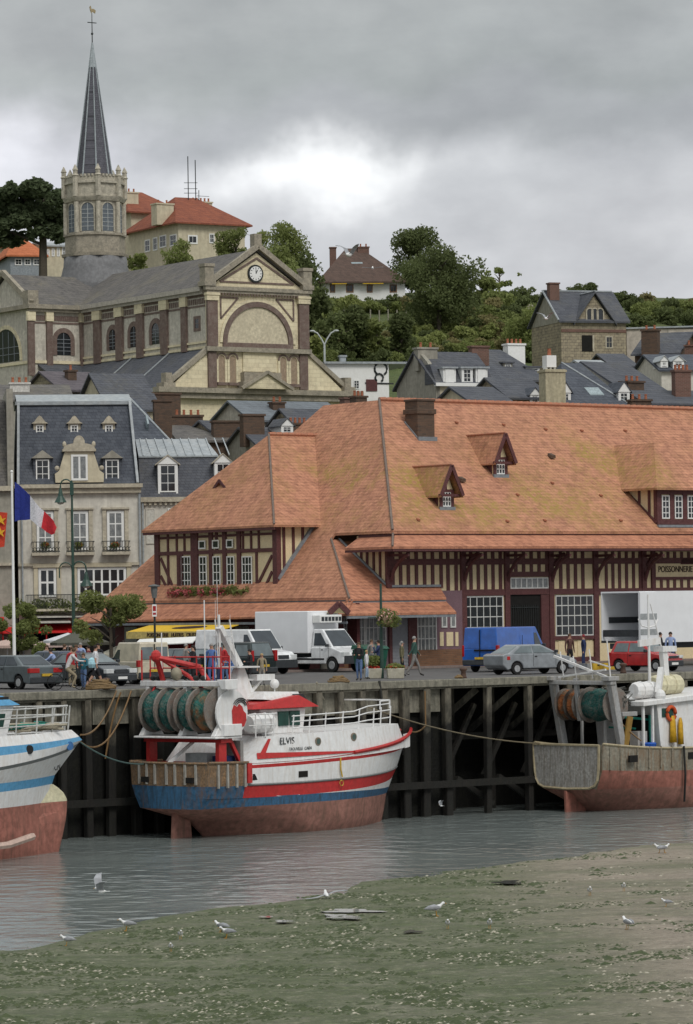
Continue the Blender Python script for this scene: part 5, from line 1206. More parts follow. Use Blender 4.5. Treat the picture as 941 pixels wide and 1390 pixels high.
t, fr, a0, a1, ze, zr = house('house', 'grey rendered house with blank wall behind the skylight roof', 835, 540, 268, 22, 815, 843, 508, 489, 8, RENDERG, ZINC)
mb = MB(W0)
t, fr, a0, a1, ze, zr = house('house', 'pale gabled house at the right with soot stained chimney', 870, 560, 256, 40, 845, 900, 530, 494, 8, RENDER, SLATE)
chimney(t, fr, fr.at(858, 530, 0)[0], .0, ze-4, fr.at(858, 520, 0)[2], 1.6, .9, 3)
t, fr, a0, a1, ze, zr = house('house', 'dark mansard house with little white dormers at the right edge', 920, 540, 276, 12, 898, 975, 502, 481, 8, RENDER, SLATE2)
smalldormer(t, fr, 899, 905, 490, 497, 0, ZINC, 2, .4); smalldormer(t, fr, 916, 927, 490, 499, 0, ZINC, 2, .4)
t, fr, a0, a1, ze, zr = house('house', 'low rendered house with red chimneys in front of the right hand mansard', 915, 560, 250, 18, 880, 970, 548, 530, 7, mat('ochre_old_render', (.33,.25,.16), c2=(.2,.16,.11)), SLATE)
chimney(t, fr, fr.at(925, 520, 2)[0], 2, ze, fr.at(925, 505, 2)[2], 1.2, .7, 4, BRICK); chimney(t, fr, fr.at(868, 545, 0)[0], 0, ze-3, fr.at(868, 545, 0)[2], 1.5, .8, 3, BRICKD)
t, fr, a0, a1, ze, zr = house('house', 'brick gabled house with steep dark roof below the long pale wall', 900, 500, 300, -20, 862, 920, 480, 452, 9, BRICKD, SLATE)
chimney(t, fr, fr.at(885, 480, 0)[0], -.3, ze-5, fr.at(886, 450, 0)[2], 1.4, .9, 2, BRICKD); chimney(t, fr, fr.at(934, 475, 0)[0]+.5, .5, ze-2, fr.at(934, 470, 0)[2], 1.6, .8, 3, BRICK)
t, fr, a0, a1, ze, zr = house('house', 'distant dark roofed house on the slope right of the stone villa', 845, 490, 292, 15, 833, 862, 497, 480, 7, BRICKD, SLATE)
# --- stone villa with three arched windows
fr = frp(800, 478, 345, 18); t = thing('stone_villa', 'derelict stone villa with slate gables, three arched windows and dark doorway', 'house', fr)
X = lambda x, y=450, b=0: fr.at(x, y, b)[0]; Z = lambda y, x=800, b=0: fr.at(x, y, b)[2]
a0, a1 = X(762), X(850); ze = Z(436); zr = Z(396, 800, 4)
shell(t, fr, a0, a1, 0, 8, -6, ze, RUBBLE)
mb = MB(fr); gables(mb, a0, a1, 0, 8, ze, zr); c = X(807); hw_ = X(832)-c
mb.prism([(c-hw_,-.05,ze-.1),(c+hw_,-.05,ze-.1),(c,-.05,Z(401))], (0,.3,0)); mb.build('gable_wall', RUBBLE, t)
mb = MB(fr); hiproof(mb, a0, a1, 0, 8, ze, zr, 0, 0, .18, .35); zg_ = Z(398)
mb.slab([(c-hw_-.3,-.4,ze-.25),(c,-.4,zg_+.15),(c,4,zg_+.15),(c-hw_-.3,.5,ze-.25)], .15); mb.slab([(c+hw_+.3,-.4,ze-.25),(c,-.4,zg_+.15),(c,4,zg_+.15),(c+hw_+.3,.5,ze-.25)], .15); mb.build('roof', SLATE, t)
mb = MB(fr); mb.box(a0-.3, a1+.2, 3.9, 4.1, zr-.02, zr+.12); mb.tube([(c,-.4,zg_+.2),(c,4,zg_+.2)], .08); mb.tube([(a0-.35,-.3,ze+.05),(a0-.35,4,zr+.05)],.1); mb.build('ridge_zinc', ZINC, t)
for x in (800.5, 807.5, 815): arched(t, fr, -.06, X(x), .55, Z(436), Z(423), sw=.12, sur=LIME, bars=False)
mb = MB(fr); prect(mb, fr, 0, 790, 455, 804, 477, .05); mb.build('doorway', DARK, t); mb = MB(fr); prect(mb, fr, 0, 804.5, 455, 806.5, 477, .08); mb.build('door_jamb', LIME, t)
pwindow(t, fr, 0, 822, 456, 832, 473, nx=2, nz=2, fm=LIME, fw=.12)
mb = MB(fr); prect(mb, fr, 0, 762, 447, 850, 451, .07); mb.build('brick_band', BRICK, t)
S2 = Fr(fr.w(a0, 0, 0), 18-90); mb = MB(S2); mb.prism([(-7.9,-.04,ze-.1),(-.1,-.04,ze-.1),(-4,-.04,zr-.4)], (0,.03,0)); mb.build('rendered_gable', RENDERG, t)
chimney(t, fr, a0+.4, 3, zr-1, Z(386, 765, 3), 1.0, .8, 0, BRICK)
fr = frp(900, 478, 352, 10); t = thing('warehouse', 'long low pale walled building on the slope at the right edge', 'building', fr)
a0, a1 = fr.at(851, 460, 0)[0], fr.at(975, 460, 0)[0]; z1 = fr.at(900, 446, 0)[2]; shell(t, fr, a0, a1, 0, 9, -6, z1, mat('pale_pinkish_render', (.47,.42,.36), c2=(.32,.29,.25), sc=.4))
mb = MB(fr); mb.slab([(a0-.1,-.2,z1+.1),(a1,-.2,z1+.35),(a1,9,z1+.45),(a0-.1,9,z1+.1)], .15); mb.build('roof', ZINC, t)
mb = MB(fr); [mb.box(fr.at(x,460,0)[0], fr.at(x,460,0)[0]+.12, -.05, 0, -3, z1) for x in (893, 906)]; mb.build('pilaster_strips', RENDERG, t)
# ================================================================== boats
def colm(name, c, c2=None, amt=.5, rough=.5, var=.2, sc=1.2, streak=True): return mat(name, c, rough=rough, var=var, sc=sc, c2=c2, amt=amt, streak=streak)
BWHITE = colm('boat_white', (.74,.74,.74), (.42,.33,.24), .42, .4, .08)
BRED = colm('boat_red', (.50,.035,.035), (.28,.05,.04), .4, .45)
BBLUE = colm('boat_blue', (.045,.13,.24), (.035,.035,.03), .95, .6, sc=2)
LBLUE = colm('boat_light_blue', (.10,.32,.55), (.2,.4,.55), .3, .45)
ANTI = colm('antifouling', (.34,.165,.13), (.12,.085,.06), .75, .8, .3, .8)
ANTIR = colm('red_antifouling', (.36,.145,.11), (.12,.07,.05), .75, .8, .3, .8)
RWOOD = colm('rusted_bulwark', (.25,.155,.085), (.10,.105,.10), 1., .8, .45, 2.4)
GWOOD = colm('weathered_grey_hull', (.27,.25,.20), (.19,.095,.035), 1., .8, .3, 1.6)
GREY = colm('grey_rubbing_strake', (.20,.21,.21)); BBLK = colm('boat_black', (.02,.02,.02))
DECK = colm('grey_deck', (.28,.29,.28), (.15,.14,.12), .5, .7)
CREAMP = colm('cream_bulb', (.62,.58,.40), (.5,.4,.3), .3)
def yf(t, W, sf, p, tb=.5, ts=.35):
    s_ = sf+(1-sf)*min(1, t/ts)**.75
    if t > tb: s_ *= max(0, 1-((t-tb)/(1-tb))**p)
    return W*s_
class Hull:
    """rows bottom to top: (z aft, z mid, z fore, half width, stern factor, bow power, a aft, a fore, material index of the strip above)"""
    def __init__(h, fr, rows, n=30, round_tr=.0): h.fr = fr; h.rows = rows; h.n = n; h.rt = round_tr
    def zt(h, r, t): return r[0]*(1-t)*(1-2*t)+4*r[1]*t*(1-t)+r[2]*t*(2*t-1)
    def pt(h, r, t, s=-1): return (r[6]+(r[7]-r[6])*t, s*yf(t, *r[3:6]), h.zt(r, t))
    def mesh(h, par, mats, name='hull', deckz=None):
        mb = MB(h.fr); n = h.n
        for k in range(len(h.rows)-1):
            A_, B_ = h.rows[k], h.rows[k+1]
            for s in (-1, 1):
                for i in range(n):
                    t0, t1 = i/n, (i+1)/n
                    if t0 < .5: pass
                    mb.poly([h.pt(A_, t0, s), h.pt(A_, t1, s), h.pt(B_, t1, s), h.pt(B_, t0, s)], A_[8])
            # transom, slightly curved in plan
            pa_, pb_ = h.pt(A_, 0, -1), h.pt(B_, 0, -1); m = 8
            for i in range(m):
                u0, u1 = -1+2*i/m, -1+2*(i+1)/m
                f_ = lambda P, u: (P[0]-h.rt*(1-u*u), -u*P[1]*-1, P[2])
                mb.poly([f_(pa_, u0), f_(pa_, u1), f_(pb_, u1), f_(pb_, u0)], A_[9] if len(A_) > 9 else A_[8])
        o = mb.build(name, mats, par, smooth=False)
        bm = bmesh.new(); bm.from_mesh(o.data); bmesh.ops.remove_doubles(bm, verts=bm.verts, dist=.001); bmesh.ops.recalc_face_normals(bm, faces=bm.faces); bm.to_mesh(o.data); bm.free()
        return o
    def y_at(h, k, a):
        r = h.rows[k]; t = (a-r[6])/(r[7]-r[6]); return yf(max(0, min(1, t)), *r[3:6])
def rail(mb, pts, r=.03, n=5): mb.tube(pts, r, n)
# ---------------- red and white trawler
s_ = Q.on(240, 1138, WL); w_ = Q.w(*s_[:2], 0); B = Fr((w_[0], w_[1], WL), 49.4)
tr = thing('trawler', 'red and white trawler with blue stern and net drums moored midway along the quay', 'fishing boat', B, group=None)
rows = [(-1.3,-1.2,-1.0,.6,.1,1.5,2.2,12.4,0),
        (-.3,-.3,-.1,2.0,.06,1.6,2.2,12.85,0),
        (.62,.5,.5,2.38,.16,1.8,1.1,13.05,0),
        (1.22,1.24,1.19,2.5,.66,2.0,-.39,13.23,1,1),
        (1.62,1.58,1.45,2.53,.74,2.1,-.39,13.4,2,1),
        (1.64,1.60,1.87,2.53,.75,2.1,-.39,13.64,3,1),
        (2.14,2.08,2.30,2.55,.82,2.2,-.39,13.95,4,5),
        (2.78,2.86,3.18,2.58,.83,2.4,-.39,14.4,3,5),
        (2.92,3.0,3.34,2.6,.83,2.4,-.39,14.52,4,5),
        (3.02,3.06,3.68,2.6,.83,2.45,-.39,14.8,3,5),
        (3.04,3.10,3.84,2.62,.83,2.45,-.39,14.94,3,5)]
H = Hull(B, rows, 36, .3)
hl = H.mesh(tr, [ANTI, BBLUE, BWHITE, BRED, BWHITE, RWOOD, colm('worn_blue_quarter', (.04,.12,.22), (.15,.085,.05), 1., .7, .4, 1.1)])
# weathered aft bulwark and blue quarter panel (the aft two metres are unpainted timber)
for p in hl.data.polygons:
    c = B.l(*(RM[tr.name] @ p.center)); 
    if c[2] < 1.15: p.use_smooth = True
    if c[0] < 1.75 and c[2] > 1.25 and abs(c[1]) > 1.0:
        p.material_index = 6 if c[2] < 2.0 else 5
mb = MB(B); pp = []
for i in range(30):
    t = i/29; q = H.pt(rows[-1], t, -1); pp.append((q[0], q[1], q[2]+.05))
port = [(x, -y, z) for x, y, z in pp]
mb.tube(pp[16:], .075, 6); mb.tube(port[16:], .075, 6)
mb.build('bow_rail_cap', BRED, tr)
dkp = [H.pt(rows[5], i/29, -1) for i in range(30)]; mb = MB(B); mb.poly([(q[0], q[1], 2.0) for q in dkp]+[(q[0], -q[1], 2.0) for q in dkp[::-1]]); mb.build('deck', DECK, tr)
mb = MB(B); i0 = 17; pf = [H.pt(rows[7], i/29, -1) for i in range(30)]; mb.poly([(q[0], q[1]*.95, 3.1) for q in pf[i0:]]+[(q[0], -q[1]*.95, 3.1) for q in pf[i0:][::-1]]); mb.build('foredeck', DECK, tr)
mb = MB(B)
for i in range(7): a = 12.9+i*.22; y = H.y_at(-1, a)-.1; mb.bar((a,y,3.15),(a,y+.02,3.75),.07,.07); mb.bar((a,-y,3.15),(a,-y-.02,3.75),.07,.07)
mb.cyl((13.3,0,3.1),(13.3,0,3.7),.09,8); mb.cyl((13.3,-.4,3.55),(13.3,.4,3.55),.06,8); mb.build('bow_frames', BWHITE, tr)
mb = MB(B)                                                    # rubbing strakes
for k, dz_ in ((6, .0),):
    q = [H.pt(rows[k], i/40, -1) for i in range(6, 40)]; mb.tube([(x, y-.02, z+.03) for x, y, z in q], .045, 5); mb.tube([(x, -y+.02, z+.03) for x, y, z in q], .045, 5)
mb.build('rubbing_strake', GREY, tr)
# whaleback
def cw_(a, z): return (H.y_at(-1, a)+.0)*(1-.07*max(0, z-3.0))
AA = [1.85+.0*i for i in range(1)]
def cz(a): return 4.02+.05*(a-2.9)*.35+.06*max(0, a-8)*.2
mb = MB(B); nA = 26
bot = [(1.9+(13.0-1.9)*i/nA) for i in range(nA+1)]; top = [(2.95+(12.1-2.95)*i/nA) for i in range(nA+1)]
for s in (-1, 1):
    for i in range(nA):
        f_ = lambda j: [(bot[j], s*(cw_(bot[j], 3)-.03), 2.98+.02*(bot[j]-2)*.3+max(0,bot[j]-8)*.03), (top[j], s*cw_(top[j], cz(top[j])), cz(top[j]))]
        a_, b_ = f_(i), f_(i+1); mb.poly([a_[0], b_[0], b_[1], a_[1]])
e = [(top[i], cw_(top[i], cz(top[i])), cz(top[i])) for i in range(nA+1)]
for i in range(nA): mb.poly([e[i], e[i+1], (e[i+1][0], -e[i+1][1], e[i+1][2]), (e[i][0], -e[i][1], e[i][2])])
mb.poly([(1.9,-cw_(1.9,3)+.03,2.2),(1.9,cw_(1.9,3)-.03,2.2),(1.9,cw_(1.9,3)-.03,2.98),(2.95,e[0][1],e[0][2]),(2.95,-e[0][1],e[0][2]),(1.9,-cw_(1.9,3)+.03,2.98)])
y9 = cw_(13., 3)-.03; mb.poly([(13.,-y9,3.2),(13.,y9,3.2),(12.1,e[-1][1],e[-1][2]),(12.1,-e[-1][1],e[-1][2])])
wb = mb.build('whaleback', BWHITE, tr)
def onside(a, z):        # point on the whaleback side, starboard
    f = (z-3.0)/(cz(a)-3.0); return (a, -(cw_(a, 3)*(1-f)+cw_(a, cz(a))*f)-.012, z)
def strip(mb, A_, lo, hi, pt=onside, m=0):
    for a0, a1 in zip(A_, A_[1:]): mb.poly([pt(a0, lo(a0)), pt(a1, lo(a1)), pt(a1, hi(a1)), pt(a0, hi(a0))], m)
mb = MB(B); AX_ = [2.25+i*.25 for i in range(32)]
strip(mb, AX_, lambda a: 3.13+.02*(a-2)*.3+.01, lambda a: 3.15+.02*(a-2)*.3+max(.01, .24*(1-(a-2.25)/7.8)))
for i in range(6):
    z0, z1 = 3.15+i*.13, 3.15+(i+1)*.13; g = lambda z: 2.2+(z-3.12)*.98
    mb.poly([onside(g(z0), z0), onside(g(z0)+.38-.12*i*.3, z0), onside(g(z1)+.38-.12*(i+1)*.3, z1), onside(g(z1), z1)])
mb.build('red_flash', BRED, wb)
def lett(t, size, a, z, k=.96, **kw):
    p = onside(a, z); return text_mesh(t, size, IRON, wb, B, a, p[1]-.012, z, ext=.006, **kw)
lett('ELVIS', .40, 4.05, 3.80, sx=1.0, deg=0)
lett('TROUVILLE  CAEN', .17, 4.75, 3.47, sx=1.0)
for a in (5.9, 8.2):
    p = onside(a, 3.72 if a < 7 else 3.82); mb = MB(B); mb.cyl((a,p[1]+.02,p[2]),(a,p[1]-.03,p[2]),.17,16); q = mb.build('porthole', mat('brass_rim', (.25,.2,.15)), wb); mb = MB(B); mb.cyl((a,p[1]-.031,p[2]),(a,p[1]-.036,p[2]),.12,16); mb.build('porthole_glass', glossy('greenish_glass', (.07,.11,.10), .08), q)
ys = H.y_at(-3, 12.6); 
bow_ang = math.degrees(math.atan2(H.y_at(-3, 13.0)-H.y_at(-3, 14.0), 1.0))
text_mesh('C.N', .34, BBLK, hl, B.sub(13.45, -(H.y_at(7, 13.45))-.05, 2.92, bow_ang), 0, 0, 0, name='registration', ext=.004, ital=.15)
mb = MB(B)
for a in (2.0, 4.6): mb = MB(B); y = -H.y_at(6, a)-.012; mb.box(a, a+.55, y-.02, y+.05, 2.3, 2.55); mb.build('scupper', DARK, tr)
mb = MB(B)
for i in range(6): a = -.0+i*.0; 
for b in (-1.3, 1.1): mb = MB(B); mb.box(-.75+.3*abs(b/2)**2-.03, -.4, b-.2, b+.2, 2.28, 2.5); mb.build('transom_scupper', DARK, tr)
mb = MB(B)
for b in (-1.6,-1.1,-.6,-.15,.5,1.0,1.5): x_ = -.69+.3*(b/2.08)**2-.02; mb.box(x_-.04, x_+.05, b-.05, b+.05, 2.2, 3.02)
for a in (.1,.6,1.1,1.55): y = -H.y_at(7, a)-.03; mb.box(a-.05, a+.05, y-.03, y+.05, 2.05, 3.0)
mb.build('bulwark_stay', colm('bleached_timber', (.36,.35,.32), (.18,.13,.09), .6), tr)
mb = MB(B); mb.tube([(-.39+1.0*0-.31*(1-u*u), u*2.12, 3.06) for u in [-1+.2*i for i in range(11)]], .06, 6); mb.tube([(x, y, z) for x, y, z in pp[:5]], .06, 6); mb.tube([(x, y, z) for x, y, z in port[:5]], .06, 6); mb.build('taffrail', RWOOD, tr)
mb = MB(B); mb.hexa([(-.35,-.06,-.9),(.9,-.06,-.9),(.9,.06,-.9),(-.35,.06,-.9),(-.2,-.06,1.15),(.75,-.06,1.0),(.75,.06,1.0),(-.2,.06,1.15)]); mb.build('rudder', ANTI, tr)
mb = MB(B); y = -H.y_at(6, 7.2)-.05; mb.tube([(7.2,y,3.0),(7.15,y-.05,2.5),(7.25,y-.04,2.2)], .035); mb.tube([(7.2+.12*math.cos(i*.8),y-.04,1.95+.12*math.sin(i*.8)) for i in range(9)], .02, 4); mb.build('yellow_strop', colm('yellow_rope', (.55,.36,.05)), tr)
# wheelhouse
mb = MB(B); mb.hexa([(3.7,-1.35,4.05),(6.3,-1.35,4.05),(6.3,1.35,4.05),(3.7,1.35,4.05),(3.7,-1.3,5.1),(6.55,-1.3,5.1),(6.55,1.3,5.1),(3.7,1.3,5.1)]); wh = mb.build('wheelhouse', BWHITE, tr, bevel=.04)
mb = MB(B); mb.hexa([(2.9,-1.6,5.12),(7.1,-1.55,5.12),(7.1,1.55,5.12),(2.9,1.6,5.12),(3.1,-1.5,5.32),(6.0,-1.4,5.62),(6.0,1.4,5.62),(3.1,1.5,5.32)]); mb.build('wheelhouse_roof', BRED, wh)
mb = MB(B); mb.hexa([(3.9,-1.3,5.5),(6.6,-1.15,5.3),(6.6,1.15,5.3),(3.9,1.3,5.5),(4.2,-1.1,5.8),(6.4,-1.0,5.75),(6.4,1.0,5.75),(4.2,1.1,5.8)]); mb.build('roof_cap', BWHITE, wh)
mb = MB(B); mb.hexa([(5.9,-1.33,5.33),(6.7,-1.33,5.28),(6.7,1.33,5.28),(5.9,1.33,5.33),(5.95,-1.2,5.66),(6.5,-1.2,5.66),(6.5,1.2,5.66),(5.95,1.2,5.66)]); mb.build('roof_visor', BBLK, wh)
mb = MB(B)
TG = glossy('green_tinted_glass', (.015,.06,.05), .06)
for a0, a1 in ((4.75,5.35),(5.45,6.05)): mb.box(a0, a1, -1.40, -1.3, 4.38, 4.98)
for b0, b1 in ((-1.2,-.5),(-.4,.4),(.5,1.2)): mb.hexa([(6.33,b0,4.4),(6.41,b0,4.4),(6.41,b1,4.4),(6.33,b1,4.4),(6.47,b0,5.0),(6.56,b0,5.0),(6.56,b1,5.0),(6.47,b1,5.0)])
mb.hexa([(3.75,-1.39,4.2),(4.35,-1.39,4.2),(4.35,-1.3,4.2),(3.75,-1.3,4.2),(3.75,-1.37,4.95),(4.35,-1.37,4.95),(4.35,-1.3,4.95),(3.75,-1.3,4.95)])
mb.build('wheelhouse_windows', TG, wh)
# mast
mb = MB(B); mb.hexa([(3.0,-.4,5.2),(4.5,-.4,5.5),(4.5,.4,5.5),(3.0,.4,5.2),(3.7,-.18,6.8),(4.05,-.18,6.8),(4.05,.18,6.8),(3.7,.18,6.8)]); ms_ = mb.build('mast', BWHITE, tr, bevel=.03)
mb = MB(B); mb.box(3.2, 4.5, -.6, .6, 6.8, 6.86); mb.bar((3.9,0,6.86),(2.7,0,8.5),.28,.22); mb.bar((2.9,-.5,8.1),(2.9,.5,8.1),.06,.06); mb.cyl((2.75,0,6.9),(2.7,0,9.0),.05,6); mb.cyl((3.2,-.5,6.86),(2.9,-.4,8.8),.03,5); mb.cyl((3.2,.5,6.86),(2.9,.4,8.8),.03,5); mb.build('mast_spar', BWHITE, ms_)
mb = MB(B); mb.box(4.6, 5.7, -.35, .1, 6.25, 6.5); mb.bar((4.4,-.1,5.7),(5.1,-.1,6.25),.1,.1); mb.bar((4.2,-.1,6.3),(4.9,-.1,6.28),.08,.08); mb.build('radar', BWHITE, ms_)
mb = MB(B); mb.ell((5.5,-.5,6.1),.2,.2,.2,12,8); mb.cyl((5.5,-.5,5.6),(5.5,-.5,6.0),.03,6); mb.build('satellite_dome', BWHITE, ms_, smooth=True)
mb = MB(B)
for b, a, z in ((-.5,2.8,9.0),(.1,2.7,10.4),(.45,2.95,9.6)): mb.tube([(a,b,z-3.2),(a+.03,b,z)], .018, 4, r2=.008)
mb.build('whip_aerial', BWHITE, ms_)
# liferaft, rails
mb = MB(B); mb.loft([mb.ring((2.5,-1.7,4.55),.33,(1,0,0),12),mb.ring((2.6,-1.7,4.55),.4,(1,0,0),12),mb.ring((3.75,-1.7,4.55),.4,(1,0,0),12),mb.ring((3.9,-1.7,4.55),.33,(1,0,0),12)]); [mb.tube([(a,-1.7+.42*math.cos(i*.55),4.55+.42*math.sin(i*.55)) for i in range(12)],.02,4) for a in (2.9,3.5)]; mb.build('liferaft', BWHITE, tr)
mb = MB(B)
def edge(a, z, k=.93): return (a, -cw_(a, 4)*k, z)
for hgt in (.35, .7, 1.0):
    if hgt > .5 or 1: rail(mb, [edge(a, cz(a)+hgt*(.75 if a < 9 else .9)) for a in (4.6,5.5,6.5,7.5,8.5,9.5,10.5,11.4)], .028)
for a in (2.3,2.9,3.4): rail(mb, [(a,-2.3,4.0),(a,-2.3,4.95)], .028)
rail(mb, [(1.9,-2.3,4.95),(3.6,-2.3,4.95)]); rail(mb, [(1.9,-2.3,4.5),(3.6,-2.3,4.5)], .022)
for a in (4.6,5.6,6.6,7.7,8.8,9.9,10.5,11.4): rail(mb, [edge(a, cz(a)), edge(a+.1, cz(a)+.8)], .03)
for a in (10.5,11.4): rail(mb, [edge(a, cz(a)+.7), edge(a, cz(a)+1.05)], .035)
rail(mb, [edge(10.5, cz(10.5)+1.05), edge(11.4, cz(11)+1.05), (11.9,0,cz(11)+1.05), (11.4,cw_(11.4,4)*.9,cz(11)+1.05), (10.5,cw_(10.5,4)*.93,cz(10.5)+1.05)], .035)
for hgt in (.35, .75): rail(mb, [(a, cw_(a,4)*.93, cz(a)+hgt) for a in (4.6,6.5,8.5,10.5,11.4)], .025)
for a in (4.6,6.5,8.5,10.5,11.4): rail(mb, [(a, cw_(a,4)*.93, cz(a)), (a, cw_(a,4)*.93, cz(a)+.8)], .028)
mb.build('guard_rail', BWHITE, tr)
# stern gantry and net drums
DA, DZ = .75, 5.15
mb = MB(B)
for b in (-1.95, .0, 2.05):
    w__ = .3 if b else .16
    mb.hexa([(DA-.35-w__,b-.12,4.12),(DA+.35+w__,b-.12,4.12),(DA+.35+w__,b+.12,4.12),(DA-.35-w__,b+.12,4.12),(DA-.12-w__*.3,b-.1,4.7),(DA+.12+w__*.3,b-.1,4.7),(DA+.12+w__*.3,b+.1,4.7),(DA-.12-w__*.3,b+.1,4.7)])
    mb.box(DA-.12-w__*.3, DA+.12+w__*.3, b-.1, b+.1, 4.7, 6.1)
mb.box(DA-.8, DA+.8, -2.25, 2.3, 4.03, 4.11)
mb.box(DA-.22, DA+.22, -2.35, 2.45, 6.12, 6.34)
mb.hexa([(DA-.36,-2.45,6.0),(DA+.36,-2.45,6.0),(DA+.36,-2.2,6.0),(DA-.36,-2.2,6.0),(DA-.36,-2.45,6.4),(DA+.36,-2.45,6.4),(DA+.36,-1.95,6.4),(DA-.36,-1.95,6.4)])
mb.box(DA-.3, DA+.75, -2.3, -1.85, 4.12, 4.6)
g = mb.build('stern_gantry', BWHITE, tr, bevel=.02)
mb = MB(B)
for b in (-1.9, 1.95): mb.box(DA-.32, DA+.12, b-.1, b+.1, 2.2, 4.0)
mb.box(DA-.3, DA+.3, -2.1, 2.2, 3.86, 4.0); mb.bar((DA+.4,-1.9,4.0),(DA+1.1,-1.9,2.9),.14,.14); mb.build('gantry_leg', BRED, tr)
NETS = mat('green_net_bundle', (.025,.12,.105), c2=(.17,.16,.14), sc=3, amt=1., rough=.9, var=.5, bump=.08)
NETO = mat('orange_net_bundle', (.36,.12,.04), c2=(.04,.15,.125), sc=2.2, amt=1., rough=.9, var=.4, bump=.08)
STEEL = mat('worn_steel', (.22,.20,.18), c2=(.20,.10,.06), sc=3, amt=.6, rough=.5)
def netdrum(par, fr, a, z, b0, b1, r, m, nm='net_drum'):
    mb = MB(fr); R = []
    for i in range(7):
        u = i/6; R.append(mb.ring((a, b0+(b1-b0)*u, z), r*(.84+.06*math.sin(i*2.1)+.05*math.sin(i*5.)), (0,1,0), 18))
    mb.loft(R); o = mb.build(nm, m, par, smooth=True)
    mb = MB(fr)
    for b in (b0, b1): mb.cyl((a,b-.025,z),(a,b+.025,z), r, 24)
    mb.build('flange', STEEL, o); return o
netdrum(tr, B, DA, DZ, .28, 1.0, .92, NETS); netdrum(tr, B, DA, DZ, 1.05, 1.9, .92, NETS); netdrum(tr, B, DA, DZ, -.75, -.05, .92, NETS); netdrum(tr, B, DA, DZ, -1.75, -.8, .92, mat('mixed_net_bundle', (.03,.13,.11), c2=(.42,.13,.03), sc=.9, amt=1., rough=.9, var=.5, bump=.08))
mb = MB(B); pts = [(DA+.35+.93*math.cos(i*math.pi/14), -2.12, 5.05+.93*math.sin(i*math.pi/14)) for i in range(28)]; mb.prism(pts, (0,.08,0)); wd = mb.build('drum_cover', BWHITE, g)
mb = MB(B); c = (DA+.75, 4.98); mb.prism([(c[0]+x, -2.14, c[1]+z) for x, z in ((-.42,.15),(-.3,.38),(-.1,.3),(.02,.42),(.2,.3),(.28,.12),(.42,.02),(.44,-.25),(.3,-.5),(-.38,-.5),(-.4,-.1))], (0,.018,0)); mb.build('red_painted_shape', BRED, wd)
mb = MB(B)
for r in (.28,.37,.46): mb.tube([(c[0]+.1+r*math.cos(u*.25), -2.15, c[1]+.28+r*.8*math.sin(u*.25)) for u in range(1, 12)], .022, 4)
mb.build('black_arcs', BBLK, wd)
# crane boom and red rails on the gantry
mb = MB(B)
mb.tube([(.2,1.2,7.35),(DA+.2,.2,6.6),(DA+.3,-1.7,5.25)], .07, 6); mb.tube([(.2,1.15,7.3),(DA+.5,-.2,6.9),(DA+.2,-1.0,6.3)], .12, 6); mb.tube([(.2,1.2,7.35),(DA+.4,.1,6.4)], .06, 6)
mb.tube([(DA,1.35,6.36),(.2,1.2,7.35)], .12, 6); mb.tube([(.1,2.0,4.9),(DA,1.6,6.4)], .05, 5); mb.ell((.2,1.2,7.35),.22,.22,.26,8,6)
mb.build('crane_boom', BRED, tr)
mb = MB(B)
for b in (2.3,1.6,.9,-.3,-1.2,-2.1): mb.cyl((DA+.25,b,6.36),(DA+.25,b,7.35),.03,5)
for z in (6.85,7.3): mb.cyl((DA+.25,2.3,z),(DA+.25,-2.1,z),.03,5)
mb.cyl((DA-.25,2.3,6.36),(DA-.25,2.3,7.6),.035,5); mb.cyl((DA-.25,-2.1,6.36),(DA-.25,-2.1,7.7),.035,5); mb.build('gantry_rail', BRED, tr)
mb = MB(B); mb.ell((DA-.1,.5,6.62),.24,.24,.28,10,6); mb.build('buoy', mat('faded_buoy', (.30,.27,.2)), tr, smooth=True)
mb = MB(B)
for b in (1.9,1.6,-.9,-.5): mb.ell((DA,b,6.45),.16,.12,.12,8,5)
mb.build('pulley_block', BBLK, tr)
mb = MB(B)
for b in (-1.0,1.4): mb.cyl((DA,b,6.4),(DA,b,9.6 if b < 0 else 8.3),.025,5)
mb.build('light_pole', BWHITE, tr)
# deck clutter, aft
mb = MB(B); mb.box(.9,1.6,-.9,.3,2.2,3.4); mb.build('winch_housing', colm('pale_grey_box', (.40,.42,.43)), tr)
mb = MB(B); mb.box(1.0,1.7,-1.7,-1.1,2.2,3.3); mb.build('dark_blue_drum', colm('dark_blue_paint', (.015,.03,.10)), tr)
mb = MB(B); mb.bar((-.1,.5,2.9),(1.2,-.1,4.0),.12,.12); mb.build('derrick_strut', BWHITE, tr)
mb = MB(B); mb.box(1.7,1.88,-2.0,-1.1,2.25,3.9); mb.build('deckhouse_door', colm('grey_door_paint', (.25,.24,.23)), tr)
mb = MB(B); mb.box(1.65,1.9,-2.45,2.4,2.2,3.0); mb.build('breakwater', BRED, tr)
# ---------------- grey wooden trawler at the right
s_ = Q.on(775, 1102, WL); w_ = Q.w(*s_[:2], 0); Rb = Fr((w_[0], w_[1], WL), 42)
t2b = thing('trawler', 'weathered grey trawler with brown hull and orange green net drums at the right', 'fishing boat', Rb)
rows = [(-1.3,-1.2,-1.0,.6,.1,1.5,2.4,14.4,0),(-.3,-.3,-.1,1.9,.12,1.6,1.5,14.8,0),(.5,.4,.5,2.3,.35,1.8,.4,15.0,0),(1.05,1.0,1.19,2.45,.7,2.0,-.09,15.2,2,1),(1.9,1.72,2.2,2.5,.83,2.1,-.09,15.6,1,1),(2.5,2.3,3.0,2.52,.83,2.2,-.09,16.,1,1),(3.02,2.75,4.0,2.55,.83,2.4,-.09,16.6,1,1)]
H2 = Hull(Rb, rows, 34, .05); h2 = H2.mesh(t2b, [ANTI, GWOOD, ANTIR])
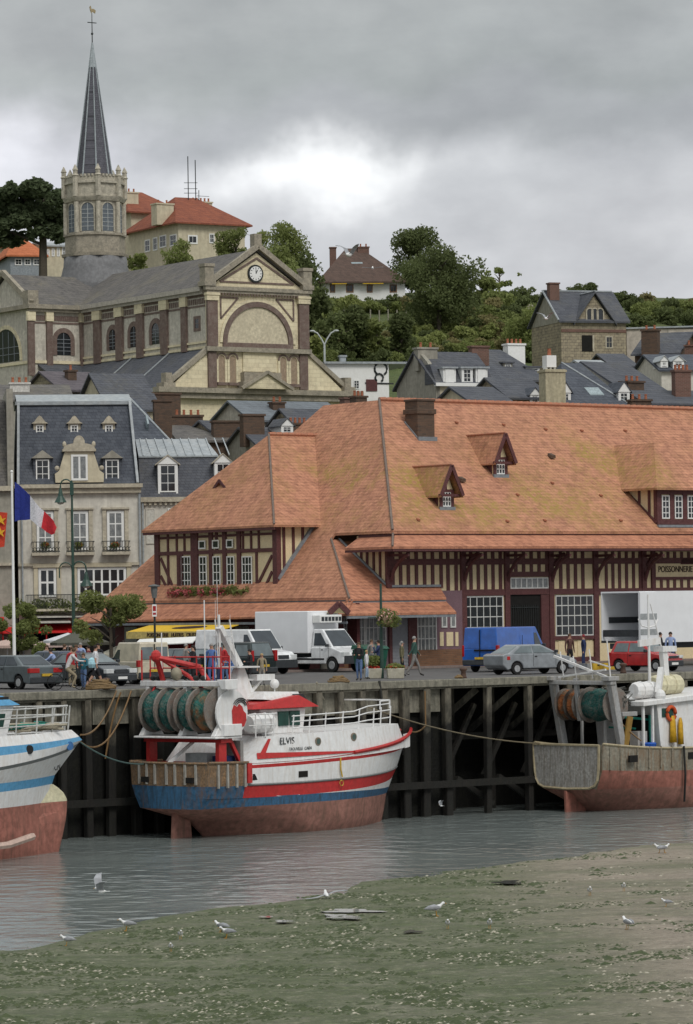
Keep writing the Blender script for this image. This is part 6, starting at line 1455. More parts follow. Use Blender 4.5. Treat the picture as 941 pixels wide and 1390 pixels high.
for p in h2.data.polygons: p.use_smooth = Rb.l(*(RM[t2b.name] @ p.center))[0] > .1
mb = MB(Rb)
for k in (3, 6):
    if k == 6: q = [H2.pt(rows[k], i/40, -1) for i in range(36)]; mb.tube([(x, y, z+.03) for x, y, z in q], .06, 5); mb.tube([(x, -y, z+.03) for x, y, z in q], .06, 5)
trq = [(-2.03,2.98),(2.03,2.98),(1.98,1.9),(1.9,1.45),(1.72,1.2),(1.4,1.08),(0,1.03),(-1.4,1.08),(-1.72,1.2),(-1.9,1.45),(-1.98,1.9),(-2.03,2.98)]; mb.tube([(-.25,y,z) for y, z in trq], .06, 5)
mb.build('gunwale', colm('buff_gunwale', (.40,.34,.22), (.2,.15,.1), .6), t2b)
TRG = colm('silvery_transom', (.40,.385,.36), (.14,.11,.08), 1., .6, .35, 1.5)
trp = [(-2.03,2.96),(2.03,2.96),(1.98,1.9),(1.9,1.45),(1.72,1.2),(1.4,1.08),(0,1.03),(-1.4,1.08),(-1.72,1.2),(-1.9,1.45),(-1.98,1.9)]; mb = MB(Rb); mb.prism([(-.15,y,z) for y, z in trp], (-.1,0,0)); mb.build('transom', TRG, t2b, bevel=.02)
mb = MB(Rb); y = H2.y_at(6, 1.3)
for a in (1.2, 5.0): mb = MB(Rb); mb.box(a, a+.5, -2.5-.03, -2.4, 2.2, 2.5); mb.build('scupper', DARK, t2b)
mb = MB(Rb); mb.tube([(4.6,-2.62,2.8),(4.65,-2.64,1.5),(4.8,-2.42,.3)], .05); mb.build('hose', BBLK, t2b)
mb = MB(Rb)
for a in (.3,.9,1.9,2.6,3.3,4.0,5.6): mb.box(a-.04,a+.04,-H2.y_at(5,a)-.07,-H2.y_at(5,a)+.02,1.9,2.85)
mb.build('hull_stringer', GWOOD, t2b)
mb = MB(Rb); mb.hexa([(-.3,-.06,-.9),(.9,-.06,-.9),(.9,.06,-.9),(-.3,.06,-.9),(-.35,-.06,.95),(.9,-.06,.5),(.9,.06,.5),(-.35,.06,.95)]); mb.build('rudder', ANTIR, t2b)
mb = MB(Rb); q = [H2.pt(rows[4], i/30, -1) for i in range(30)]; mb.poly([(x,y,2.1) for x,y,z in q]+[(x,-y,2.1) for x,y,z in q[::-1]]); mb.build('deck', DECK, t2b)
GST = colm('galvanised_grey', (.36,.36,.36), (.22,.17,.1), .6)
mb = MB(Rb)
for b in (-1.7, 1.9): mb.bar((1.7,b,2.1),(.9,b,5.9),.34,.3,up=(0,1,0)); mb.bar((1.55,b,4.3),(2.5,b,4.3),.2,.2,up=(0,1,0)); mb.box(.55,1.2,b-.25,b+.25,5.8,6.0)
mb.bar((1.1,.4,4.0),(.85,.4,5.9),.2,.2,up=(0,1,0)); mb.box(.7,1.05,-1.9,2.1,5.62,5.8); mb.build('stern_gallows', GST, t2b, bevel=.02)
mb = MB(Rb); mb.bar((.7,1.6,6.9),(.9,-1.5,5.95),.1,.1); mb.bar((.7,-1.6,6.3),(.9,1.5,5.95),.08,.08)
for b, z in ((-1.7,7.6),(-.6,7.2),(.4,6.9),(1.2,7.1)): mb.cyl((.9,b,5.9),(.8,b+.1,z),.03,5)
mb.bar((.9,-1.7,6.4),(.9,-.4,6.7),.05,.05); mb.build('gallows_rail', BWHITE, t2b)
netdrum(t2b, Rb, 1.55, 4.7, .65, 1.2, .72, NETO); netdrum(t2b, Rb, 1.55, 4.7, 1.2, 1.75, .72, NETO); netdrum(t2b, Rb, 1.55, 4.7, -1.35, .2, .8, NETS)
mb = MB(Rb); mb.cyl((1.55,-1.5,4.7),(1.55,1.8,4.7),.12,8); mb.build('drum_axle', STEEL, t2b)
# canopy and wheelhouse
mb = MB(Rb); mb.hexa([(2.6,-2.1,4.62),(9.5,-2.2,5.0),(9.5,2.2,5.0),(2.6,2.1,4.62),(2.6,-2.1,4.85),(9.5,-2.2,5.3),(9.5,2.2,5.3),(2.6,2.1,4.85)]); mb.build('canopy', BWHITE, t2b, bevel=.03)
mb = MB(Rb); mb.hexa([(3.9,-1.95,2.1),(9,-1.95,2.1),(9,1.95,2.1),(3.9,1.95,2.1),(3.6,-1.95,4.68),(9,-1.95,4.95),(9,1.95,4.95),(3.6,1.95,4.68)]); wh2 = mb.build('wheelhouse', BWHITE, t2b)
mb = MB(Rb); mb.box(3.55,3.88,-1.6,.6,2.2,4.2); mb.build('wheelhouse_opening', DARK, wh2)
for a, b in ((2.7,-1.95),(3.3,-1.95),(2.7,1.85),(2.7,.4)): mb = MB(Rb); mb.box(a,a+.1,b,b+.1,2.1,4.65); mb.build('canopy_post', BWHITE, t2b)
mb = MB(Rb); mb.hexa([(3.9,-1.99,4.1),(4.6,-1.99,4.1),(4.6,-1.96,4.1),(3.9,-1.96,4.1),(3.9,-1.99,4.5),(4.6,-1.99,4.5),(4.6,-1.96,4.5),(3.9,-1.96,4.5)]); mb.build('side_window', TG, wh2)
for b, a, l, m, s_z in ((-1.1,3.0,1.3,BWHITE,.38),(-.6,4.8,1.6,CREAMP,.46)):
    mb = MB(Rb); z = 4.9+(a-2.6)*.06+s_z; mb.loft([mb.ring((a,b,z),s_z*.8,(1,0,0),12),mb.ring((a+.12,b,z),s_z,(1,0,0),12),mb.ring((a+l,b,z),s_z,(1,0,0),12),mb.ring((a+l+.12,b,z),s_z*.8,(1,0,0),12)]); [mb.tube([(a+l*u,b+(s_z+.02)*math.cos(i*.55),z+(s_z+.02)*math.sin(i*.55)) for i in range(12)],.025,4) for u in (.3,.7)]; mb.build('liferaft', m, t2b)
mb = MB(Rb); mb.ell((3.9,-1.9,5.05),.24,.24,.3,10,6); mb.bar((3.95,-1.7,5.2),(4.4,-1.5,6.3),.25,.2); mb.build('searchlight', BWHITE, t2b)
mb = MB(Rb); mb.bar((5.7,-.6,5.1),(5.5,-.6,7.1),.3,.25); mb.cyl((4.6,-.6,5.1),(4.55,-.6,9.6),.08,6,0,.04); mb.bar((3.9,-.6,7.4),(5.3,-.6,7.5),.12,.3); mb.box(5.3,6.2,-.8,-.2,7.0,7.25); mb.tube([(4.55,-.6,8.1),(4.1,-.6,8.2),(3.9,-.6,8.5)],.03,4); mb.tube([(4.55,-.6,8.1),(5.0,-.6,8.2),(5.2,-.6,8.5)],.03,4); mb.cyl((5.5,-.6,6.9),(4.7,-.6,9.2),.03,5); mb.build('mast', BWHITE, t2b)
mb = MB(Rb); ORG = mat('lifebuoy_orange', (.62,.10,.03)); lb = (4.45,-2.02,4.25); mb.tube([(lb[0]+.27*math.cos(i*math.pi/8),lb[1],lb[2]+.3*math.sin(i*math.pi/8)) for i in range(17)], .085, 8); single(mb, 'lifebuoy', ORG, 'orange lifebuoy hanging on the white wheelhouse of the right hand trawler', 'lifebuoy', smooth=True)
for i, (a, w_) in enumerate(((4.5,.28),(5.0,.22),(4.15,.2))):
    mb = MB(Rb); z1 = 4.15-.1*i; mb.loft([[(a+w_*.5*math.cos(t*math.pi/5)*k*(1+.25*math.sin(t*3)), -2.06+.09*math.sin(t*math.pi/5)*k, z) for t in range(10)] for k, z in ((.5,z1),(1,z1-.25),(1.1,z1-.6),(1.3,z1-1.2))])
    if i < 2: single(mb, 'oilskins', mat('yellow_oilskin', (.60,.34,.02), rough=.5, var=.3), 'wrinkled yellow oilskins hung below the lifebuoy' if i == 0 else 'narrow yellow oilskin trousers hanging right of the lifebuoy', 'oilskins', smooth=True)
TEAL = colm('teal_pipe', (.02,.22,.17)); mb = MB(Rb); mb.cyl((2.2,-1.2,4.15),(4.0,-1.5,3.95),.06,6); mb.cyl((1.9,-.6,3.7),(3.2,-1.0,3.6),.05,6); mb.cyl((3.55,-1.6,2.2),(3.5,-1.6,4.2),.07,6); mb.build('teal_pipework', TEAL, t2b)
mb = MB(Rb); mb.box(2.6,3.2,-1.7,-1.2,2.15,3.5); mb.build('plastic_sack', colm('dirty_sack', (.42,.40,.38), streak=False), t2b); mb = MB(Rb); mb.lathe((3.1,-1.9,2.5),[(.25,0),(.34,.45),(.3,.5)],12); mb.build('blue_tub', colm('blue_plastic', (.02,.10,.45)), t2b)
mb = MB(Rb); [mb.tube([(2.2+random.uniform(-.5,.6),-.6+random.uniform(-.9,.9),4.6+random.uniform(0,.9)) for _ in range(9)], .035, 4) for _ in range(8)]; mb.build('tangled_gear', colm('dark_rope_gear', (.10,.10,.09)), t2b)
mb = MB(Rb); mb.bar((1.6,-1.7,2.1),(1.85,-1.95,4.2),.3,.1,up=(0,1,0)); mb.build('rusty_plate', colm('yellow_rust', (.33,.20,.05), (.2,.1,.04)), t2b)
# ---------------- white and blue trawler at the left
s_ = Q.on(80, 1156, WL); w_ = Q.w(*s_[:2], 0); Lf = Fr((w_[0], w_[1], WL), 45)
t3b = thing('trawler', 'white trawler with light blue stripes and bulbous bow cut by the left edge', 'fishing boat', Lf)
rows = [(-1.3,-1.2,-1.0,1.2,.3,1.6,-17,-.35,0),(-.2,-.2,0,2.3,.5,1.7,-17.5,-.02,0),(1.0,1.0,1.0,2.5,.6,1.8,-17.5,-.1,0),(1.93,1.93,1.93,2.6,.8,1.9,-17.5,-.55,1),(2.62,2.52,2.62,2.62,.85,2.0,-17.5,-.3,2),(2.95,2.85,2.95,2.64,.85,2.05,-17.5,-.15,1),(3.4,3.2,3.95,2.66,.85,2.2,-17.5,.88,3),(3.52,3.33,4.12,2.7,.85,2.3,-17.5,1.05,1),(3.95,3.85,4.25,2.68,.85,2.3,-17.5,1.25,2),(4.3,4.22,4.38,2.64,.85,2.3,-17.5,1.12,1),(4.66,4.62,4.66,2.58,.85,2.25,-17.5,.72,1)]
H3 = Hull(Lf, rows, 40); h3 = H3.mesh(t3b, [ANTIR, BWHITE, LBLUE, GREY])
for p in h3.data.polygons: p.use_smooth = (RM[t3b.name] @ p.center).z < -4.1
mb = MB(Lf); q = [H3.pt(rows[-1], i/40, -1) for i in range(41)]; mb.poly([(x,y,4.6) for x,y,z in q]+[(x,-y,4.6) for x,y,z in q[::-1]]); mb.build('foredeck', BWHITE, t3b)
def fin(z0, z1, prof, m, nm):
    mb = MB(Lf); rg = []
    n = 9
    for i in range(n):
        z = z0+(z1-z0)*i/(n-1); 
        for (p, q), (r, t_) in zip(prof, prof[1:]):
            if p <= z <= r: x = q+(t_-q)*(z-p)/(r-p)
        hb = .5*max(.15, (2.62-z)/1.2) if z > 1.4 else .75-.1*(1.4-z)
        rg.append([(x,0,z),(x-.12,.07+.05*hb,z),(x-.6,.26*hb+.05,z),(-3.2,hb+.5,z),(-3.2,-hb-.5,z),(x-.6,-.26*hb-.05,z),(x-.12,-.07-.05*hb,z)])
    mb.loft(rg); mb.build(nm, m, t3b)
PR_ = [(-1.3,-.3),(-.3,-.06),(0,.0),(.6,.2),(1.2,.37),(1.7,.46),(2.0,.44),(2.25,.28),(2.45,.02),(2.62,-.28)]
fin(1.93, 2.6, PR_, CREAMP, 'bulb'); fin(-1.2, 1.925, PR_, ANTIR, 'bulb_foot')
mb = MB(Lf); mb.tube([(-6,-2.35,.55),(-4.6,-2.55,.62),(-3.2,-2.3,.85)], .14, 6); mb.build('bilge_keel', colm('pale_pink_keel', (.52,.38,.32)), t3b)
for a in (-3.1, -.05):
    y = -H3.y_at(8, a)-.015; mb = MB(Lf); mb.cyl((a,y+.1,4.08),(a,y-.02,4.08),.17,14); mb.build('porthole', BBLK if a < -1 else colm('blue_rim', (.05,.15,.35)), t3b)
ba = math.degrees(math.atan2(H3.y_at(6, -1)-H3.y_at(6, .4), 1.4))
text_mesh('CN', .42, BBLK, h3, Lf.sub(-.35, -H3.y_at(5, -.6)-.1, 3.28, ba), 0, 0, 0, name='registration', ext=.004, ital=.25)
mb = MB(Lf)
def e3(a, z, s=-1): return (a, s*max(.1, H3.y_at(10, a)-.12), z)
AR = [-8,-6.5,-5,-3.6,-2.2,-1.0,0,.45]
for hgt in (.3,.62,.95):
    for s in (-1, 1): rail(mb, [e3(a, 4.64+hgt, s) for a in AR], .03)
for a in AR:
    for s in (-1, 1): rail(mb, [e3(a, 4.6, s), e3(a+.12, 5.6, s)], .03)
rail(mb, [(.45,-.1,5.6),(.45,.1,5.6)]); mb.build('guard_rail', mat('grey_rail', (.52,.52,.50)), t3b)
mb = MB(Lf); [mb.tube([(-1.8+random.uniform(-1.6,1.3),random.uniform(-1.2,.3),4.7+random.uniform(0,.3)) for _ in range(10)], .045, 4) for _ in range(5)]; mb.build('coiled_rope', colm('pale_rope', (.36,.32,.24)), t3b)
mb = MB(Lf); [mb.tube([(-1.9+random.uniform(-1.2,1.3),random.uniform(-1.2,.3),4.75+random.uniform(0,.3)) for _ in range(10)], .04, 4) for _ in range(2)]; mb.build('coiled_rope', TEAL, t3b)
mb = MB(Lf); mb.hexa([(-9,-1.7,4.6),(-3.9,-1.7,4.6),(-3.9,1.7,4.6),(-9,1.7,4.6),(-9,-1.7,5.75),(-3.55,-1.7,5.75),(-3.55,1.7,5.75),(-9,1.7,5.75)]); wh3 = mb.build('wheelhouse', BWHITE, t3b)
mb = MB(Lf); mb.hexa([(-9,-1.74,4.95),(-4.1,-1.74,4.95),(-4.1,-1.65,4.95),(-9,-1.65,4.95),(-9,-1.74,5.45),(-3.98,-1.74,5.45),(-3.98,-1.65,5.45),(-9,-1.65,5.45)]); mb.build('wheelhouse_window', TG, wh3)
mb = MB(Lf); mb.hexa([(-9,-1.9,5.76),(-3.4,-1.9,5.76),(-3.4,1.9,5.76),(-9,1.9,5.76),(-9,-1.7,5.9),(-4.1,-1.7,6.12),(-4.1,1.7,6.12),(-9,1.7,6.1)]); mb.build('roof', LBLUE, wh3)
mb = MB(Lf); mb.box(-4.7,-3.85,-1.78,1.7,5.85,6.08); mb.build('black_visor', BBLK, wh3)
# ---------------- ropes
def rope(p, q, sag, m, label, r=.035, n=14, grp=None):
    mb = MB(W0); p = Vector(p); q = Vector(q); pts = []
    for i in range(n+1):
        t = i/n; v = p.lerp(q, t); v.z -= sag*4*t*(1-t); pts.append(tuple(v))
    mb.tube(pts, r, 5); single(mb, 'mooring_rope', m, label, 'rope')
OCH = colm('ochre_rope', (.19,.11,.045), streak=False); DRK = colm('dark_rope', (.05,.05,.045), streak=False); TLR = colm('faded_teal_rope', (.10,.16,.15), streak=False)
def qp(x, y, b=-.35): a, _, z = Q.at(x, y, b); return Q.w(a, b, z)
rope(qp(158,938), Lf.w(1.1,-.1,4.45), .5, OCH, 'ochre mooring rope from the quay to the left trawler bow')
rope(qp(178,938), Lf.w(1.1,.1,4.3), 1.1, OCH, 'slacker ochre rope hanging below the quay edge near the left trawler')
rope(qp(164,940), qp(143,1030,-.6), -.3, OCH, 'loose rope end hanging down the quay wall beside the left trawler')
rope(Lf.w(1.1,0,4.2), B.w(-.6,1.2,3.0), .25, TLR, 'long teal rope stretched between the left trawler and the blue stern', .03)
rope(B.w(14.8,0,3.8), qp(578,985,-.5), .15, OCH, 'short ochre rope tied from the red bow to a quay pile')
rope(qp(578,985,-.5), qp(577,938,-.35), -.0, OCH, 'ochre rope running up the pile above the red bow')
rope(qp(500,960,-.6), Rb.w(-.2,1.6,3.0), .3, colm('brown_rope', (.17,.14,.09)), 'long brown rope slung from the quay to the grey trawler stern', .03)
rope(qp(430,926), B.w(11.5,1.6,4.8), .15, colm('pale_grey_rope', (.32,.29,.22)), 'pale rope from the quay edge to the trawler foredeck rail')
rope(qp(515,924), B.w(14.0,.6,3.9), .1, DRK, 'dark thick mooring rope descending from the planters to the red bow', .06)
rope(Q.w(*Q.on(690,916,0)[:2],0), Rb.w(1.0,1.7,5.7), .2, colm('pale_grey_rope', (.32,.29,.22)), 'pale rope from the quay to the gallows of the grey trawler')
rope(Rb.w(1.2,-1.2,4.6), Rb.w(2.2,-2.3,3.1), .1, OCH, 'slanting ochre rope on the grey trawler net drum')
# ================================================================== vegetation
def foliage(name, c1, c2, sc=.6):
    m, nt, b = _new(name); L = nt.links
    v = co(nt); oi = nt.nodes.new('ShaderNodeObjectInfo')
    n1 = noise(nt, v, sc, 4, .7, .35, .65); n2 = noise(nt, v, sc*7, 3, .7, .3, .7)
    k = mix(nt, n1, c1, c2); k = mix(nt, mul(nt, n2, .5), k, dk(c1, 1.6))
    k = mix(nt, mul(nt, oi.outputs['Random'], .45), k, dk(c2, .6))
    L.new(k, b.inputs['Base Color']); b.inputs['Roughness'].default_value = .75; b.inputs['Specular IOR Level'].default_value = .25
    t = nt.nodes.new('ShaderNodeBsdfTranslucent'); L.new(k, t.inputs[0]); ms = nt.nodes.new('ShaderNodeMixShader'); ms.inputs[0].default_value = .45
    out = nt.nodes['Material Output']; L.new(b.outputs[0], ms.inputs[1]); L.new(t.outputs[0], ms.inputs[2]); L.new(ms.outputs[0], out.inputs[0]); return m
FD = foliage('dark_foliage', (.14,.17,.065), (.10,.12,.048)); FM = foliage('green_foliage', (.23,.265,.09), (.17,.20,.065))
FL = foliage('light_foliage', (.28,.31,.11), (.19,.22,.07)); FP = foliage('pine_needles', (.11,.14,.07), (.075,.10,.05), .9); FO = foliage('olive_scrub', (.28,.25,.115), (.20,.185,.08))
BARK = mat('bark', (.09,.075,.055), sc=4, var=.4)
def leaf_mesh(name, lumps, n, leaf, m, seed=0, squash=1.):
    R = random.Random(seed); vs = []; fs = []; wt = [l[3]*l[4]*l[5] for l in lumps]; k = 0; tries = 0
    while k < n and tries < n*6:
        tries += 1
        l = R.choices(lumps, wt)[0]; d = Vector((R.gauss(0,1), R.gauss(0,1), R.gauss(0,1))).normalized(); r = R.random()**.33
        p = Vector((l[0]+d.x*l[3]*r, l[1]+d.y*l[4]*r, l[2]+d.z*l[5]*r))
        nv = NZ.noise(p*(1.1/max(.5, l[3]*.5))+Vector((seed,0,0)))
        if nv < -.22 and r > .5: continue
        p += d*nv*l[3]*.35
        s = leaf*R.uniform(.6, 1.5); a = Vector((R.gauss(0,1), R.gauss(0,1), R.gauss(0,1)*squash)).normalized(); b = a.cross(Vector((R.gauss(0,1), R.gauss(0,1), R.gauss(0,1)))).normalized()
        i = len(vs); vs += [tuple(p-a*s), tuple(p+b*s*.6), tuple(p+a*s), tuple(p-b*s*.6)]; fs.append((i,i+1,i+2,i+3)); k += 1
    me = bpy.data.meshes.new(name); me.from_pydata(vs, [], fs); me.update(); me.materials.append(m); return me
def plant(name, label, cat, X, Y, Z, mesh, sc=1, trunk=None, group=None, rot=0, part='crown'):
    r = bpy.data.objects.new(name, None); COL.objects.link(r); r.location = (X, Y, Z); r.rotation_euler = (0, 0, rot); r.scale = (sc, sc, sc) if not isinstance(sc, tuple) else sc
    RM[r.name] = Matrix.Translation((X, Y, Z)); tag(r, label, cat, group)
    c = bpy.data.objects.new(part, mesh); COL.objects.link(c); c.parent = r
    if trunk is not None:
        t = bpy.data.objects.new('trunk', trunk); COL.objects.link(t); t.parent = r
    return r
def trunk_mesh(h, r, br=5, seed=1, spread=.4, z0=.4):
    R = random.Random(seed); mb = MB(W0); mb.tube([(0,0,-.6),(R.uniform(-.1,.1)*r*3,0,h*.4),(R.uniform(-.2,.2),R.uniform(-.2,.2),h)], r, 7, 0, r*.35)
    for i in range(br):
        z = h*(z0+(1-z0)*i/br); t = R.uniform(0, 6.28); l = h*spread*R.uniform(.6,1.1)
        mb.tube([(0,0,z),(math.cos(t)*l*.5,math.sin(t)*l*.5,z+l*.4),(math.cos(t)*l,math.sin(t)*l,z+l*.6)], r*.45, 5, 0, r*.1)
    me = bpy.data.meshes.new('trunk'); me.from_pydata(mb.v, [], mb.f); me.update(); me.materials.append(BARK); return me
def lumps(R, n, rx, rz, h0, s=(.35,.6)):
    L_ = []
    for i in range(n):
        t = R.uniform(0, 6.28); q = R.random()**.6; z = R.uniform(-1, 1); rr = math.sqrt(max(0, 1-z*z*.8))
        k = R.uniform(*s)*rx; L_.append((math.cos(t)*rx*.62*q*rr, math.sin(t)*rx*.62*q*rr, h0+z*rz*.62, k, k, k*.8*rz/rx if rz > rx else k*.7))
    return L_
R_ = random.Random(5)
# bushes : unit meshes about 2 m across and 1.8 m tall, scaled
BM = {k: [leaf_mesh('bush_leaves', lumps(R_, 7, 1.15, .85, .75), 1500, .11, m, i*3+j) for j in range(3)] for i, (k, m) in enumerate((('d', FD), ('m', FM), ('l', FL), ('o', FO)))}
TM = {k: [leaf_mesh('tree_leaves', lumps(R_, 12, 1.1, 1.35, 1.9), 2800, .1, m, 40+i*3+j) for j in range(2)] for i, (k, m) in enumerate((('d', FD), ('m', FM), ('l', FL)))}
TT = trunk_mesh(1.9, .1, 5, 3)
LB_ = {'d': 'dark evergreen bush among the scrub covering the hillside', 'm': 'mid green leafy bush among the scrub covering the hillside', 'l': 'light green bush among the scrub covering the hillside', 'o': 'olive brown scrub bush on the hillside'}
TB_ = {'d': 'dark green tree on the hillside with dense rounded crown', 'm': 'mid green tree on the hillside with uneven crown', 'l': 'pale green loose crowned tree on the hillside'}
nb = 0
def bush(x, y, wpx, k='m', tree=False, hk=1., Y=None):
    """x, y = pixel of its foot on the slope, wpx = its width in pixels"""
    global nb
    p = tray(x, y) if Y is None else wp(x, y, Y)
    z = terr(p[0], p[1]) if Y is None else p[2]
    s = wpx*p[1]/F/(1.6 if tree else 1.75); me = (TM if tree else BM)[k][nb % (2 if tree else 3)]; nb += 1
    return plant('hillside_tree' if tree else 'hillside_bush', (TB_ if tree else LB_)[k], 'tree' if tree else 'bush', p[0], p[1], z-.15*s, me, (s, s, s*hk), TT if tree else None, ('trees' if tree else 'bushes')+' growing on the hillside', random.uniform(0, 6.28), 'crown' if tree else 'foliage')
# skyline, right
for x, y, w_, k, t, h_ in [(655,412,34,'m',1,.8),(640,418,28,'d',0,1),(672,420,40,'m',0,1.1),(690,405,26,'d',0,1),(705,402,24,'d',0,1),(722,402,24,'d',0,1.1),(738,404,26,'m',0,1),(765,402,20,'d',0,.8),(783,402,26,'d',1,.55),(802,402,24,'d',1,.6),(820,406,22,'m',0,1),(838,412,26,'d',1,.5),(850,412,24,'d',1,.6),(866,418,28,'d',0,1),(884,420,26,'m',0,1),(900,420,30,'m',0,1),(915,424,28,'d',0,1.1),(932,424,30,'m',0,1),(950,424,30,'d',0,1),(756,400,20,'m',0,1)]:
    bush(x, y+9, w_, k, t, h_)
# scrub on the slope
rr = random.Random(12)
def clearing(x, y):
    if 545 > x > 486 and 424 < y < 452: return True
    if 470 > x > 455 and 430 < y < 445: return True
    if 738 < x < 860 and y > 408: return y > 412
    if x > 846 and y > 440: return True
    return False
cand = []
y = 418
while y < 500:
    x = 420+rr.uniform(0, 10)
    while x < 950:
        cand.append((x+rr.uniform(-5,5), y+rr.uniform(-4,4))); x += 15+(y-418)*.06
    y += 10
for x, y in cand:
    if clearing(x, y) or y > 496: continue
    if y > 478 and x > 560: continue
    if x < 445 and y < 430: continue
    k = rr.choices('dmlo', (5,4,1.6,1.2))[0]
    if 560 < x < 700 and y > 440: k = rr.choices('dmlo', (2,4,3,2))[0]
    bush(x, y+7, rr.uniform(19, 30), k, False, rr.uniform(.8, 1.15))
for x, y, w_, k, h_ in [(455,404,14,'m',.7),(470,404,16,'l',.6),(485,404,18,'m',.7),(500,404,22,'m',.9),(516,403,18,'m',.7),(532,404,18,'d',.7),(545,405,18,'m',.8)]: bush(x, y+2, w_, k, False, h_)
# hedge below the white house: one clipped mass of individual shrubs
for i, x in enumerate(range(452, 548, 12)): bush(x, 424+rr.uniform(-2,2), 20, 'm' if i % 3 else 'd', False, 1.0)
for x, y, w_, k in [(560,470,20,'l'),(575,478,22,'m'),(592,476,18,'o'),(613,478,20,'l'),(630,476,22,'m'),(648,474,20,'l'),(665,478,22,'m'),(684,480,24,'o'),(702,484,26,'m'),(722,486,30,'d'),(738,480,28,'m'),(670,455,26,'l'),(655,450,30,'o'),(690,440,30,'m')]: bush(x, y+6, w_*1.2, k)
# trees right of the church
for x, y, w_, k, h_ in [(398,470,52,'m',1.15),(428,480,46,'d',1.2),(380,440,46,'m',1.25),(412,430,44,'d',1.1),(440,470,40,'m',.9),(455,500,46,'d',.9),(480,496,50,'d',.85),(512,494,46,'m',.8),(545,492,44,'d',.8),(420,510,40,'l',.8),(448,520,36,'m',.7)]:
    bush(x, y, w_, k, True, h_)
# named trees
def big(name, label, x, y, wpx, hpx, kind, n, lump_n, Y=None, seed=1, leaf=.11, z0=.15, s=(.3,.5), trunk=True, cat='tree'):
    p = tray(x, y) if Y is None else wp(x, y, Y); z = terr(p[0], p[1]) if Y is None else p[2]
    k = p[1]/F; far = Y is None or Y > 300; w_ = wpx*k/2*(1.5 if far else 1.2); h_ = hpx*k*(1.1 if far else 1.05); n = int(n*2); leaf *= 1.35 if far else 1; R = random.Random(seed); c0 = h_*z0; rz = (h_-c0)/2
    Ls = []
    for i in range(lump_n):
        t = R.uniform(0, 6.28); zz = R.uniform(-1, 1); q = R.random()**.5; e = math.sqrt(max(0,1-zz*zz))
        r = R.uniform(*s)*min(w_, rz); Ls.append((math.cos(t)*(w_-r)*e*q, math.sin(t)*(w_-r)*e*q, c0+rz+zz*(rz-r*.7), r, r, r*.75))
    me = leaf_mesh('tree_leaves', Ls, n, leaf*k/.0002/480, kind, seed)
    return plant(name, label, cat, p[0], p[1], z, me, 1, trunk_mesh(h_*.75, max(.05, w_*.06), 6, seed) if trunk else None)
big('broadleaf_tree', 'tall dark broadleaf tree rising behind, left of the round one on the skyline', 570, 410, 78, 92, FD, 5200, 20, seed=3, leaf=.13)
big('broadleaf_tree', 'huge dense rounded dark tree in the middle of the hillside', 597, 456, 98, 116, FM if False else FD, 9000, 30, seed=8, leaf=.13, z0=.02)
big('spindly_tree', 'sparse spindly tree with thin upright twigs on the skyline', 678, 400, 46, 34, FM, 420, 10, seed=5, leaf=.12, s=(.2,.35))
big('poplar', 'light leaved poplar standing behind the church gable', 392, 425, 50, 120, FM, 3600, 22, seed=6, leaf=.12, z0=.1)
big('poplar', 'narrow pale topped poplar between the church gable and villa', 360, 400, 30, 90, FL, 1800, 14, seed=9, leaf=.11)
big('broadleaf_tree', 'bushy tree in front of the large cream villa wall', 320, 360, 54, 48, FM, 2400, 14, Y=345, seed=10, leaf=.11, z0=.05)
big('broadleaf_tree', 'leafy tree overlapping the left side of the stone villa', 724, 486, 60, 74, FM, 3800, 20, seed=21, leaf=.12, z0=.05)
big('garden_shrub', 'low dark shrub below the villa windows behind the nave roof', 243, 378, 40, 50, FM, 1500, 12, Y=338, seed=12, z0=0, trunk=False, cat='shrub')
big('garden_shrub', 'small shrub between the church tower and the cream villa', 186, 376, 34, 32, FM, 1200, 10, Y=338, seed=13, z0=0, trunk=False, cat='shrub')
# pine at the left
p = wp(48, 350, 335); k = 335/F
Ls = [(dx*k, R_.uniform(-2,2), (350-y)*k, rx*k, rx*k*.9, rz*k) for dx, y, rx, rz in [(-50,268,22,9),(-25,262,24,9),(0,258,22,8),(22,266,20,8),(38,276,16,8),(30,300,16,8),(-10,282,22,9),(-36,290,22,9),(12,290,18,8),(-48,310,18,8),(24,312,12,6),(-20,302,16,7),(40,290,12,7),(-55,325,20,8),(-30,322,18,8),(36,322,14,7),(-5,296,20,8),(6,318,14,7),(-62,290,18,9)]]
me = leaf_mesh('pine_needles', [(a,b,c,d*1.15,e,f*1.25) for a,b,c,d,e,f in Ls], 15000, .24, FP, 33, .4)
mb = MB(W0); mb.tube([(10*k,0,-3),(11*k,0,30*k),(8*k,0,60*k),(0,0,88*k)], .45, 7, 0, .15)
for dx, z in ((-35,62),(-50,40),(36,62),(30,45),(-20,84),(20,84)): mb.tube([(10*k,0,(z-22)*k),(dx*.6*k,0,(z-6)*k),(dx*k,0,z*k)], .16, 5, 0, .05)
tm = bpy.data.meshes.new('trunk'); tm.from_pydata(mb.v, [], mb.f); tm.update(); tm.materials.append(BARK)
plant('pine_tree', 'dark flat topped umbrella pine left of the church tower', 'tree', p[0], p[1], p[2], me, 1, tm)
# street trees on the quay
def street_tree(x, y, Y, wpx, hpx, label, seed, n, kind=FM):
    return big('street_tree', label, x, y, wpx, hpx, kind, n, 16, Y=Y, seed=seed, leaf=.19, z0=.25, s=(.22,.4))
street_tree(152, 912, 182, 104, 110, 'round leafy street tree in front of the tiled porch end', 51, 3600, FL)
street_tree(28, 905, 190, 84, 84, 'small street tree behind the grey saloon and flagpole', 52, 2400)
big('planter_shrub', 'low shrub behind the grey saloon boot', 62, 915, 44, 44, FM, 900, 8, Y=186, seed=53, leaf=.15, trunk=False, cat='shrub')
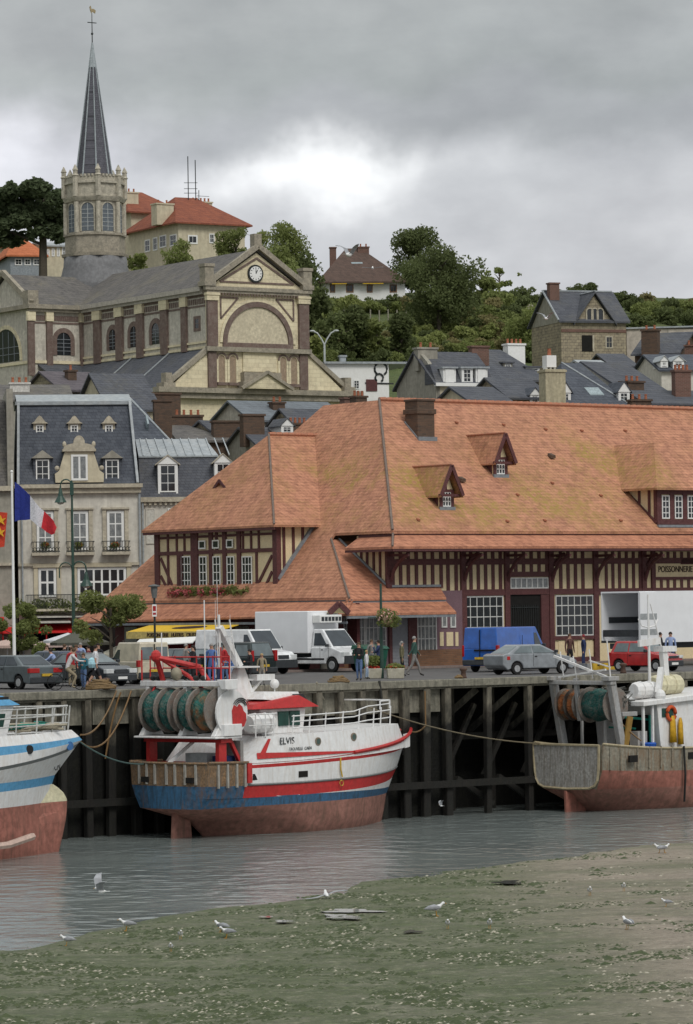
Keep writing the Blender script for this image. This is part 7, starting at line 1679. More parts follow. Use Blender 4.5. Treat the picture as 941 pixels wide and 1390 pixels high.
# stone outcrops and fence
RK = mat('pale_rock', (.32,.28,.23), c2=(.15,.14,.11), sc=1, amt=.7)
for x, y, w_, h_, lb in [(612,476,36,20,'ruined pale stone wall among the scrub below the round tree'),(668,436,14,16,'pale rock outcrop high in the scrub right of the round tree'),(722,432,26,26,'ruined stone gable poking out of the scrub left of the stone villa')]:
    p = tray(x, y); k = p[1]/F; z = terr(p[0], p[1]); mb = MB(W0); R = random.Random(x); a = w_*k/2; h = h_*k
    pr = [(-a,0),(a,0),(a*R.uniform(.8,1),h*R.uniform(.4,.7)),(a*.3,h*R.uniform(.7,1)),(-a*.2,h),(-a*.7,h*R.uniform(.5,.8)),(-a,h*.4)]
    mb.prism([(p[0]+q[0], p[1], z-.5+q[1]) for q in pr], (.3,1.2,0)); single(mb, 'stone_outcrop', RK, lb, 'rock', bevel=.15)
p = tray(500, 449); mb = MB(W0)
f_ = thing('wire_fence', 'thin post and wire fence crossing the green slope', 'fence', W0, a=p[0], b=p[1], z=terr(p[0], p[1]))
for i, x in enumerate(range(455, 560, 12)): q = tray(x, 436); z = terr(q[0], q[1]); mb = MB(W0); mb.cyl((q[0],q[1]-1.2,z-.2),(q[0],q[1]-1.2,z+1.2),.09,5); mb.build('fence_post', mat('bleached_post', (.3,.28,.22)), f_)
# ================================================================== vehicles
RUB = mat('tyre_rubber', (.018,.018,.018), rough=.8); RIM = mat('alloy_rim', (.42,.43,.44), rough=.35, metal=.3); WELL = mat('wheel_well', (.008,.008,.008), rough=.9)
BUMP = mat('grey_plastic_bumper', (.045,.05,.055), rough=.5); TAIL = glossy('tail_lamp', (.38,.012,.012), .15); LAMP = glossy('head_lamp', (.62,.64,.64), .08); PLY = mat('yellow_plate', (.62,.40,.04)); AMB = glossy('indicator', (.6,.18,.02), .2)
CARG = glossy('car_glass', (.035,.045,.055), .04); CARGL = glossy('car_glass_pale', (.14,.17,.18), .06)
def wheel(par, fr, x, y, r, w_=.19):
    s = 1 if y > 0 else -1
    mb = MB(fr); mb.loft([mb.ring((x,y-w_*s,r),r*.94,(0,1,0),16),mb.ring((x,y-w_*.85*s,r),r,(0,1,0),16),mb.ring((x,y-w_*.1*s,r),r,(0,1,0),16),mb.ring((x,y,r),r*.93,(0,1,0),16)]); o = mb.build('tyre', RUB, None); 
    return o
def car(name, label, cat, x, y, z_or_Y, deg, L_, W_, paint, top, cab, zb, zt, wins, wx, r=.3, plate=True, glass=None, bumper=None, body_z=.22, tail=(.72,.9,.28), head=(.55,.72,.34), fr=None, tum=.2, mirror=True, rear_glass=(.86,.1), wind=(.9,.08), rearwin=True, roofw=None):
    """top: outline of the lower body rear to front; cab: (x rear base, x rear top, x front top, x front base)"""
    if fr is None:
        p = wp(*[x, y, 1]) if False else None
        u, v = uv(x, y); Yd = F*(0-CH)/v if z_or_Y is None else z_or_Y; fr = Fr((u*Yd/F, Yd, 0), deg)
    t = thing(name, label, cat, fr); h = L_/2; w2 = W_/2
    def archpts(c): return [(c+(r+.07)*math.cos(a), body_z+max(0, (r+.07)*math.sin(a)-(body_z-r)*1) if False else r+(r+.07)*math.sin(a)) for a in [math.pi-math.pi*i/8 for i in range(9)]]
    pts = [(-h+.04, body_z)]
    for c in wx: pts += [(q[0], max(q[1], body_z)) for q in archpts(c)]
    pts += [(h-.04, body_z)]+[(q[0], q[1]) for q in top[::-1]]
    mb = MB(fr); R = []
    for s, ins in ((-1, .05), (-1, 0), (1, 0), (1, .05)):
        yy = s*(w2-(0 if ins == 0 else 0)); 
    mb.prism([(q[0], -w2, q[1]) for q in pts], (0, W_, 0)); body = mb.build('body', paint, t, bevel=.045, seg=2)
    mb = MB(fr); mb.box(-h+.25, h-.25, -w2+.06, w2-.06, body_z+.02, r*2+.02); mb.build('underbody', WELL, t)
    # cabin
    wb_, wt_ = w2-.04, w2-tum-.02
    c = cab; mb = MB(fr); mb.hexa([(c[0],-wb_,zb-.03),(c[3],-wb_,zb-.03),(c[3],wb_,zb-.03),(c[0],wb_,zb-.03),(c[1],-wt_,zt),(c[2],-wt_,zt),(c[2],wt_,zt),(c[1],wt_,zt)])
    cb = mb.build('cabin', paint, t, bevel=.05, seg=2)
    gy = lambda z: wb_+(wt_-wb_)*(z-zb)/(zt-zb)
    G_ = glass or CARG
    for wn_ in wins:
        for s in (-1, 1): mb = MB(fr); mb.prism([(q[0], s*(gy(q[1])-.01), q[1]) for q in wn_], (0, s*.022, 0)); mb.build('side_window', G_, cb)
    def endglass(xb, xt, sgn, k0, k1, nm):
        mb = MB(fr); a = zb+.05; e = zt-.07; X = lambda z: xb+(xt-xb)*(z-zb+.03)/(zt-zb+.03)+sgn*.004
        P = [(X(a),-gy(a)*k0,a),(X(a),gy(a)*k0,a),(X(e),gy(e)*k0,e),(X(e),-gy(e)*k0,e)]; mb.prism([(q[0]-sgn*.01,q[1],q[2]) for q in P], (sgn*.03,0,0)); mb.build(nm, G_, cb)
    endglass(c[3], c[2], 1, .88, 0, 'windscreen')
    if rearwin: endglass(c[0], c[1], -1, .86, 0, 'rear_window')
    for cx in wx:
        for s in (-1, 1):
            yy = s*(w2-.01); mb = MB(fr); q = .19
            mb.loft([mb.ring((cx,yy-q*s,r),r*.94,(0,1,0),16),mb.ring((cx,yy-q*.85*s,r),r,(0,1,0),16),mb.ring((cx,yy-q*.1*s,r),r,(0,1,0),16),mb.ring((cx,yy,r),r*.93,(0,1,0),16)]); w_ = mb.build('wheel', RUB, t, smooth=False)
            mb = MB(fr); mb.cyl((cx,yy-.02*s,r),(cx,yy+.012*s,r), r*.62, 14, 0, r*.55); mb.build('rim', RIM, w_)
    bm_ = bumper or BUMP
    mb = MB(fr); mb.box(-h-.05, -h+.12, -w2+.02, w2-.02, body_z+.04, body_z+.3); mb.build('rear_bumper', bm_, t, bevel=.03)
    mb = MB(fr); mb.box(h-.12, h+.05, -w2+.02, w2-.02, body_z+.0, body_z+.28); mb.build('front_bumper', bm_, t, bevel=.03)
    for s in (-1, 1):
        mb = MB(fr); z0, z1, ww = tail; mb.box(-h-.012, -h+.18, *sorted((s*(w2-ww), s*(w2+.008))), z0, z1); mb.build('tail_light', TAIL, t, bevel=.015)
        mb = MB(fr); z0, z1, ww = head; mb.box(h-.2, h+.012, *sorted((s*(w2-ww), s*(w2+.006))), z0, z1); mb.build('headlight', LAMP, t, bevel=.015)
    mb = MB(fr); mb.box(h-.02, h+.014, -.38, .38, head[0]+.02, head[1]-.02); mb.build('grille', BUMP, t)
    if plate: 
        mb = MB(fr); mb.box(-h-.065, -h-.01, -.26, .26, body_z+.32, body_z+.43); mb.build('rear_plate', PLY, t)
        mb = MB(fr); mb.box(h+.03, h+.065, -.26, .26, body_z+.08, body_z+.19); mb.build('front_plate', WHITE, t)
    if mirror:
        for s in (-1, 1): mb = MB(fr); mb.box(c[3]-.35, c[3]-.22, *sorted((s*(w2-.02), s*(w2+.16))), zb+.02, zb+.16); mb.build('mirror', BUMP, t, bevel=.02)
    mb = MB(fr)
    dx = (wins[0][0][0]+wins[-1][1][0])/2 if len(wins) == 1 else (wins[0][1][0]+wins[1][0][0])/2
    for s in (-1, 1):
        for xx in (dx, c[3]-.25): mb.box(xx-.008, xx+.008, *sorted((s*(w2-.01), s*(w2+.003))), body_z+.15, zb-.02)
        mb.box(dx+.08, dx+.2, *sorted((s*w2, s*(w2+.02))), zb-.15, zb-.11)
    if W_ > 1.85 or L_ < 4 and name == 'cream_van': mb.box(-h+.3, wx[1]-.5, -w2-.012, -w2+.01, .62, .7); mb.box(-h+.3, wx[1]-.5, w2-.01, w2+.012, .62, .7); mb.box(-.3, -.28, -w2-.004, -w2+.01, .5, zb+.6 if tum < .13 else zb)
    mb.build('door_gaps', WELL, t)
    return t, fr
P_ = lambda n, c, r=.25: glossy(n, c, r, .5, .6)
# grey saloon
car('parked_car', 'dark grey saloon with yellow rear plate parked at the left edge', 'car', 22, 935, None, 131, 4.35, 1.7, P_('slate_grey_paint', (.085,.105,.115)), [(-2.17,.45),(-2.17,.92),(-2.1,.98),(-1.3,1.0),(.9,.96),(1.6,.85),(2.1,.68),(2.17,.5)], (-1.62,-.85,.25,1.2), .98, 1.42,
    [[(-1.2,1.02),(-.35,1.02),(-.35,1.36),(-.75,1.36)],[(-.28,1.02),(.9,1.02),(.2,1.36),(-.28,1.36)]], (-1.32,1.3), .29, tail=(.68,.88,.5))
# blue car behind the cyclist, dark saloon facing
car('parked_car', 'dark blue estate car mostly hidden behind the group of pedestrians', 'car', 72, 926, None, 128, 4.3, 1.7, P_('navy_paint', (.02,.035,.075)), [(-2.1,.4),(-2.1,.95),(-1.4,1.0),(.9,.96),(2.1,.7),(2.1,.4)], (-1.95,-1.6,.3,1.2), .98, 1.42, [[(-1.6,1.02),(-.4,1.02),(-.4,1.36),(-1.5,1.36)],[(-.3,1.02),(.9,1.02),(.25,1.36),(-.3,1.36)]], (-1.3,1.3))
car('parked_car', 'black saloon with clear headlights facing right behind the white shirted man', 'car', 118, 931, None, -44, 4.5, 1.75, P_('black_blue_paint', (.018,.022,.03)), [(-2.2,.4),(-2.2,.92),(-1.4,.97),(.8,.97),(1.7,.86),(2.2,.68),(2.22,.45)], (-1.7,-.9,.3,1.25), .97, 1.43, [[(-1.2,1.0),(-.35,1.0),(-.35,1.36),(-.75,1.36)],[(-.28,1.0),(.9,1.0),(.25,1.36),(-.28,1.36)]], (-1.35,1.35), .31, glass=CARGL, head=(.55,.74,.42))
# cream van
CV = P_('cream_van_paint', (.56,.50,.38), .4)
t, fr = car('cream_van', 'cream panel van with two rear window doors and yellow plate', 'van', 184, 928, None, 119, 3.9, 1.6, CV, [(-1.95,.4),(-1.95,1.0),(1.0,1.0),(1.6,.9),(1.93,.7),(1.95,.45)], (-1.94,-1.9,.25,.95), 1.0, 1.82, [[(.02,1.08),(.72,1.08),(.25,1.5),(.02,1.5)]], (-1.2,1.25), .28, rearwin=False, tum=.1, tail=(.75,1.05,.14))
mb = MB(fr); 
for s in (-1, 1): mb.box(-1.985, -1.93, *sorted((s*.08, s*.62)), 1.1, 1.62)
mb.build('rear_windows', CARGL, t); mb = MB(fr); mb.box(-1.985, -1.93, -.012, .012, .45, 1.75); mb.build('door_seam', WELL, t)
car('parked_car', 'dark green hatchback seen behind the red crane of the trawler', 'car', 246, 921, None, 128, 3.8, 1.62, P_('dark_teal_paint', (.03,.045,.055)), [(-1.9,.4),(-1.9,.95),(.8,.95),(1.5,.8),(1.9,.62),(1.9,.4)], (-1.85,-1.35,.2,1.0), .95, 1.4, [[(-1.4,1.0),(-.4,1.0),(-.4,1.33),(-1.2,1.33)],[(-.32,1.0),(.75,1.0),(.15,1.33),(-.32,1.33)]], (-1.2,1.2), glass=CARGL)
car('parked_car', 'black people carrier with yellow plate in front of the white vans', 'car', 314, 921, None, 138, 4.3, 1.72, P_('black_green_paint', (.015,.025,.025)), [(-2.1,.4),(-2.1,1.0),(1.0,1.0),(1.6,.85),(2.1,.65),(2.1,.4)], (-2.08,-1.85,.3,1.3), 1.0, 1.68, [[(-1.85,1.06),(-1.0,1.06),(-1.0,1.55),(-1.7,1.55)],[(-.92,1.06),(-.05,1.06),(-.05,1.55),(-.92,1.55)],[(.03,1.06),(1.0,1.06),(.3,1.55),(.03,1.55)]], (-1.35,1.35), glass=CARGL, tail=(.8,1.3,.16))
# white van with black bumper
WP = P_('white_vehicle_paint', (.74,.75,.76), .35)
t, fr = car('white_van', 'white panel van with grey nose parked between the black car and the truck', 'van', 333, 915, None, -42, 5.2, 1.9, WP, [(-2.6,.45),(-2.6,1.2),(1.5,1.2),(2.3,1.08),(2.6,.85),(2.6,.5)], (-2.6,-2.55,1.0,1.75), 1.2, 2.2, [[(.75,1.28),(1.45,1.28),(.98,1.95),(.75,1.95)]], (-1.6,1.75), .33, head=(.72,.95,.4), tum=.12, rearwin=False, body_z=.3)
mb = MB(fr); mb.box(2.55, 2.68, -.93, .93, .32, .7); mb.build('front_valance', BUMP, t)
# refrigerated truck
u, v = uv(430, 912); Yd = -F*CH/v; f = Fr((u*Yd/F, Yd, 0), -43)
t, fr = car('box_truck', 'white refrigerated box truck with roof cooling unit above its cab', 'truck', 0, 0, None, 0, 5.6, 1.95, WP, [(-2.8,.5),(-2.8,.7),(.55,.75),(.55,1.25),(1.9,1.25),(2.65,1.0),(2.8,.9),(2.8,.5)], (.55,.6,1.2,2.0), 1.25, 2.15, [[(.72,1.33),(1.62,1.33),(1.12,1.95),(.72,1.95)]], (-1.7,1.95), .36, fr=f, rearwin=False, head=(.78,1.0,.42), tum=.14, body_z=.42)
mb = MB(f); mb.box(-3.2, .5, -1.12, 1.12, .95, 3.05); bx = mb.build('cargo_box', mat('white_box_panel', (.78,.79,.81), rough=.4, var=.05, sc=.3), t, bevel=.03)
mb = MB(f); mb.box(.5, 1.05, -.8, .8, 2.45, 2.85); cu_ = mb.build('cooling_unit', WHITE, t, bevel=.03)
mb = MB(f); [mb.box(1.045, 1.07, -.7+.25*k, -.52+.25*k, 2.55, 2.75) for k in range(6)]; mb.build('vents', BUMP, cu_)
mb = MB(f); mb.box(-3.2, -3.1, -1.1, 1.1, .5, .7); mb.box(-3.1,.5,-.5,.5,.55,.95); mb.build('chassis', BUMP, t)
mb = MB(f); mb.box(2.78, 2.87, -.95, .95, .42, .82); mb.build('bumper', BUMP, t)
# blue van
BLU = P_('bright_blue_paint', (.012,.10,.42), .3)
t, fr = car('blue_van', 'bright blue panel van parked in front of the market windows', 'van', 690, 911, 172, 57, 5.3, 2.0, BLU, [(-2.65,.45),(-2.65,1.15),(1.6,1.15),(2.3,1.0),(2.65,.8),(2.65,.5)], (-2.65,-2.6,1.2,1.95), 1.15, 2.15, [[(.95,1.22),(1.62,1.22),(1.2,1.85),(.95,1.85)]], (-1.6,1.75), .33, rearwin=False, tum=.1, tail=(.75,1.3,.12), body_z=.3)
mb = MB(fr); mb.box(-2.69,-2.64,-.012,.012,.5,2.05); mb.box(-2.7,-2.64,-.85,.3,1.02,1.1); mb.build('door_seam', WELL, t)
# silver hatch
car('parked_car', 'silver grey hatchback parked beside the blue van near the quay edge', 'car', 720, 915, None, 33, 3.75, 1.6, P_('silver_blue_paint', (.24,.26,.28)), [(-2.1,.45),(-2.12,.9),(-1.9,.98),(.9,.94),(1.7,.8),(2.1,.62),(2.12,.42)], (-1.85,-1.0,.2,1.15), .96, 1.38, [[(-1.45,1.0),(-.42,1.0),(-.42,1.31),(-.95,1.31)],[(-.34,1.0),(.8,1.0),(.12,1.31),(-.34,1.31)]], (-1.3,1.3), .28, glass=CARGL, tail=(.68,.86,.3))
# red car
car('parked_car', 'small red hatchback parked in front of the long lorry', 'car', 877, 911, None, -40, 3.25, 1.5, P_('red_paint', (.42,.022,.022)), [(-1.6,.42),(-1.6,.9),(.75,.88),(1.35,.78),(1.6,.64),(1.6,.42)], (-1.58,-1.35,.15,.85), .88, 1.42, [[(-1.35,.93),(-.55,.93),(-.55,1.33),(-1.22,1.33)],[(-.47,.93),(.58,.93),(.06,1.33),(-.47,1.33)]], (-1.05,1.08), .27, glass=CARGL, head=(.6,.74,.3))
# lorry
u, v = uv(869, 898); Yd = 177; f = Fr((u*Yd/F, Yd, 0), 44)
lt = thing('lorry', 'long white lorry trailer with dark open rear parked before the signboard', 'lorry', f)
LH = f.at(840, 803, 1.25)[2]; LF = f.at(840, 873, 1.25)[2]
mb = MB(f); mb.box(0, 9.5, 0, .06, LF, LH-.0); mb.box(0, 9.5, 2.5, 2.56, LF, LH); mb.box(0, 9.5, .06, 2.5, LH-.08, LH); mb.box(0, 9.5, .06, 2.5, LF, LF+.12); mb.box(4.2, 4.3, .06, 2.5, LF+.12, LH-.08)
mb.build('cargo_box', mat('white_box_panel', (.70,.71,.73)), lt)
mb = MB(f); [mb.box(.02, .08, .1, 2.46, LF+(LH-LF)*k, LF+(LH-LF)*k+.35) for k in (.12,)]; mb.box(-.02, .0, .0, 2.56, LF, LF+.12); mb.build('rear_bars', BUMP, lt)
mb = MB(f); mb.box(.5,4.15,2.44,2.5,LF+1.0,LF+1.3); mb.build('inner_rail', BUMP, lt)
mb = MB(f); mb.box(.0, 1.25, -.07, -.01, LF+.02, LH-.05); dr = mb.build('folded_door', MC['white_box_panel'], lt)
for k in (.15,.45): mb = MB(f); mb.box(.0, 1.25, -.08, -.07, LF+(LH-LF)*k, LF+(LH-LF)*k+.3); mb.build('door_stripe', mat('grey_reflective_band', (.35,.37,.38)), dr)
mb = MB(f); mb.box(0, 9.5, .5, 2.0, LF-.3, LF-.02); mb.build('chassis', BUMP, lt)
for x in (1.2, 2.4, 8.2):
    for b in (.08, 2.2): mb = MB(f); mb.cyl((x,b,.48),(x,b+.28,.48),.48,16); w_ = mb.build('wheel', RUB, lt); mb = MB(f); mb.cyl((x,b-.02,.48),(x,b,.48),.25,12); mb.build('rim', RIM, w_)
mb = MB(f); mb.hexa([(9.6,.05,.5),(11.6,.05,.5),(11.6,2.5,.5),(9.6,2.5,.5),(9.6,.05,3.0),(11.4,.05,3.0),(11.4,2.5,3.0),(9.6,2.5,3.0)]); mb.build('cab', WP, lt, bevel=.08)
# ================================================================== people
SKIN = mat('skin', (.42,.24,.17), rough=.6, var=.1); 
def cl(n, c): return mat('cloth_'+n, c, rough=.85, var=.25, sc=3)
HAIRD = cl('dark_hair', (.03,.022,.018)); HAIRB = cl('brown_hair', (.10,.06,.035)); HAIRG = cl('grey_hair', (.28,.27,.26)); SHOE = cl('shoe', (.03,.028,.025))
def person(label, x, y, face, top, legs, hair=HAIRD, hgt=1.72, pose='stand', shoes=None, fem=False, Y=None, arms=('down','down'), shorts=False, hood=None, fr=None, sleeve=True, lean=0):
    if fr is None:
        u, v = uv(x, y); Yd = F*(0-CH)/v if Y is None else Y; fr = Fr((u*Yd/F, Yd, 0), face)
    t = thing('person', label, 'person', fr); s = hgt/1.75
    # skeleton in local coordinates: x forward, y left, z up
    st = {'stand': .06, 'walk': .28, 'cycle': 0}[pose]
    hip = .93*s; J = {}; V = []; E_ = []; Rr = []
    def j(n, p, r, par=None):
        J[n] = len(V); V.append(Vector(p)); Rr.append(r*s)
        if par is not None: E_.append((J[par], J[n]))
    k = s
    if pose == 'cycle': ln = .45
    else: ln = lean
    def tz_(z, x0=0): return (x0+ln*(z-.93), 0, z)
    j('pelvis', (0,0,.95*k), .135); j('waist', (ln*.15*k,0,1.08*k), .12, 'pelvis'); j('chest', (ln*.4*k,0,1.3*k), .145, 'waist'); j('neckb', (ln*.6*k,0,1.47*k), .07, 'chest'); j('neck', (ln*.66*k+.01,0,1.53*k), .055, 'neckb'); j('head', (ln*.7*k+.02,0,1.62*k), .088, 'neck'); j('crown', (ln*.72*k+.015,0,1.70*k), .08, 'head')
    for sd, S_, am in ((1, 'l', arms[0]), (-1, 'r', arms[1])):
        sw = .17 if fem else .19
        sh = Vector((ln*.55*k, sd*sw*k, 1.42*k)); j('sh'+S_, sh, .062, 'neckb')
        if am == 'down': el_ = sh+Vector((-.03,sd*.05,-.29))*k; wr = el_+Vector((.06,sd*.01,-.25))*k
        elif am == 'front': el_ = sh+Vector((.05,sd*.04,-.28))*k; wr = el_+Vector((.24,-sd*.08,.03))*k
        elif am == 'up': el_ = sh+Vector((.16,sd*.05,-.22))*k; wr = el_+Vector((.12,-sd*.08,.22))*k
        elif am == 'swing': el_ = sh+Vector((.12*sd,sd*.05,-.27))*k; wr = el_+Vector((.14*sd,0,-.2))*k
        else: el_ = sh+Vector((.2,sd*.03,-.2))*k; wr = el_+Vector((.25,-sd*.02,-.02))*k
        j('el'+S_, el_, .045, 'sh'+S_); j('wr'+S_, wr, .032, 'el'+S_); hd = (wr-el_).normalized(); j('ha'+S_, wr+hd*.09*k, .036, 'wr'+S_)
        j('hip'+S_, (0,sd*.09*k,.88*k), .095, 'pelvis')
        f_ = st*sd
        if pose == 'cycle': kn = Vector((.38,sd*.1,.72 if sd > 0 else .58))*k; an = Vector((.2,sd*.1,.32 if sd > 0 else .16))*k
        else: kn = Vector((f_*.55+(.03),sd*.1,.49))*k; an = Vector((f_-(.10 if f_ < -.1 else 0),sd*.1,.09+(.05 if f_ < -.1 else 0)))*k
        j('kn'+S_, kn, .066, 'hip'+S_); j('an'+S_, an, .042, 'kn'+S_); j('toe'+S_, an+Vector((.15,sd*.02,-.055))*k, .036, 'an'+S_)
    me = bpy.data.meshes.new('body'); me.from_pydata([tuple(v) for v in V], E_, []); ob = bpy.data.objects.new('tmpb', me); COL.objects.link(ob)
    sk = ob.modifiers.new('skin', 'SKIN'); sk.use_smooth_shade = True; me.update()
    for i, q in enumerate(ob.data.skin_vertices[0].data): q.radius = (Rr[i], Rr[i]); q.use_root = (i == 0)
    # wider torso
    for n_, a_, b_ in (('chest',.125,.165),('waist',.105,.135),('pelvis',.115,.15)): ob.data.skin_vertices[0].data[J[n_]].radius = (b_*s*(.9 if fem else 1), a_*s)
    sb = ob.modifiers.new('sub', 'SUBSURF'); sb.levels = 1; sb.render_levels = 1
    dg = bpy.context.evaluated_depsgraph_get(); dg.update(); m2 = bpy.data.meshes.new_from_object(ob.evaluated_get(dg)); bpy.data.objects.remove(ob)
    m2.materials.clear()
    for m in (SKIN, top, legs, shoes or SHOE): m2.materials.append(m)
    hw_ = [J['wrl'], J['wrr'], J['hal'], J['har']]; hands = [V[i] for i in hw_]; elb = [V[J['ell']], V[J['elr']]]
    for p in m2.polygons:
        c = p.center; z = c.z/s; i = 1
        if z > 1.50: i = 0
        elif min((c-h_).length for h_ in hands[2:]) < .085 or (not sleeve and z < 1.3 and min((c-h_).length for h_ in hands[:2]+elb) < .12 and abs(c.y) > .17*s): i = 0
        elif z < .96 and abs(c.y) < .22*s and min((c-h_).length for h_ in hands) > .12: i = 2 if (z > (.5 if shorts else .12)) else (0 if shorts and z > .1 else 3)
        p.material_index = i; p.use_smooth = True
    o = bpy.data.objects.new('body', m2); COL.objects.link(o); o.parent = t
    mb = MB(fr); h_ = V[J['head']]; n_ = 12
    R = []
    for q in range(7):
        tt = math.pi*(q/6)*.62; R.append([(h_.x-.012+.1*s*math.sin(tt)*math.cos(2*math.pi*i/n_)*(1 if math.cos(2*math.pi*i/n_) < 0 else .82), .095*s*math.sin(tt)*math.sin(2*math.pi*i/n_)+h_.y, h_.z+.035*s+.105*s*math.cos(tt)+(.045*s if (q == 6 and math.cos(2*math.pi*i/n_) > .3) else 0)) for i in range(n_)])
    R[0] = [(h_.x-.012+.01*math.cos(2*math.pi*i/n_), .01*math.sin(2*math.pi*i/n_), h_.z+.14*s) for i in range(n_)]
    mb.loft(R); 
    if fem: mb.loft([mb.ring((h_.x-.06*s,0,h_.z+.05*s),.07*s,(0,0,1),10),mb.ring((h_.x-.08*s,0,h_.z-.06*s),.075*s,(0,0,1),10),mb.ring((h_.x-.075*s,0,h_.z-.17*s),.04*s,(0,0,1),10)])
    mb.build('hair', hair, t, smooth=True)
    mb = MB(fr); fx = h_.x+.085*s
    mb.prism([(fx,-.012,h_.z-.0),(fx,.012,h_.z-.0),(fx,.0,h_.z+.03*s)], (.02*s,0,-.005)); mb.build('nose', SKIN, t)
    mb = MB(fr); [mb.ell((fx-.006,sy*.032*s,h_.z+.028*s),.008,.014,.008,6,4) for sy in (-1,1)]; mb.box(fx-.012, fx-.002, -.022, .022, h_.z-.04*s, h_.z-.033*s); mb.build('face_features', HAIRD, t)
    return t, fr, V, J
W_ = cl('white', (.66,.66,.68)); BLK = cl('black', (.022,.022,.025)); NAV = cl('navy', (.03,.045,.11)); RED_ = cl('red', (.38,.025,.03)); KH = cl('khaki', (.30,.25,.17)); JEAN = cl('jeans', (.10,.16,.30)); PJEAN = cl('pale_jeans', (.28,.36,.48)); OVB = cl('overall_blue', (.09,.17,.40)); TEALC = cl('teal', (.03,.14,.19)); OLV = cl('olive', (.17,.155,.09)); GRN = cl('green', (.04,.09,.075)); GRY = cl('grey', (.22,.21,.20)); PINKC = cl('pale', (.58,.55,.55)); LBL = cl('light_blue', (.30,.38,.60))
# cyclist and bicycle
u, v = uv(91, 937); Yd = -F*CH/v; cf = Fr((u*Yd/F, Yd, 0), 12)
person('cyclist in a pale sweatshirt and khaki trousers riding along the quay edge', 0, 0, 0, PINKC, KH, HAIRB, 1.72, 'cycle', arms=('reach','reach'), fr=cf)
bk = thing('bicycle', 'dark city bicycle ridden by the pale shirted cyclist', 'bicycle', cf)
BI = cl('bike_frame', (.03,.04,.04))
for x in (-.48, .58):
    mb = MB(cf); mb.tube([(x+.33*math.cos(i*math.pi/10),0,.34+.33*math.sin(i*math.pi/10)) for i in range(21)], .02, 5)
    [mb.cyl((x,0,.34),(x+.31*math.cos(i*math.pi/5),0,.34+.31*math.sin(i*math.pi/5)),.005,3) for i in range(10)]; mb.build('wheel', RUB, bk)
mb = MB(cf); 
for p, q in (((-.48,0,.34),(-.08,0,.34)),((-.08,0,.34),(-.2,0,.86)),((-.2,0,.8),(.42,0,.85)),((-.08,0,.34),(.42,0,.8)),((-.48,0,.34),(-.18,0,.75)),((.58,0,.34),(.4,0,.95))): mb.cyl(p, q, .02, 6)
mb.build('frame', BI, bk)
mb = MB(cf); mb.cyl((.42,-.26,1.08),(.42,.26,1.08),.015,6); mb.cyl((.4,0,.95),(.42,0,1.08),.015,6); mb.build('handlebar', BI, bk)
mb = MB(cf); mb.ell((-.22,0,.89),.14,.08,.035,8,4); mb.build('saddle', BLK, bk)
person('man in a white T-shirt and black shorts walking with a pale blue bag', 130, 934, 10, W_, BLK, HAIRD, 1.80, 'walk', shorts=True, sleeve=False)
person('person in a red top behind the cyclist', 98, 933, -60, RED_, KH, HAIRB, 1.72)
person('teenager in a teal jacket and jeans standing beside the white shirted man', 114, 936, -120, TEALC, JEAN, HAIRB, 1.5, arms=('front','front'))
person('person in dark purple seen behind the walking group', 104, 929, -90, cl('purple', (.09,.07,.14)), NAV, HAIRB, 1.74)
person('person in a light blue shirt reaching into the dark blue car', 79, 930, 170, LBL, NAV, HAIRD, 1.6, arms=('reach','reach'), lean=.5)
person('dark clothed person standing behind the black saloon', 134, 927, -100, BLK, BLK, HAIRD, 1.78, fem=True)
mb = MB(W0); p = Q.w(*Q.on(126, 934, 0)[:2], 0); mb.loft([mb.ring((p[0]-.0,p[1]-.25,z),r,(0,0,1),10) for z, r in ((.85,.13),(1.0,.2),(1.2,.16),(1.28,.04))]); single(mb, 'carrier_bag', cl('pale_blue_plastic', (.38,.62,.70)), 'pale blue carrier bag held by the walking man', 'bag')
person('woman in a black coat on the quay behind the red crane', 263, 931, -150, BLK, BLK, HAIRD, 1.72, arms=('up','down'), fem=True)
person('fisherman in blue overalls standing above the trawler gantry', 288, 932, -100, OVB, OVB, HAIRG, 1.8)
person('person in a brown jacket behind the overalled fisherman', 296, 928, 20, cl('brown', (.12,.06,.05)), NAV, HAIRD, 1.75)
person('red haired child in a blue top and pale jeans', 315, 932, -160, OVB, PJEAN, cl('auburn_hair', (.25,.09,.03)), 1.5, arms=('front','front'))
person('person in black with a red and yellow scarf beside the dark car', 340, 932, -160, BLK, BLK, HAIRD, 1.55, arms=('front','down'))
person('small blond child near the trawler mast', 356, 931, -90, KH, GRY, cl('blond_hair', (.40,.28,.14)), 1.35)
mb = MB(W0); p = Q.w(*Q.on(298, 931, 0)[:2], 0); mb.loft([mb.ring((p[0],p[1]-.2,z),r,(0,0,1),8) for z, r in ((.75,.1),(.9,.14),(1.05,.09),(1.15,.02))]); single(mb, 'carrier_bag', W_, 'white carrier bag hanging beside the overalled fisherman', 'bag')
person('woman in black with folded arms and dark jeans left of the planters', 488, 924, -110, BLK, JEAN, HAIRB, 1.68, arms=('front','front'), fem=True)
person('child in a white top beside the woman with folded arms', 498, 922, 0, W_, PJEAN, cl('blond_hair', (.40,.28,.14)), 1.3)
person('man in a dark shirt pointing behind the first planter', 515, 919, 180, NAV, BLK, HAIRD, 1.7, arms=('up','front'))
person('grey haired person in an olive jacket behind the second planter', 546, 918, 0, OLV, BLK, HAIRG, 1.62, fem=True)
person('tall man in a green fleece and grey trousers walking right of the planters', 563, 918, 5, GRN, GRY, HAIRG, 1.84, 'walk', arms=('swing','swing'))
person('person in red and yellow seen over the silver car roof', 700, 909, -80, RED_, NAV, cl('blond_hair', (.40,.28,.14)), 1.65)
person('person in pale blue seen over the silver car roof', 714, 909, -80, LBL, NAV, HAIRD, 1.6)
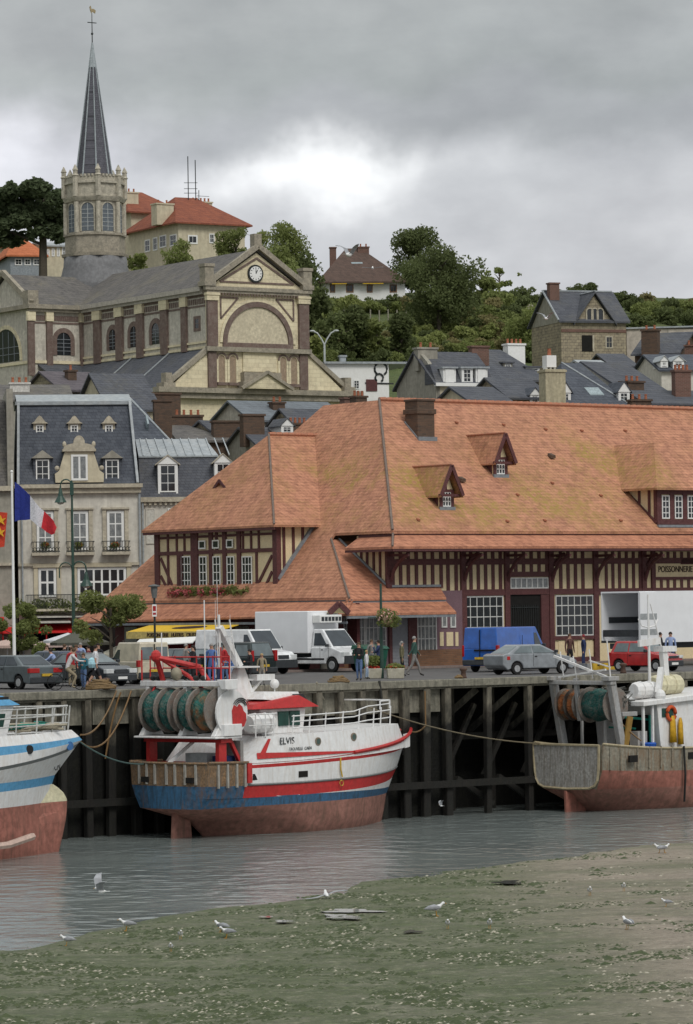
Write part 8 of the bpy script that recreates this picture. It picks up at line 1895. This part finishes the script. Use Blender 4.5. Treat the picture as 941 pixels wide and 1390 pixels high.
person('person in brown before the barred window panels', 774, 908, -60, cl('brown', (.12,.06,.05)), BLK, HAIRB, 1.75)
person('person with a dark red cap right of the barred window', 793, 908, 180, NAV, NAV, cl('red_cap', (.25,.03,.04)), 1.7)
person('person in black leaning on the far side of the red car', 897, 906, 0, BLK, BLK, HAIRD, 1.75)
person('man in a light blue shirt with dark cap behind the red car', 911, 907, -90, LBL, NAV, HAIRD, 1.78)
for x_, y_, fc, tp, lg, hr, h_, lb in [(64,926,-80,GRY,NAV,HAIRB,1.7,'person in a grey top at the back of the blue estate car'),(121,926,170,cl('maroon', (.16,.03,.04)),JEAN,HAIRD,1.68,'person in maroon behind the teal jacketed teenager'),(110,922,-100,LBL,KH,HAIRG,1.72,'grey haired person in light blue deep in the pedestrian group'),(88,921,20,BLK,BLK,HAIRB,1.65,'dark dressed person behind the cyclist handlebars'),(168,915,-90,RED_,NAV,HAIRD,1.7,'person in red standing beyond the black saloon bonnet'),(230,912,-90,BLK,JEAN,HAIRB,1.7,'person in black seen beyond the dark green hatchback'),(253,925,-20,GRY,BLK,HAIRG,1.7,'grey dressed person beside the woman in black'),(306,926,150,RED_,JEAN,HAIRB,1.68,'person in red behind the red haired child'),(505,915,-60,GRY,NAV,HAIRB,1.65,'person in grey behind the child in white')]:
    person(lb, x_, y_, fc, tp, lg, hr, h_)
# ================================================================== planters, basket, bins, lamps, flags
for x0, x1, lb in ((500,528,'square white planter with leafy green shrub and red flowers, the left one'),(531,558,'square white planter with trailing plants and red flowers, the right one')):
    q = Q.on((x0+x1)/2, 921, 0); w_ = .39; f = Q.sub(q[0], q[1]+.4, 0, -34); t = thing('planter', lb, 'planter', f)
    mb = MB(f); mb.hexa([(-w_+.04,-w_+.04,0),(w_-.04,-w_+.04,0),(w_-.04,w_-.04,0),(-w_+.04,w_-.04,0),(-w_,-w_,.45),(w_,-w_,.45),(w_,w_,.45),(-w_,w_,.45)]); mb.build('tub', mat('pale_concrete_tub', (.50,.47,.38), c2=(.3,.28,.2)), t, bevel=.02)
    for m, n, rz, z in ((FM, 900, .36 if x0 < 510 else .12, .75 if x0 < 510 else .5), (None, 260, .07, .5)):
        me = leaf_mesh('leaves', [(0,0,z,w_*1.0,w_*1.0,rz),(w_*.3,0,z,w_*.8,w_*.8,rz*.8)], n, .06, m or mat('red_flowers', (.50,.05,.03)), x0)
        o = bpy.data.objects.new('shrub' if m else 'flowers', me); COL.objects.link(o); o.parent = t
def hang(fr_pt, label, r, seed):
    me = leaf_mesh('leaves', [(0,0,.1,r,r,r*.6),(r*.3,0,-.1,r*.8,r*.8,r*.5),(-r*.3,0,-.1,r*.8,r*.8,r*.5)], 900, .06, FM, seed)
    t = plant('hanging_basket', label, 'flower basket', *fr_pt, me, 1, None, part='foliage')
    me = leaf_mesh('flowers', [(0,0,.1,r,r,r*.6)], 120, .05, mat('white_and_red_flowers', (.6,.4,.36), c2=(.5,.05,.05), sc=8, amt=.9), seed+1); o = bpy.data.objects.new('flowers', me); COL.objects.link(o); o.parent = t
    bmh = MB(W0); bmh.lathe((0,-.1,-r*.6), [(.05,0),(.22,.12),(.27,.4)], 10); m_ = bpy.data.meshes.new('basket'); m_.from_pydata(bmh.v, [], bmh.f); m_.update(); m_.materials.append(mat('coir_basket', (.45,.33,.2))); o = bpy.data.objects.new('basket', m_); COL.objects.link(o); o.parent = t
q = Q.on(528, 921, 0); pl = Q.w(q[0], q[1]+.5, 0); Yp = pl[1]
t = thing('lamp_post', 'green painted post carrying the hanging flower basket by the planters', 'post', W0, a=pl[0], b=pl[1])
z1 = wp(526, 792, Yp)[2]; mb = MB(W0); mb.cyl((pl[0],pl[1],0),(pl[0],pl[1],z1),.09,8,0,.05); mb.build('pole', GREENP, t); mb = MB(W0); mb.cyl((pl[0]-.6,pl[1]-.1,wp(526,838,Yp)[2]),(pl[0]+.6,pl[1]-.1,wp(526,838,Yp)[2]),.025,5); mb.build('arm', GREENP, t)
b_ = wp(527, 840, Yp-.35); hang((b_[0], b_[1], b_[2]), 'hanging basket of white and red flowers on the green post', .55, 70)
b_ = wp(262, 805, 178)
# flower boxes under the wing windows
E = Fr(Q.w(AW, 0, 0), 37.5-90)
fbt = thing('flower_box', 'long box of pink and red geraniums below the five windows', 'flower box', E, a=E.at(292, 803, 0)[0], b=-.45, z=E.at(292, 806, -.4)[2])
xw = (E.at(340, 803, 0)[0]-E.at(242, 803, 0)[0])/2
me = leaf_mesh('leaves', [(-xw+2*xw*i/11, 0, .12, .42, .3, .28) for i in range(12)], 1900, .07, FM, 91); o = bpy.data.objects.new('foliage', me); COL.objects.link(o); o.parent = fbt
me = leaf_mesh('flowers', [(-xw+2*xw*i/11, -.12, .1, .42, .3, .25) for i in (0,1,2,3,5,7,8)], 800, .06, mat('pink_geraniums', (.42,.11,.12), c2=(.35,.02,.03), sc=6, amt=.9), 92); o = bpy.data.objects.new('flowers', me); COL.objects.link(o); o.parent = fbt
mb = MB(W0.sub(0,0,0,0)); fo = Fr(RM[fbt.name].translation, math.degrees(E.g)); mb = MB(fo); mb.box(-xw, xw, -.05, .25, -.15, .1); mb.build('trough', mat('dark_trough', (.10,.05,.03)), fbt)
# window box pots on townhouse
f = Fr((wp(14, 870, 222)[0], 222, 0), 7)
for x, lb in ((61,'small pot of orange flowers on the left iron balcony'),(108,'small pot of orange flowers on the middle iron balcony'),(156.5,'small pot of orange flowers on the right iron balcony')):
    c = f.at(x, 743, -.5); P0 = f.w(*c); me = leaf_mesh('leaves', [(0,0,.1,.3,.25,.25)], 160, .07, FM, int(x)); t = plant('balcony_flowers', lb, 'flower pot', *P0, me, 1, None, part='foliage'); me = leaf_mesh('flowers', [(0,0,.18,.25,.22,.18)], 70, .06, mat('orange_flowers', (.5,.14,.04)), int(x)+1); o = bpy.data.objects.new('flowers', me); COL.objects.link(o); o.parent = t
me = leaf_mesh('leaves', [(-3+.6*i,0,0,.55,.4,.45) for i in range(11)], 1700, .09, FM, 5); c = f.at(78, 822, -.7); plant('balcony_plants', 'row of leafy balcony plants above the restaurant canopy', 'plants', *f.w(*c), me, 1, None, part='foliage')
# green bin
q = Q.on(518, 914, 0); f = Q.sub(q[0]+.5, q[1]+1.5, 0, 0); t = thing('waste_bin', 'dark green wheeled waste bin behind the planters', 'bin', f)
GB = mat('green_bin_plastic', (.02,.09,.06), rough=.4); mb = MB(f); mb.hexa([(-.6,-.45,.2),(.6,-.45,.2),(.6,.45,.2),(-.6,.45,.2),(-.75,-.5,1.15),(.75,-.5,1.15),(.75,.5,1.15),(-.75,.5,1.15)]); mb.build('bin_body', GB, t, bevel=.03); mb = MB(f); mb.hexa([(-.8,-.55,1.16),(.8,-.55,1.16),(.8,.55,1.16),(-.8,.55,1.16),(-.75,-.4,1.3),(.75,-.4,1.3),(.75,.5,1.38),(-.75,.5,1.38)]); mb.build('lid', GB, t, bevel=.02)
# flagpole and flags
q = Q.on(19, 925, 0); Yp = Q.w(*q[:2])[1]; b0 = wp(20, 925, Yp); 
t = thing('flagpole', 'white flagpole standing behind the grey saloon', 'flagpole', W0, a=b0[0], b=b0[1]); zt2 = wp(16, 641, Yp)[2]
mb = MB(W0); mb.cyl((b0[0],b0[1],0),(b0[0],b0[1],zt2),.085,10,0,.045); mb.build('pole', WHITE, t); mb = MB(W0); mb.ell((b0[0],b0[1],zt2+.03),.07,.07,.07,8,5); mb.build('finial', WHITE, t)
def flag(pts_top, pts_bot, cols, label, names, Y0, n=6, nm='flag', dep=.12):
    """cloth between an upper and a lower polyline of pixels, waving in depth"""
    T = []; Bt = []
    for i, (p, q) in enumerate(zip(pts_top, pts_bot)):
        yy = Y0+dep*math.sin(i*1.3)*1.4-.25*i*.1; T.append(wp(*p, yy)); Bt.append(wp(*q, yy+.1*math.cos(i*1.7)))
    mb = MB(W0)
    for i in range(len(T)-1):
        m = cols[i]
        for j in range(n):
            f0, f1 = j/n, (j+1)/n; L4 = [Vector(T[i]).lerp(Vector(Bt[i]), f0), Vector(T[i+1]).lerp(Vector(Bt[i+1]), f0), Vector(T[i+1]).lerp(Vector(Bt[i+1]), f1), Vector(T[i]).lerp(Vector(Bt[i]), f1)]
            mb.poly([tuple(v) for v in L4], m)
    o = single(mb, nm, names, label, 'flag'); 
    s_ = o.modifiers.new('cloth', 'SOLIDIFY'); s_.thickness = .012; return o
FB_, FW_, FR_ = cl('flag_blue', (.025,.04,.24)), cl('flag_white', (.62,.62,.66)), cl('flag_red', (.55,.03,.04))
flag([(20,654),(27,659),(34,666),(41,673),(47,681),(53,688),(60,694),(66,700),(72,706),(77,716)], [(20,708),(27,706),(34,706),(41,705),(46,709),(52,715),(56,716),(63,722),(70,726),(74,724)], [0,0,0,1,1,1,2,2,2], 'blue white and red tricolour flag flying from the white flagpole', [FB_, FW_, FR_], Yp-.05)
OY = cl('flag_red_orange', (.58,.06,.03)); YY = cl('flag_gold', (.70,.38,.03))
ofl = flag([(-30,690),(-20,693),(-10,692),(0,695),(10,696)], [(-28,750),(-20,744),(-10,741),(0,743),(6,742)], [0,0,0,0], 'red flag with golden motif at the left edge of the picture', [OY, YY], Yp+.3)
mb = MB(W0); yy = Yp+.12
for sx, sy in ((1,706),(0,722)): P0 = wp(sx, sy, yy); mb.prism([(P0[0]+dx, yy-.12, P0[2]+dz_) for dx, dz_ in ((-.28,.1),(-.1,.06),(0,.24),(.08,.05),(.26,.1),(.12,-.06),(.2,-.24),(.0,-.1),(-.2,-.22),(-.12,-.04))], (0,.02,0))
P0 = wp(3, 740, yy); 
mb.build('golden_motif', YY, ofl)
t = thing('flagpole', 'second flagpole just outside the left edge holding the red flag', 'flagpole', W0, a=wp(-31,925,Yp)[0], b=Yp+.3); mb = MB(W0); mb.cyl((wp(-31,925,Yp)[0],Yp+.3,0),(wp(-31,925,Yp)[0],Yp+.3,zt2),.085,8,0,.05); mb.build('pole', WHITE, t)
# green double street lamp
Yl = 196; b0 = wp(101, 905, Yl); X0 = b0[0]
t = thing('street_lamp', 'tall green street lamp with one high and one low bell shaped lantern', 'street lamp', W0, a=X0, b=Yl)
Zl = lambda y: wp(98, y, Yl)[2]; Xl = lambda x, y: wp(x, y, Yl)[0]
mb = MB(W0); mb.cyl((X0,Yl,0),(X0,Yl,Zl(652)),.12,8,0,.05); mb.box(X0-.1,X0+.1,Yl-.1,Yl+.1,Zl(672),Zl(655)); mb.build('pole', GREENP, t)
def bell(cx, y0, up, r):
    z = Zl(y0); mb = MB(W0); n_ = 8; s = 1 if cx > 98 else -1; xx = Xl(cx, y0)
    w_ = abs(xx-X0)/2; mb.tube([(X0+s*w_-s*w_*math.cos(math.pi*i/n_), Yl, z+.2+w_*1.1*math.sin(math.pi*i/n_)) for i in range(n_+1)]+[(xx,Yl,z)], .045, 6); o = mb.build('arm', GREENP, t)
    mb = MB(W0); mb.lathe((xx,Yl,z-.75*r/.35), [(r,0),(r*.85,.12),(r*.45,.35),(r*.3,.6),(r*.15,.8)], 12); mb.build('lantern', GREENP, t)
    mb = MB(W0); mb.ell((xx,Yl,z-.75*r/.35),r*.6,r*.6,.12,10,5); mb.build('bulb', mat('frosted_glass', (.45,.48,.45), rough=.3), t)
bell(82, 664, 1, .34); bell(117, 777, 1, .36)
mb = MB(W0); w_ = .35; zz = Zl(777); mb.tube([(X0-w_-.05+w_*math.cos(math.pi*i/8), Yl, zz+.2+w_*math.sin(math.pi*i/8)) for i in range(9)]+[(X0-2*w_-.05,Yl,zz-.3)], .04, 6); mb.build('arm', GREENP, t)
# small lantern post
Yl2 = 160; b0 = wp(211, 912, Yl2); t = thing('street_lamp', 'slim dark lamp post with small box lantern and red white sign', 'street lamp', W0, a=b0[0], b=Yl2); X2 = b0[0]; z2 = wp(208, 812, Yl2)[2]
mb = MB(W0); mb.cyl((X2,Yl2,0),(X2,Yl2,z2),.05,8); mb.build('pole', IRON, t); mb = MB(W0); mb.lathe((X2,Yl2,z2), [(.1,0),(.15,.35),(.15,.5),(.27,.53),(.27,.57),(.05,.62)], 10); mb.build('lantern', mat('grey_lantern', (.15,.16,.16)), t)
z3 = wp(209, 828, Yl2)[2]; mb = MB(W0); mb.box(X2-.1,X2+.1,Yl2-.07,Yl2-.05,z3-.3,z3+.25); sg2 = mb.build('sign_plate', WHITE, t); mb = MB(W0); mb.box(X2-.07,X2+.07,Yl2-.075,Yl2-.071,z3-.05,z3+.18); mb.box(X2-.07,X2+.07,Yl2-.075,Yl2-.071,z3-.22,z3-.12); mb.build('red_marks', RED_, sg2)
# hillside lamp
Yl3 = 312; b0 = wp(441, 505, Yl3); t = thing('street_lamp', 'pale double armed street lamp in front of the hillside trees', 'street lamp', W0, a=b0[0], b=Yl3, z=terr(b0[0], Yl3)); X3 = b0[0]
mb = MB(W0); z_ = lambda y: wp(441, y, Yl3)[2]; mb.cyl((X3,Yl3,terr(X3,Yl3)-.3),(X3,Yl3,z_(468)),.11,8,0,.09); mb.build('pole', mat('pale_grey_metal', (.5,.53,.52)), t)
for s in (-1, 1): mb = MB(W0); mb.tube([(X3,Yl3,z_(468)),(X3+s*.25,Yl3,z_(460)),(X3+s*.6,Yl3,z_(452)),(X3+s*1.0,Yl3,z_(449))],.07,6); mb.build('arm', mat('pale_grey_metal', (.5,.53,.52)), t); mb = MB(W0); mb.ell((X3+s*1.05,Yl3,z_(449)),.25,.12,.09,8,5); mb.build('lamp_head', mat('pale_grey_metal', (.5,.53,.52)), t)
# restaurant umbrellas, stall
def umb(x, ytop, ybot, Y, r, m, lb):
    p = wp(x, ytop, Y); zb_2 = wp(x, ybot, Y)[2]; t = thing('parasol', lb, 'parasol', W0, a=p[0], b=Y)
    mb = MB(W0); mb.cyl((p[0],Y,0),(p[0],Y,p[2]),.04,6); mb.build('pole', WHITE, t); n_ = 8
    mb = MB(W0); ring = [(p[0]+r*math.cos(2*math.pi*i/n_), Y+r*math.sin(2*math.pi*i/n_), zb_2) for i in range(n_)]
    for i in range(n_): mb.poly([ring[i], ring[(i+1)%n_], (p[0],Y,p[2])]); mb.poly([ring[i], ring[(i+1)%n_], tuple(Vector(ring[(i+1)%n_])-Vector((0,0,.15))), tuple(Vector(ring[i])-Vector((0,0,.15)))])
    mb.build('canopy', m, t)
umb(92, 859, 869, 200, 1.4, W_, 'white parasol in front of the red awning'); umb(108, 855, 872, 190, 1.6, cl('dark_canvas', (.10,.10,.08)), 'dark olive parasol left of the round street tree')
umb(158, 877, 888, 196, 1.0, cl('pale_canvas', (.55,.52,.42)), 'small cream parasol beside the dark olive one'); umb(70, 868, 875, 205, 1.7, cl('pinkish_canvas', (.55,.42,.38)), 'pale pinkish flat parasol over the terrace'); umb(10, 868, 876, 203, 1.7, cl('pinkish_canvas2', (.52,.38,.33)), 'faded pink parasol at the left edge')
Ys = 178; f = Fr((wp(225, 905, Ys)[0], Ys, 0), -5); t = thing('market_stall', 'small stall with white canopy and dark red back behind the cream van', 'stall', f)
mb = MB(f); mb.slab([(-1.5,-.8,1.5),(1.5,-.8,1.6),(1.5,1.2,1.85),(-1.5,1.2,1.75)], .1); mb.build('canopy', WHITE, t, bevel=.03)
mb = MB(f); mb.box(-1.45, 1.4, .9, 1.0, 0, 1.6); mb.build('back_panel', cl('dark_red_panel', (.10,.012,.015)), t)
for x in (-1.2,-.2,.9): mb = MB(f); mb.box(x, x+.28, .86, .895, .4, 1.5); mb.build('red_board', cl('bright_red_board', (.42,.02,.02)), t)
mb = MB(f); mb.box(-1.5, 1.4, -.5, .2, 0, .9); mb.build('counter', GRY, t)
# rope heaps, bollards, crates
for x, y, lb in ((166,937,'rusty heap of rope and chain on the quay edge beside the yellow fender board'),(432,926,'small dark rope coil on the quay edge before the box truck'),(598,921,'little rusty ring lump on the quay edge right of the walkers')):
    q = Q.on(x, y, 0); P0 = Q.w(q[0], .0, 0); s = 1.15 if x < 200 else (.7 if x < 500 else .25); R = random.Random(x); mb = MB(W0)
    for i in range(7): r = s*(.62-.06*i); z = .02+.05*i*s; mb.tube([(P0[0]+r*math.cos(t*.6)*R.uniform(.8,1.15), P0[1]+r*.6*math.sin(t*.6)*R.uniform(.8,1.15), z+R.uniform(0,.06)) for t in range(12)], .04, 5)
    single(mb, 'rope_heap', mat('rusty_rope', (.20,.13,.06), c2=(.08,.06,.04), sc=3), lb, 'rope')
for x, y, lb in ((262,938,'small iron bollard on the quay edge behind the net drums'),(646,921,'small iron bollard on the quay edge above the open piles'),(840,914,'small iron bollard on the quay edge left of the red car')):
    q = Q.on(x, y, 0); P0 = Q.w(q[0], .35, 0); mb = MB(W0); mb.lathe(P0, [(.16,0),(.13,.08),(.10,.3),(.17,.38),(.17,.44),(.06,.48)], 12); single(mb, 'bollard', mat('rusty_iron', (.10,.06,.045)), lb, 'bollard', smooth=True)
for i, (x, m_, lb) in enumerate(((808,'yellow','lower yellow fish crate on the ground beside the lorry wheels'),(823,'yellow','yellow fish crate nearest the red car under the lorry rear'),(800,'grey','grey fish crate left of the yellow ones by the lorry'))):
    f = Fr((wp(x, 898, 172)[0], 172, 0), 40); t = thing('fish_crate', lb, 'crate', f); cm = mat(m_+'_crate', (.55,.36,.04) if m_ == 'yellow' else (.25,.26,.27)); mb = MB(f)
    for s in (0,): mb.box(-.4,.4,-.28,-.25,0,.32); mb.box(-.4,.4,.25,.28,0,.32); mb.box(-.4,-.37,-.25,.25,0,.32); mb.box(.37,.4,-.25,.25,0,.32); mb.box(-.37,.37,-.25,.25,0,.04)
    mb.build('crate_shell', cm, t); mb = MB(f); mb.box(-.43,.43,-.31,.31,.3,.34) if i == 9 else mb.box(-.12,.12,-.3,-.281,.2,.26); mb.build('handle', IRON, t)
# ================================================================== gulls
GW = mat('gull_white', (.72,.72,.72), rough=.7, var=.05); GG = mat('gull_grey', (.33,.34,.36), rough=.7); GBK = mat('gull_black', (.03,.03,.03)); BEAK = mat('gull_beak', (.5,.25,.03))
def gull_body(par, fr, s=1, fly=False):
    mb = MB(fr); R = []
    for x, z, r in ((-.22,.20,.01),(-.15,.205,.045),(-.05,.205,.075),(.06,.22,.08),(.12,.26,.055),(.15,.30,.045),(.18,.33,.045),(.215,.335,.03),(.235,.33,.012)): R.append([(x*s, r*s*math.cos(2*math.pi*i/10), (z+(0 if not fly else -.05))*s+r*s*math.sin(2*math.pi*i/10)) for i in range(10)])
    mb.loft(R); mb.build('body', GW, par, smooth=True)
    zz = .33 if not fly else .28; mb = MB(fr); mb.loft([mb.ring((.23*s,0,zz*s),.012*s,(1,0,0),5),mb.ring((.285*s,0,(zz-.012)*s),.003*s,(1,0,0),5)]); mb.build('beak', BEAK, par)
def standing(fr, lb, tall=1., s=1.):
    t = thing('seagull', lb, 'seagull', fr); gull_body(t, fr, s)
    for sd in (-1, 1):
        mb = MB(fr); R = []
        for x, z, h_ in ((-.30,.19,.01),(-.18,.22,.05),(-.03,.235,.07),(.09,.23,.035)): R.append([(x*s, sd*(.068+.018*math.cos(a))*s*(1 if x > -.2 else .4), z*s+h_*s*math.sin(a)) for a in [i*math.pi/4 for i in range(8)]])
        mb.loft(R); mb.build('wing', GG, t, smooth=True)
        mb = MB(fr); mb.cyl((.02*s,sd*.03*s,0),(.0,sd*.03*s,.15*s),.008*s,5); mb.tube([(.02*s,sd*.03*s,.006),(.07*s,sd*.035*s,.006)],.008*s,4); mb.build('leg', BEAK, t)
    return t
GL = [(172,1264,200,'seagull standing at the waterline, the left one of the mud bank',1.2),(91,1284,180,'seagull crouching on the mud at the far left waterline',1.0),(245,1275,-80,'small brownish seagull facing the viewer left of the pair',.85),(300,1266,150,'upright seagull of the pair on the mud, the rear one',1.1),(308,1274,200,'seagull lying lower in front of its pair mate',1.1),(232,1292,-90,'half hidden seagull at the bottom of the mud bank',.8),
      (592,1244,10,'largest seagull standing in profile at the middle of the mud',1.35),(608,1261,-90,'small seagull facing the viewer below the largest one',.9),(665,1261,-90,'white seagull beside the dark puddle patch',.95),(801,1216,-90,'seagull left of the two standing at mid right',.95),(847,1210,-90,'seagull right of the two standing at mid right',.9),(852,1262,120,'seagull stooping at the lower right of the bank',1.15),(905,1231,180,'lone seagull on the sand near the right edge',.8),(896,1158,170,'left seagull of the touching pair at the right waterline',1.1),(902,1158,20,'right seagull of the touching pair at the right waterline',1.1)]
for x, y, deg, lb, s in GL:
    a, b, _ = Q.on(x, y, WL+.25); 
    for _ in range(4): a, b, _z = Q.on(x, y, mud(a, b))
    P0 = Q.w(a, b, mud(a, b)); standing(Fr(P0, deg), lb, s=s*.85)
def flying(x, y, Y, deg, lb, s=1., span=.62, lift=.25, roll=0, up=None):
    P0 = wp(x, y, Y); f = Fr(P0, deg); t = thing('flying_seagull', lb, 'seagull', f); gull_body(t, f, s, True)
    for sd in (-1, 1):
        l1 = lift if not up else up[0 if sd < 0 else 1]
        mb = MB(f); sec = []
        for k, (u, c, dx, z) in enumerate(((0,.13,.03,0),(.35,.15,.08,.75),(.7,.10,.0,1.0),(1.0,.015,-.12,1.05))):
            yy = sd*(.05+u*span)*s; zz = (.17+l1*z)*s; sec.append([((dx+c)*s,yy,zz),((dx)*s,yy,zz+.018*s),((dx-c)*s,yy,zz),((dx)*s,yy,zz-.008*s)])
        mb.loft(sec); mb.build('wing', GG if Y < 200 else GG, t)
    mb = MB(f); mb.add([(-.2*s,-.02*s,.16*s),(-.2*s,.02*s,.16*s),(-.33*s,.06*s,.16*s),(-.33*s,-.06*s,.16*s),(-.2*s,-.02*s,.145*s),(-.2*s,.02*s,.145*s),(-.33*s,.06*s,.152*s),(-.33*s,-.06*s,.152*s)], [(0,1,2,3),(7,6,5,4),(0,4,5,1),(1,5,6,2),(2,6,7,3),(3,7,4,0)]); mb.build('tail', GW, t)
flying(137, 1216, 104, 195, 'white seagull with raised wing flying low over the river at the left', .8, .42, .4, up=(.6,.35))
flying(443, 1222, 112, 100, 'seagull gliding with spread wings at the edge of the mud', 1.0, .62, .05, up=(.12,-.10))
flying(474, 352, 60, 60, 'large blurred grey seagull flapping before the brown roofed house', .5, .4, .3)
flying(506, 367, 150, 90, 'small white seagull gliding in front of the tall dark tree', .6, .7, .05)
flying(742, 436, 200, 60, 'tiny white seagull flying beside the stone villa', 1.0, .5, .3)
flying(599, 1096, 146, 200, 'seagull flying low against the dark quay piles', .4, .3, .5)
# repeats of a kind share one group
GR = {'car': 'cars parked along the quay', 'van': 'vans parked along the quay', 'person': 'people on the quay', 'house': 'houses of the town', 'villa': 'villas on the hill', 'fishing boat': 'fishing boats moored at the quay', 'rope': 'ropes on the quay', 'street lamp': 'street lamps', 'parasol': 'parasols over the restaurant terrace', 'bollard': 'bollards on the quay edge', 'crate': 'fish crates beside the lorry', 'flower pot': 'flower pots on the iron balconies', 'planter': 'planters on the quay', 'oilskins': 'oilskins on the right hand trawler', 'rock': 'stone outcrops on the hillside'}
for o in bpy.data.objects:
    if o.parent is None and o.get('category') and not o.get('group'):
        g = GR.get(o['category'])
        if o['category'] == 'seagull': g = 'seagulls flying over the river and hill' if o.name.startswith('flying') else 'seagulls standing on the mud bank'
        if o['category'] == 'tree' and o.name.startswith(('street', 'broad', 'poplar')): g = 'street trees on the quay' if o.name.startswith('street') else 'large trees on the hillside'
        if g: o['group'] = g
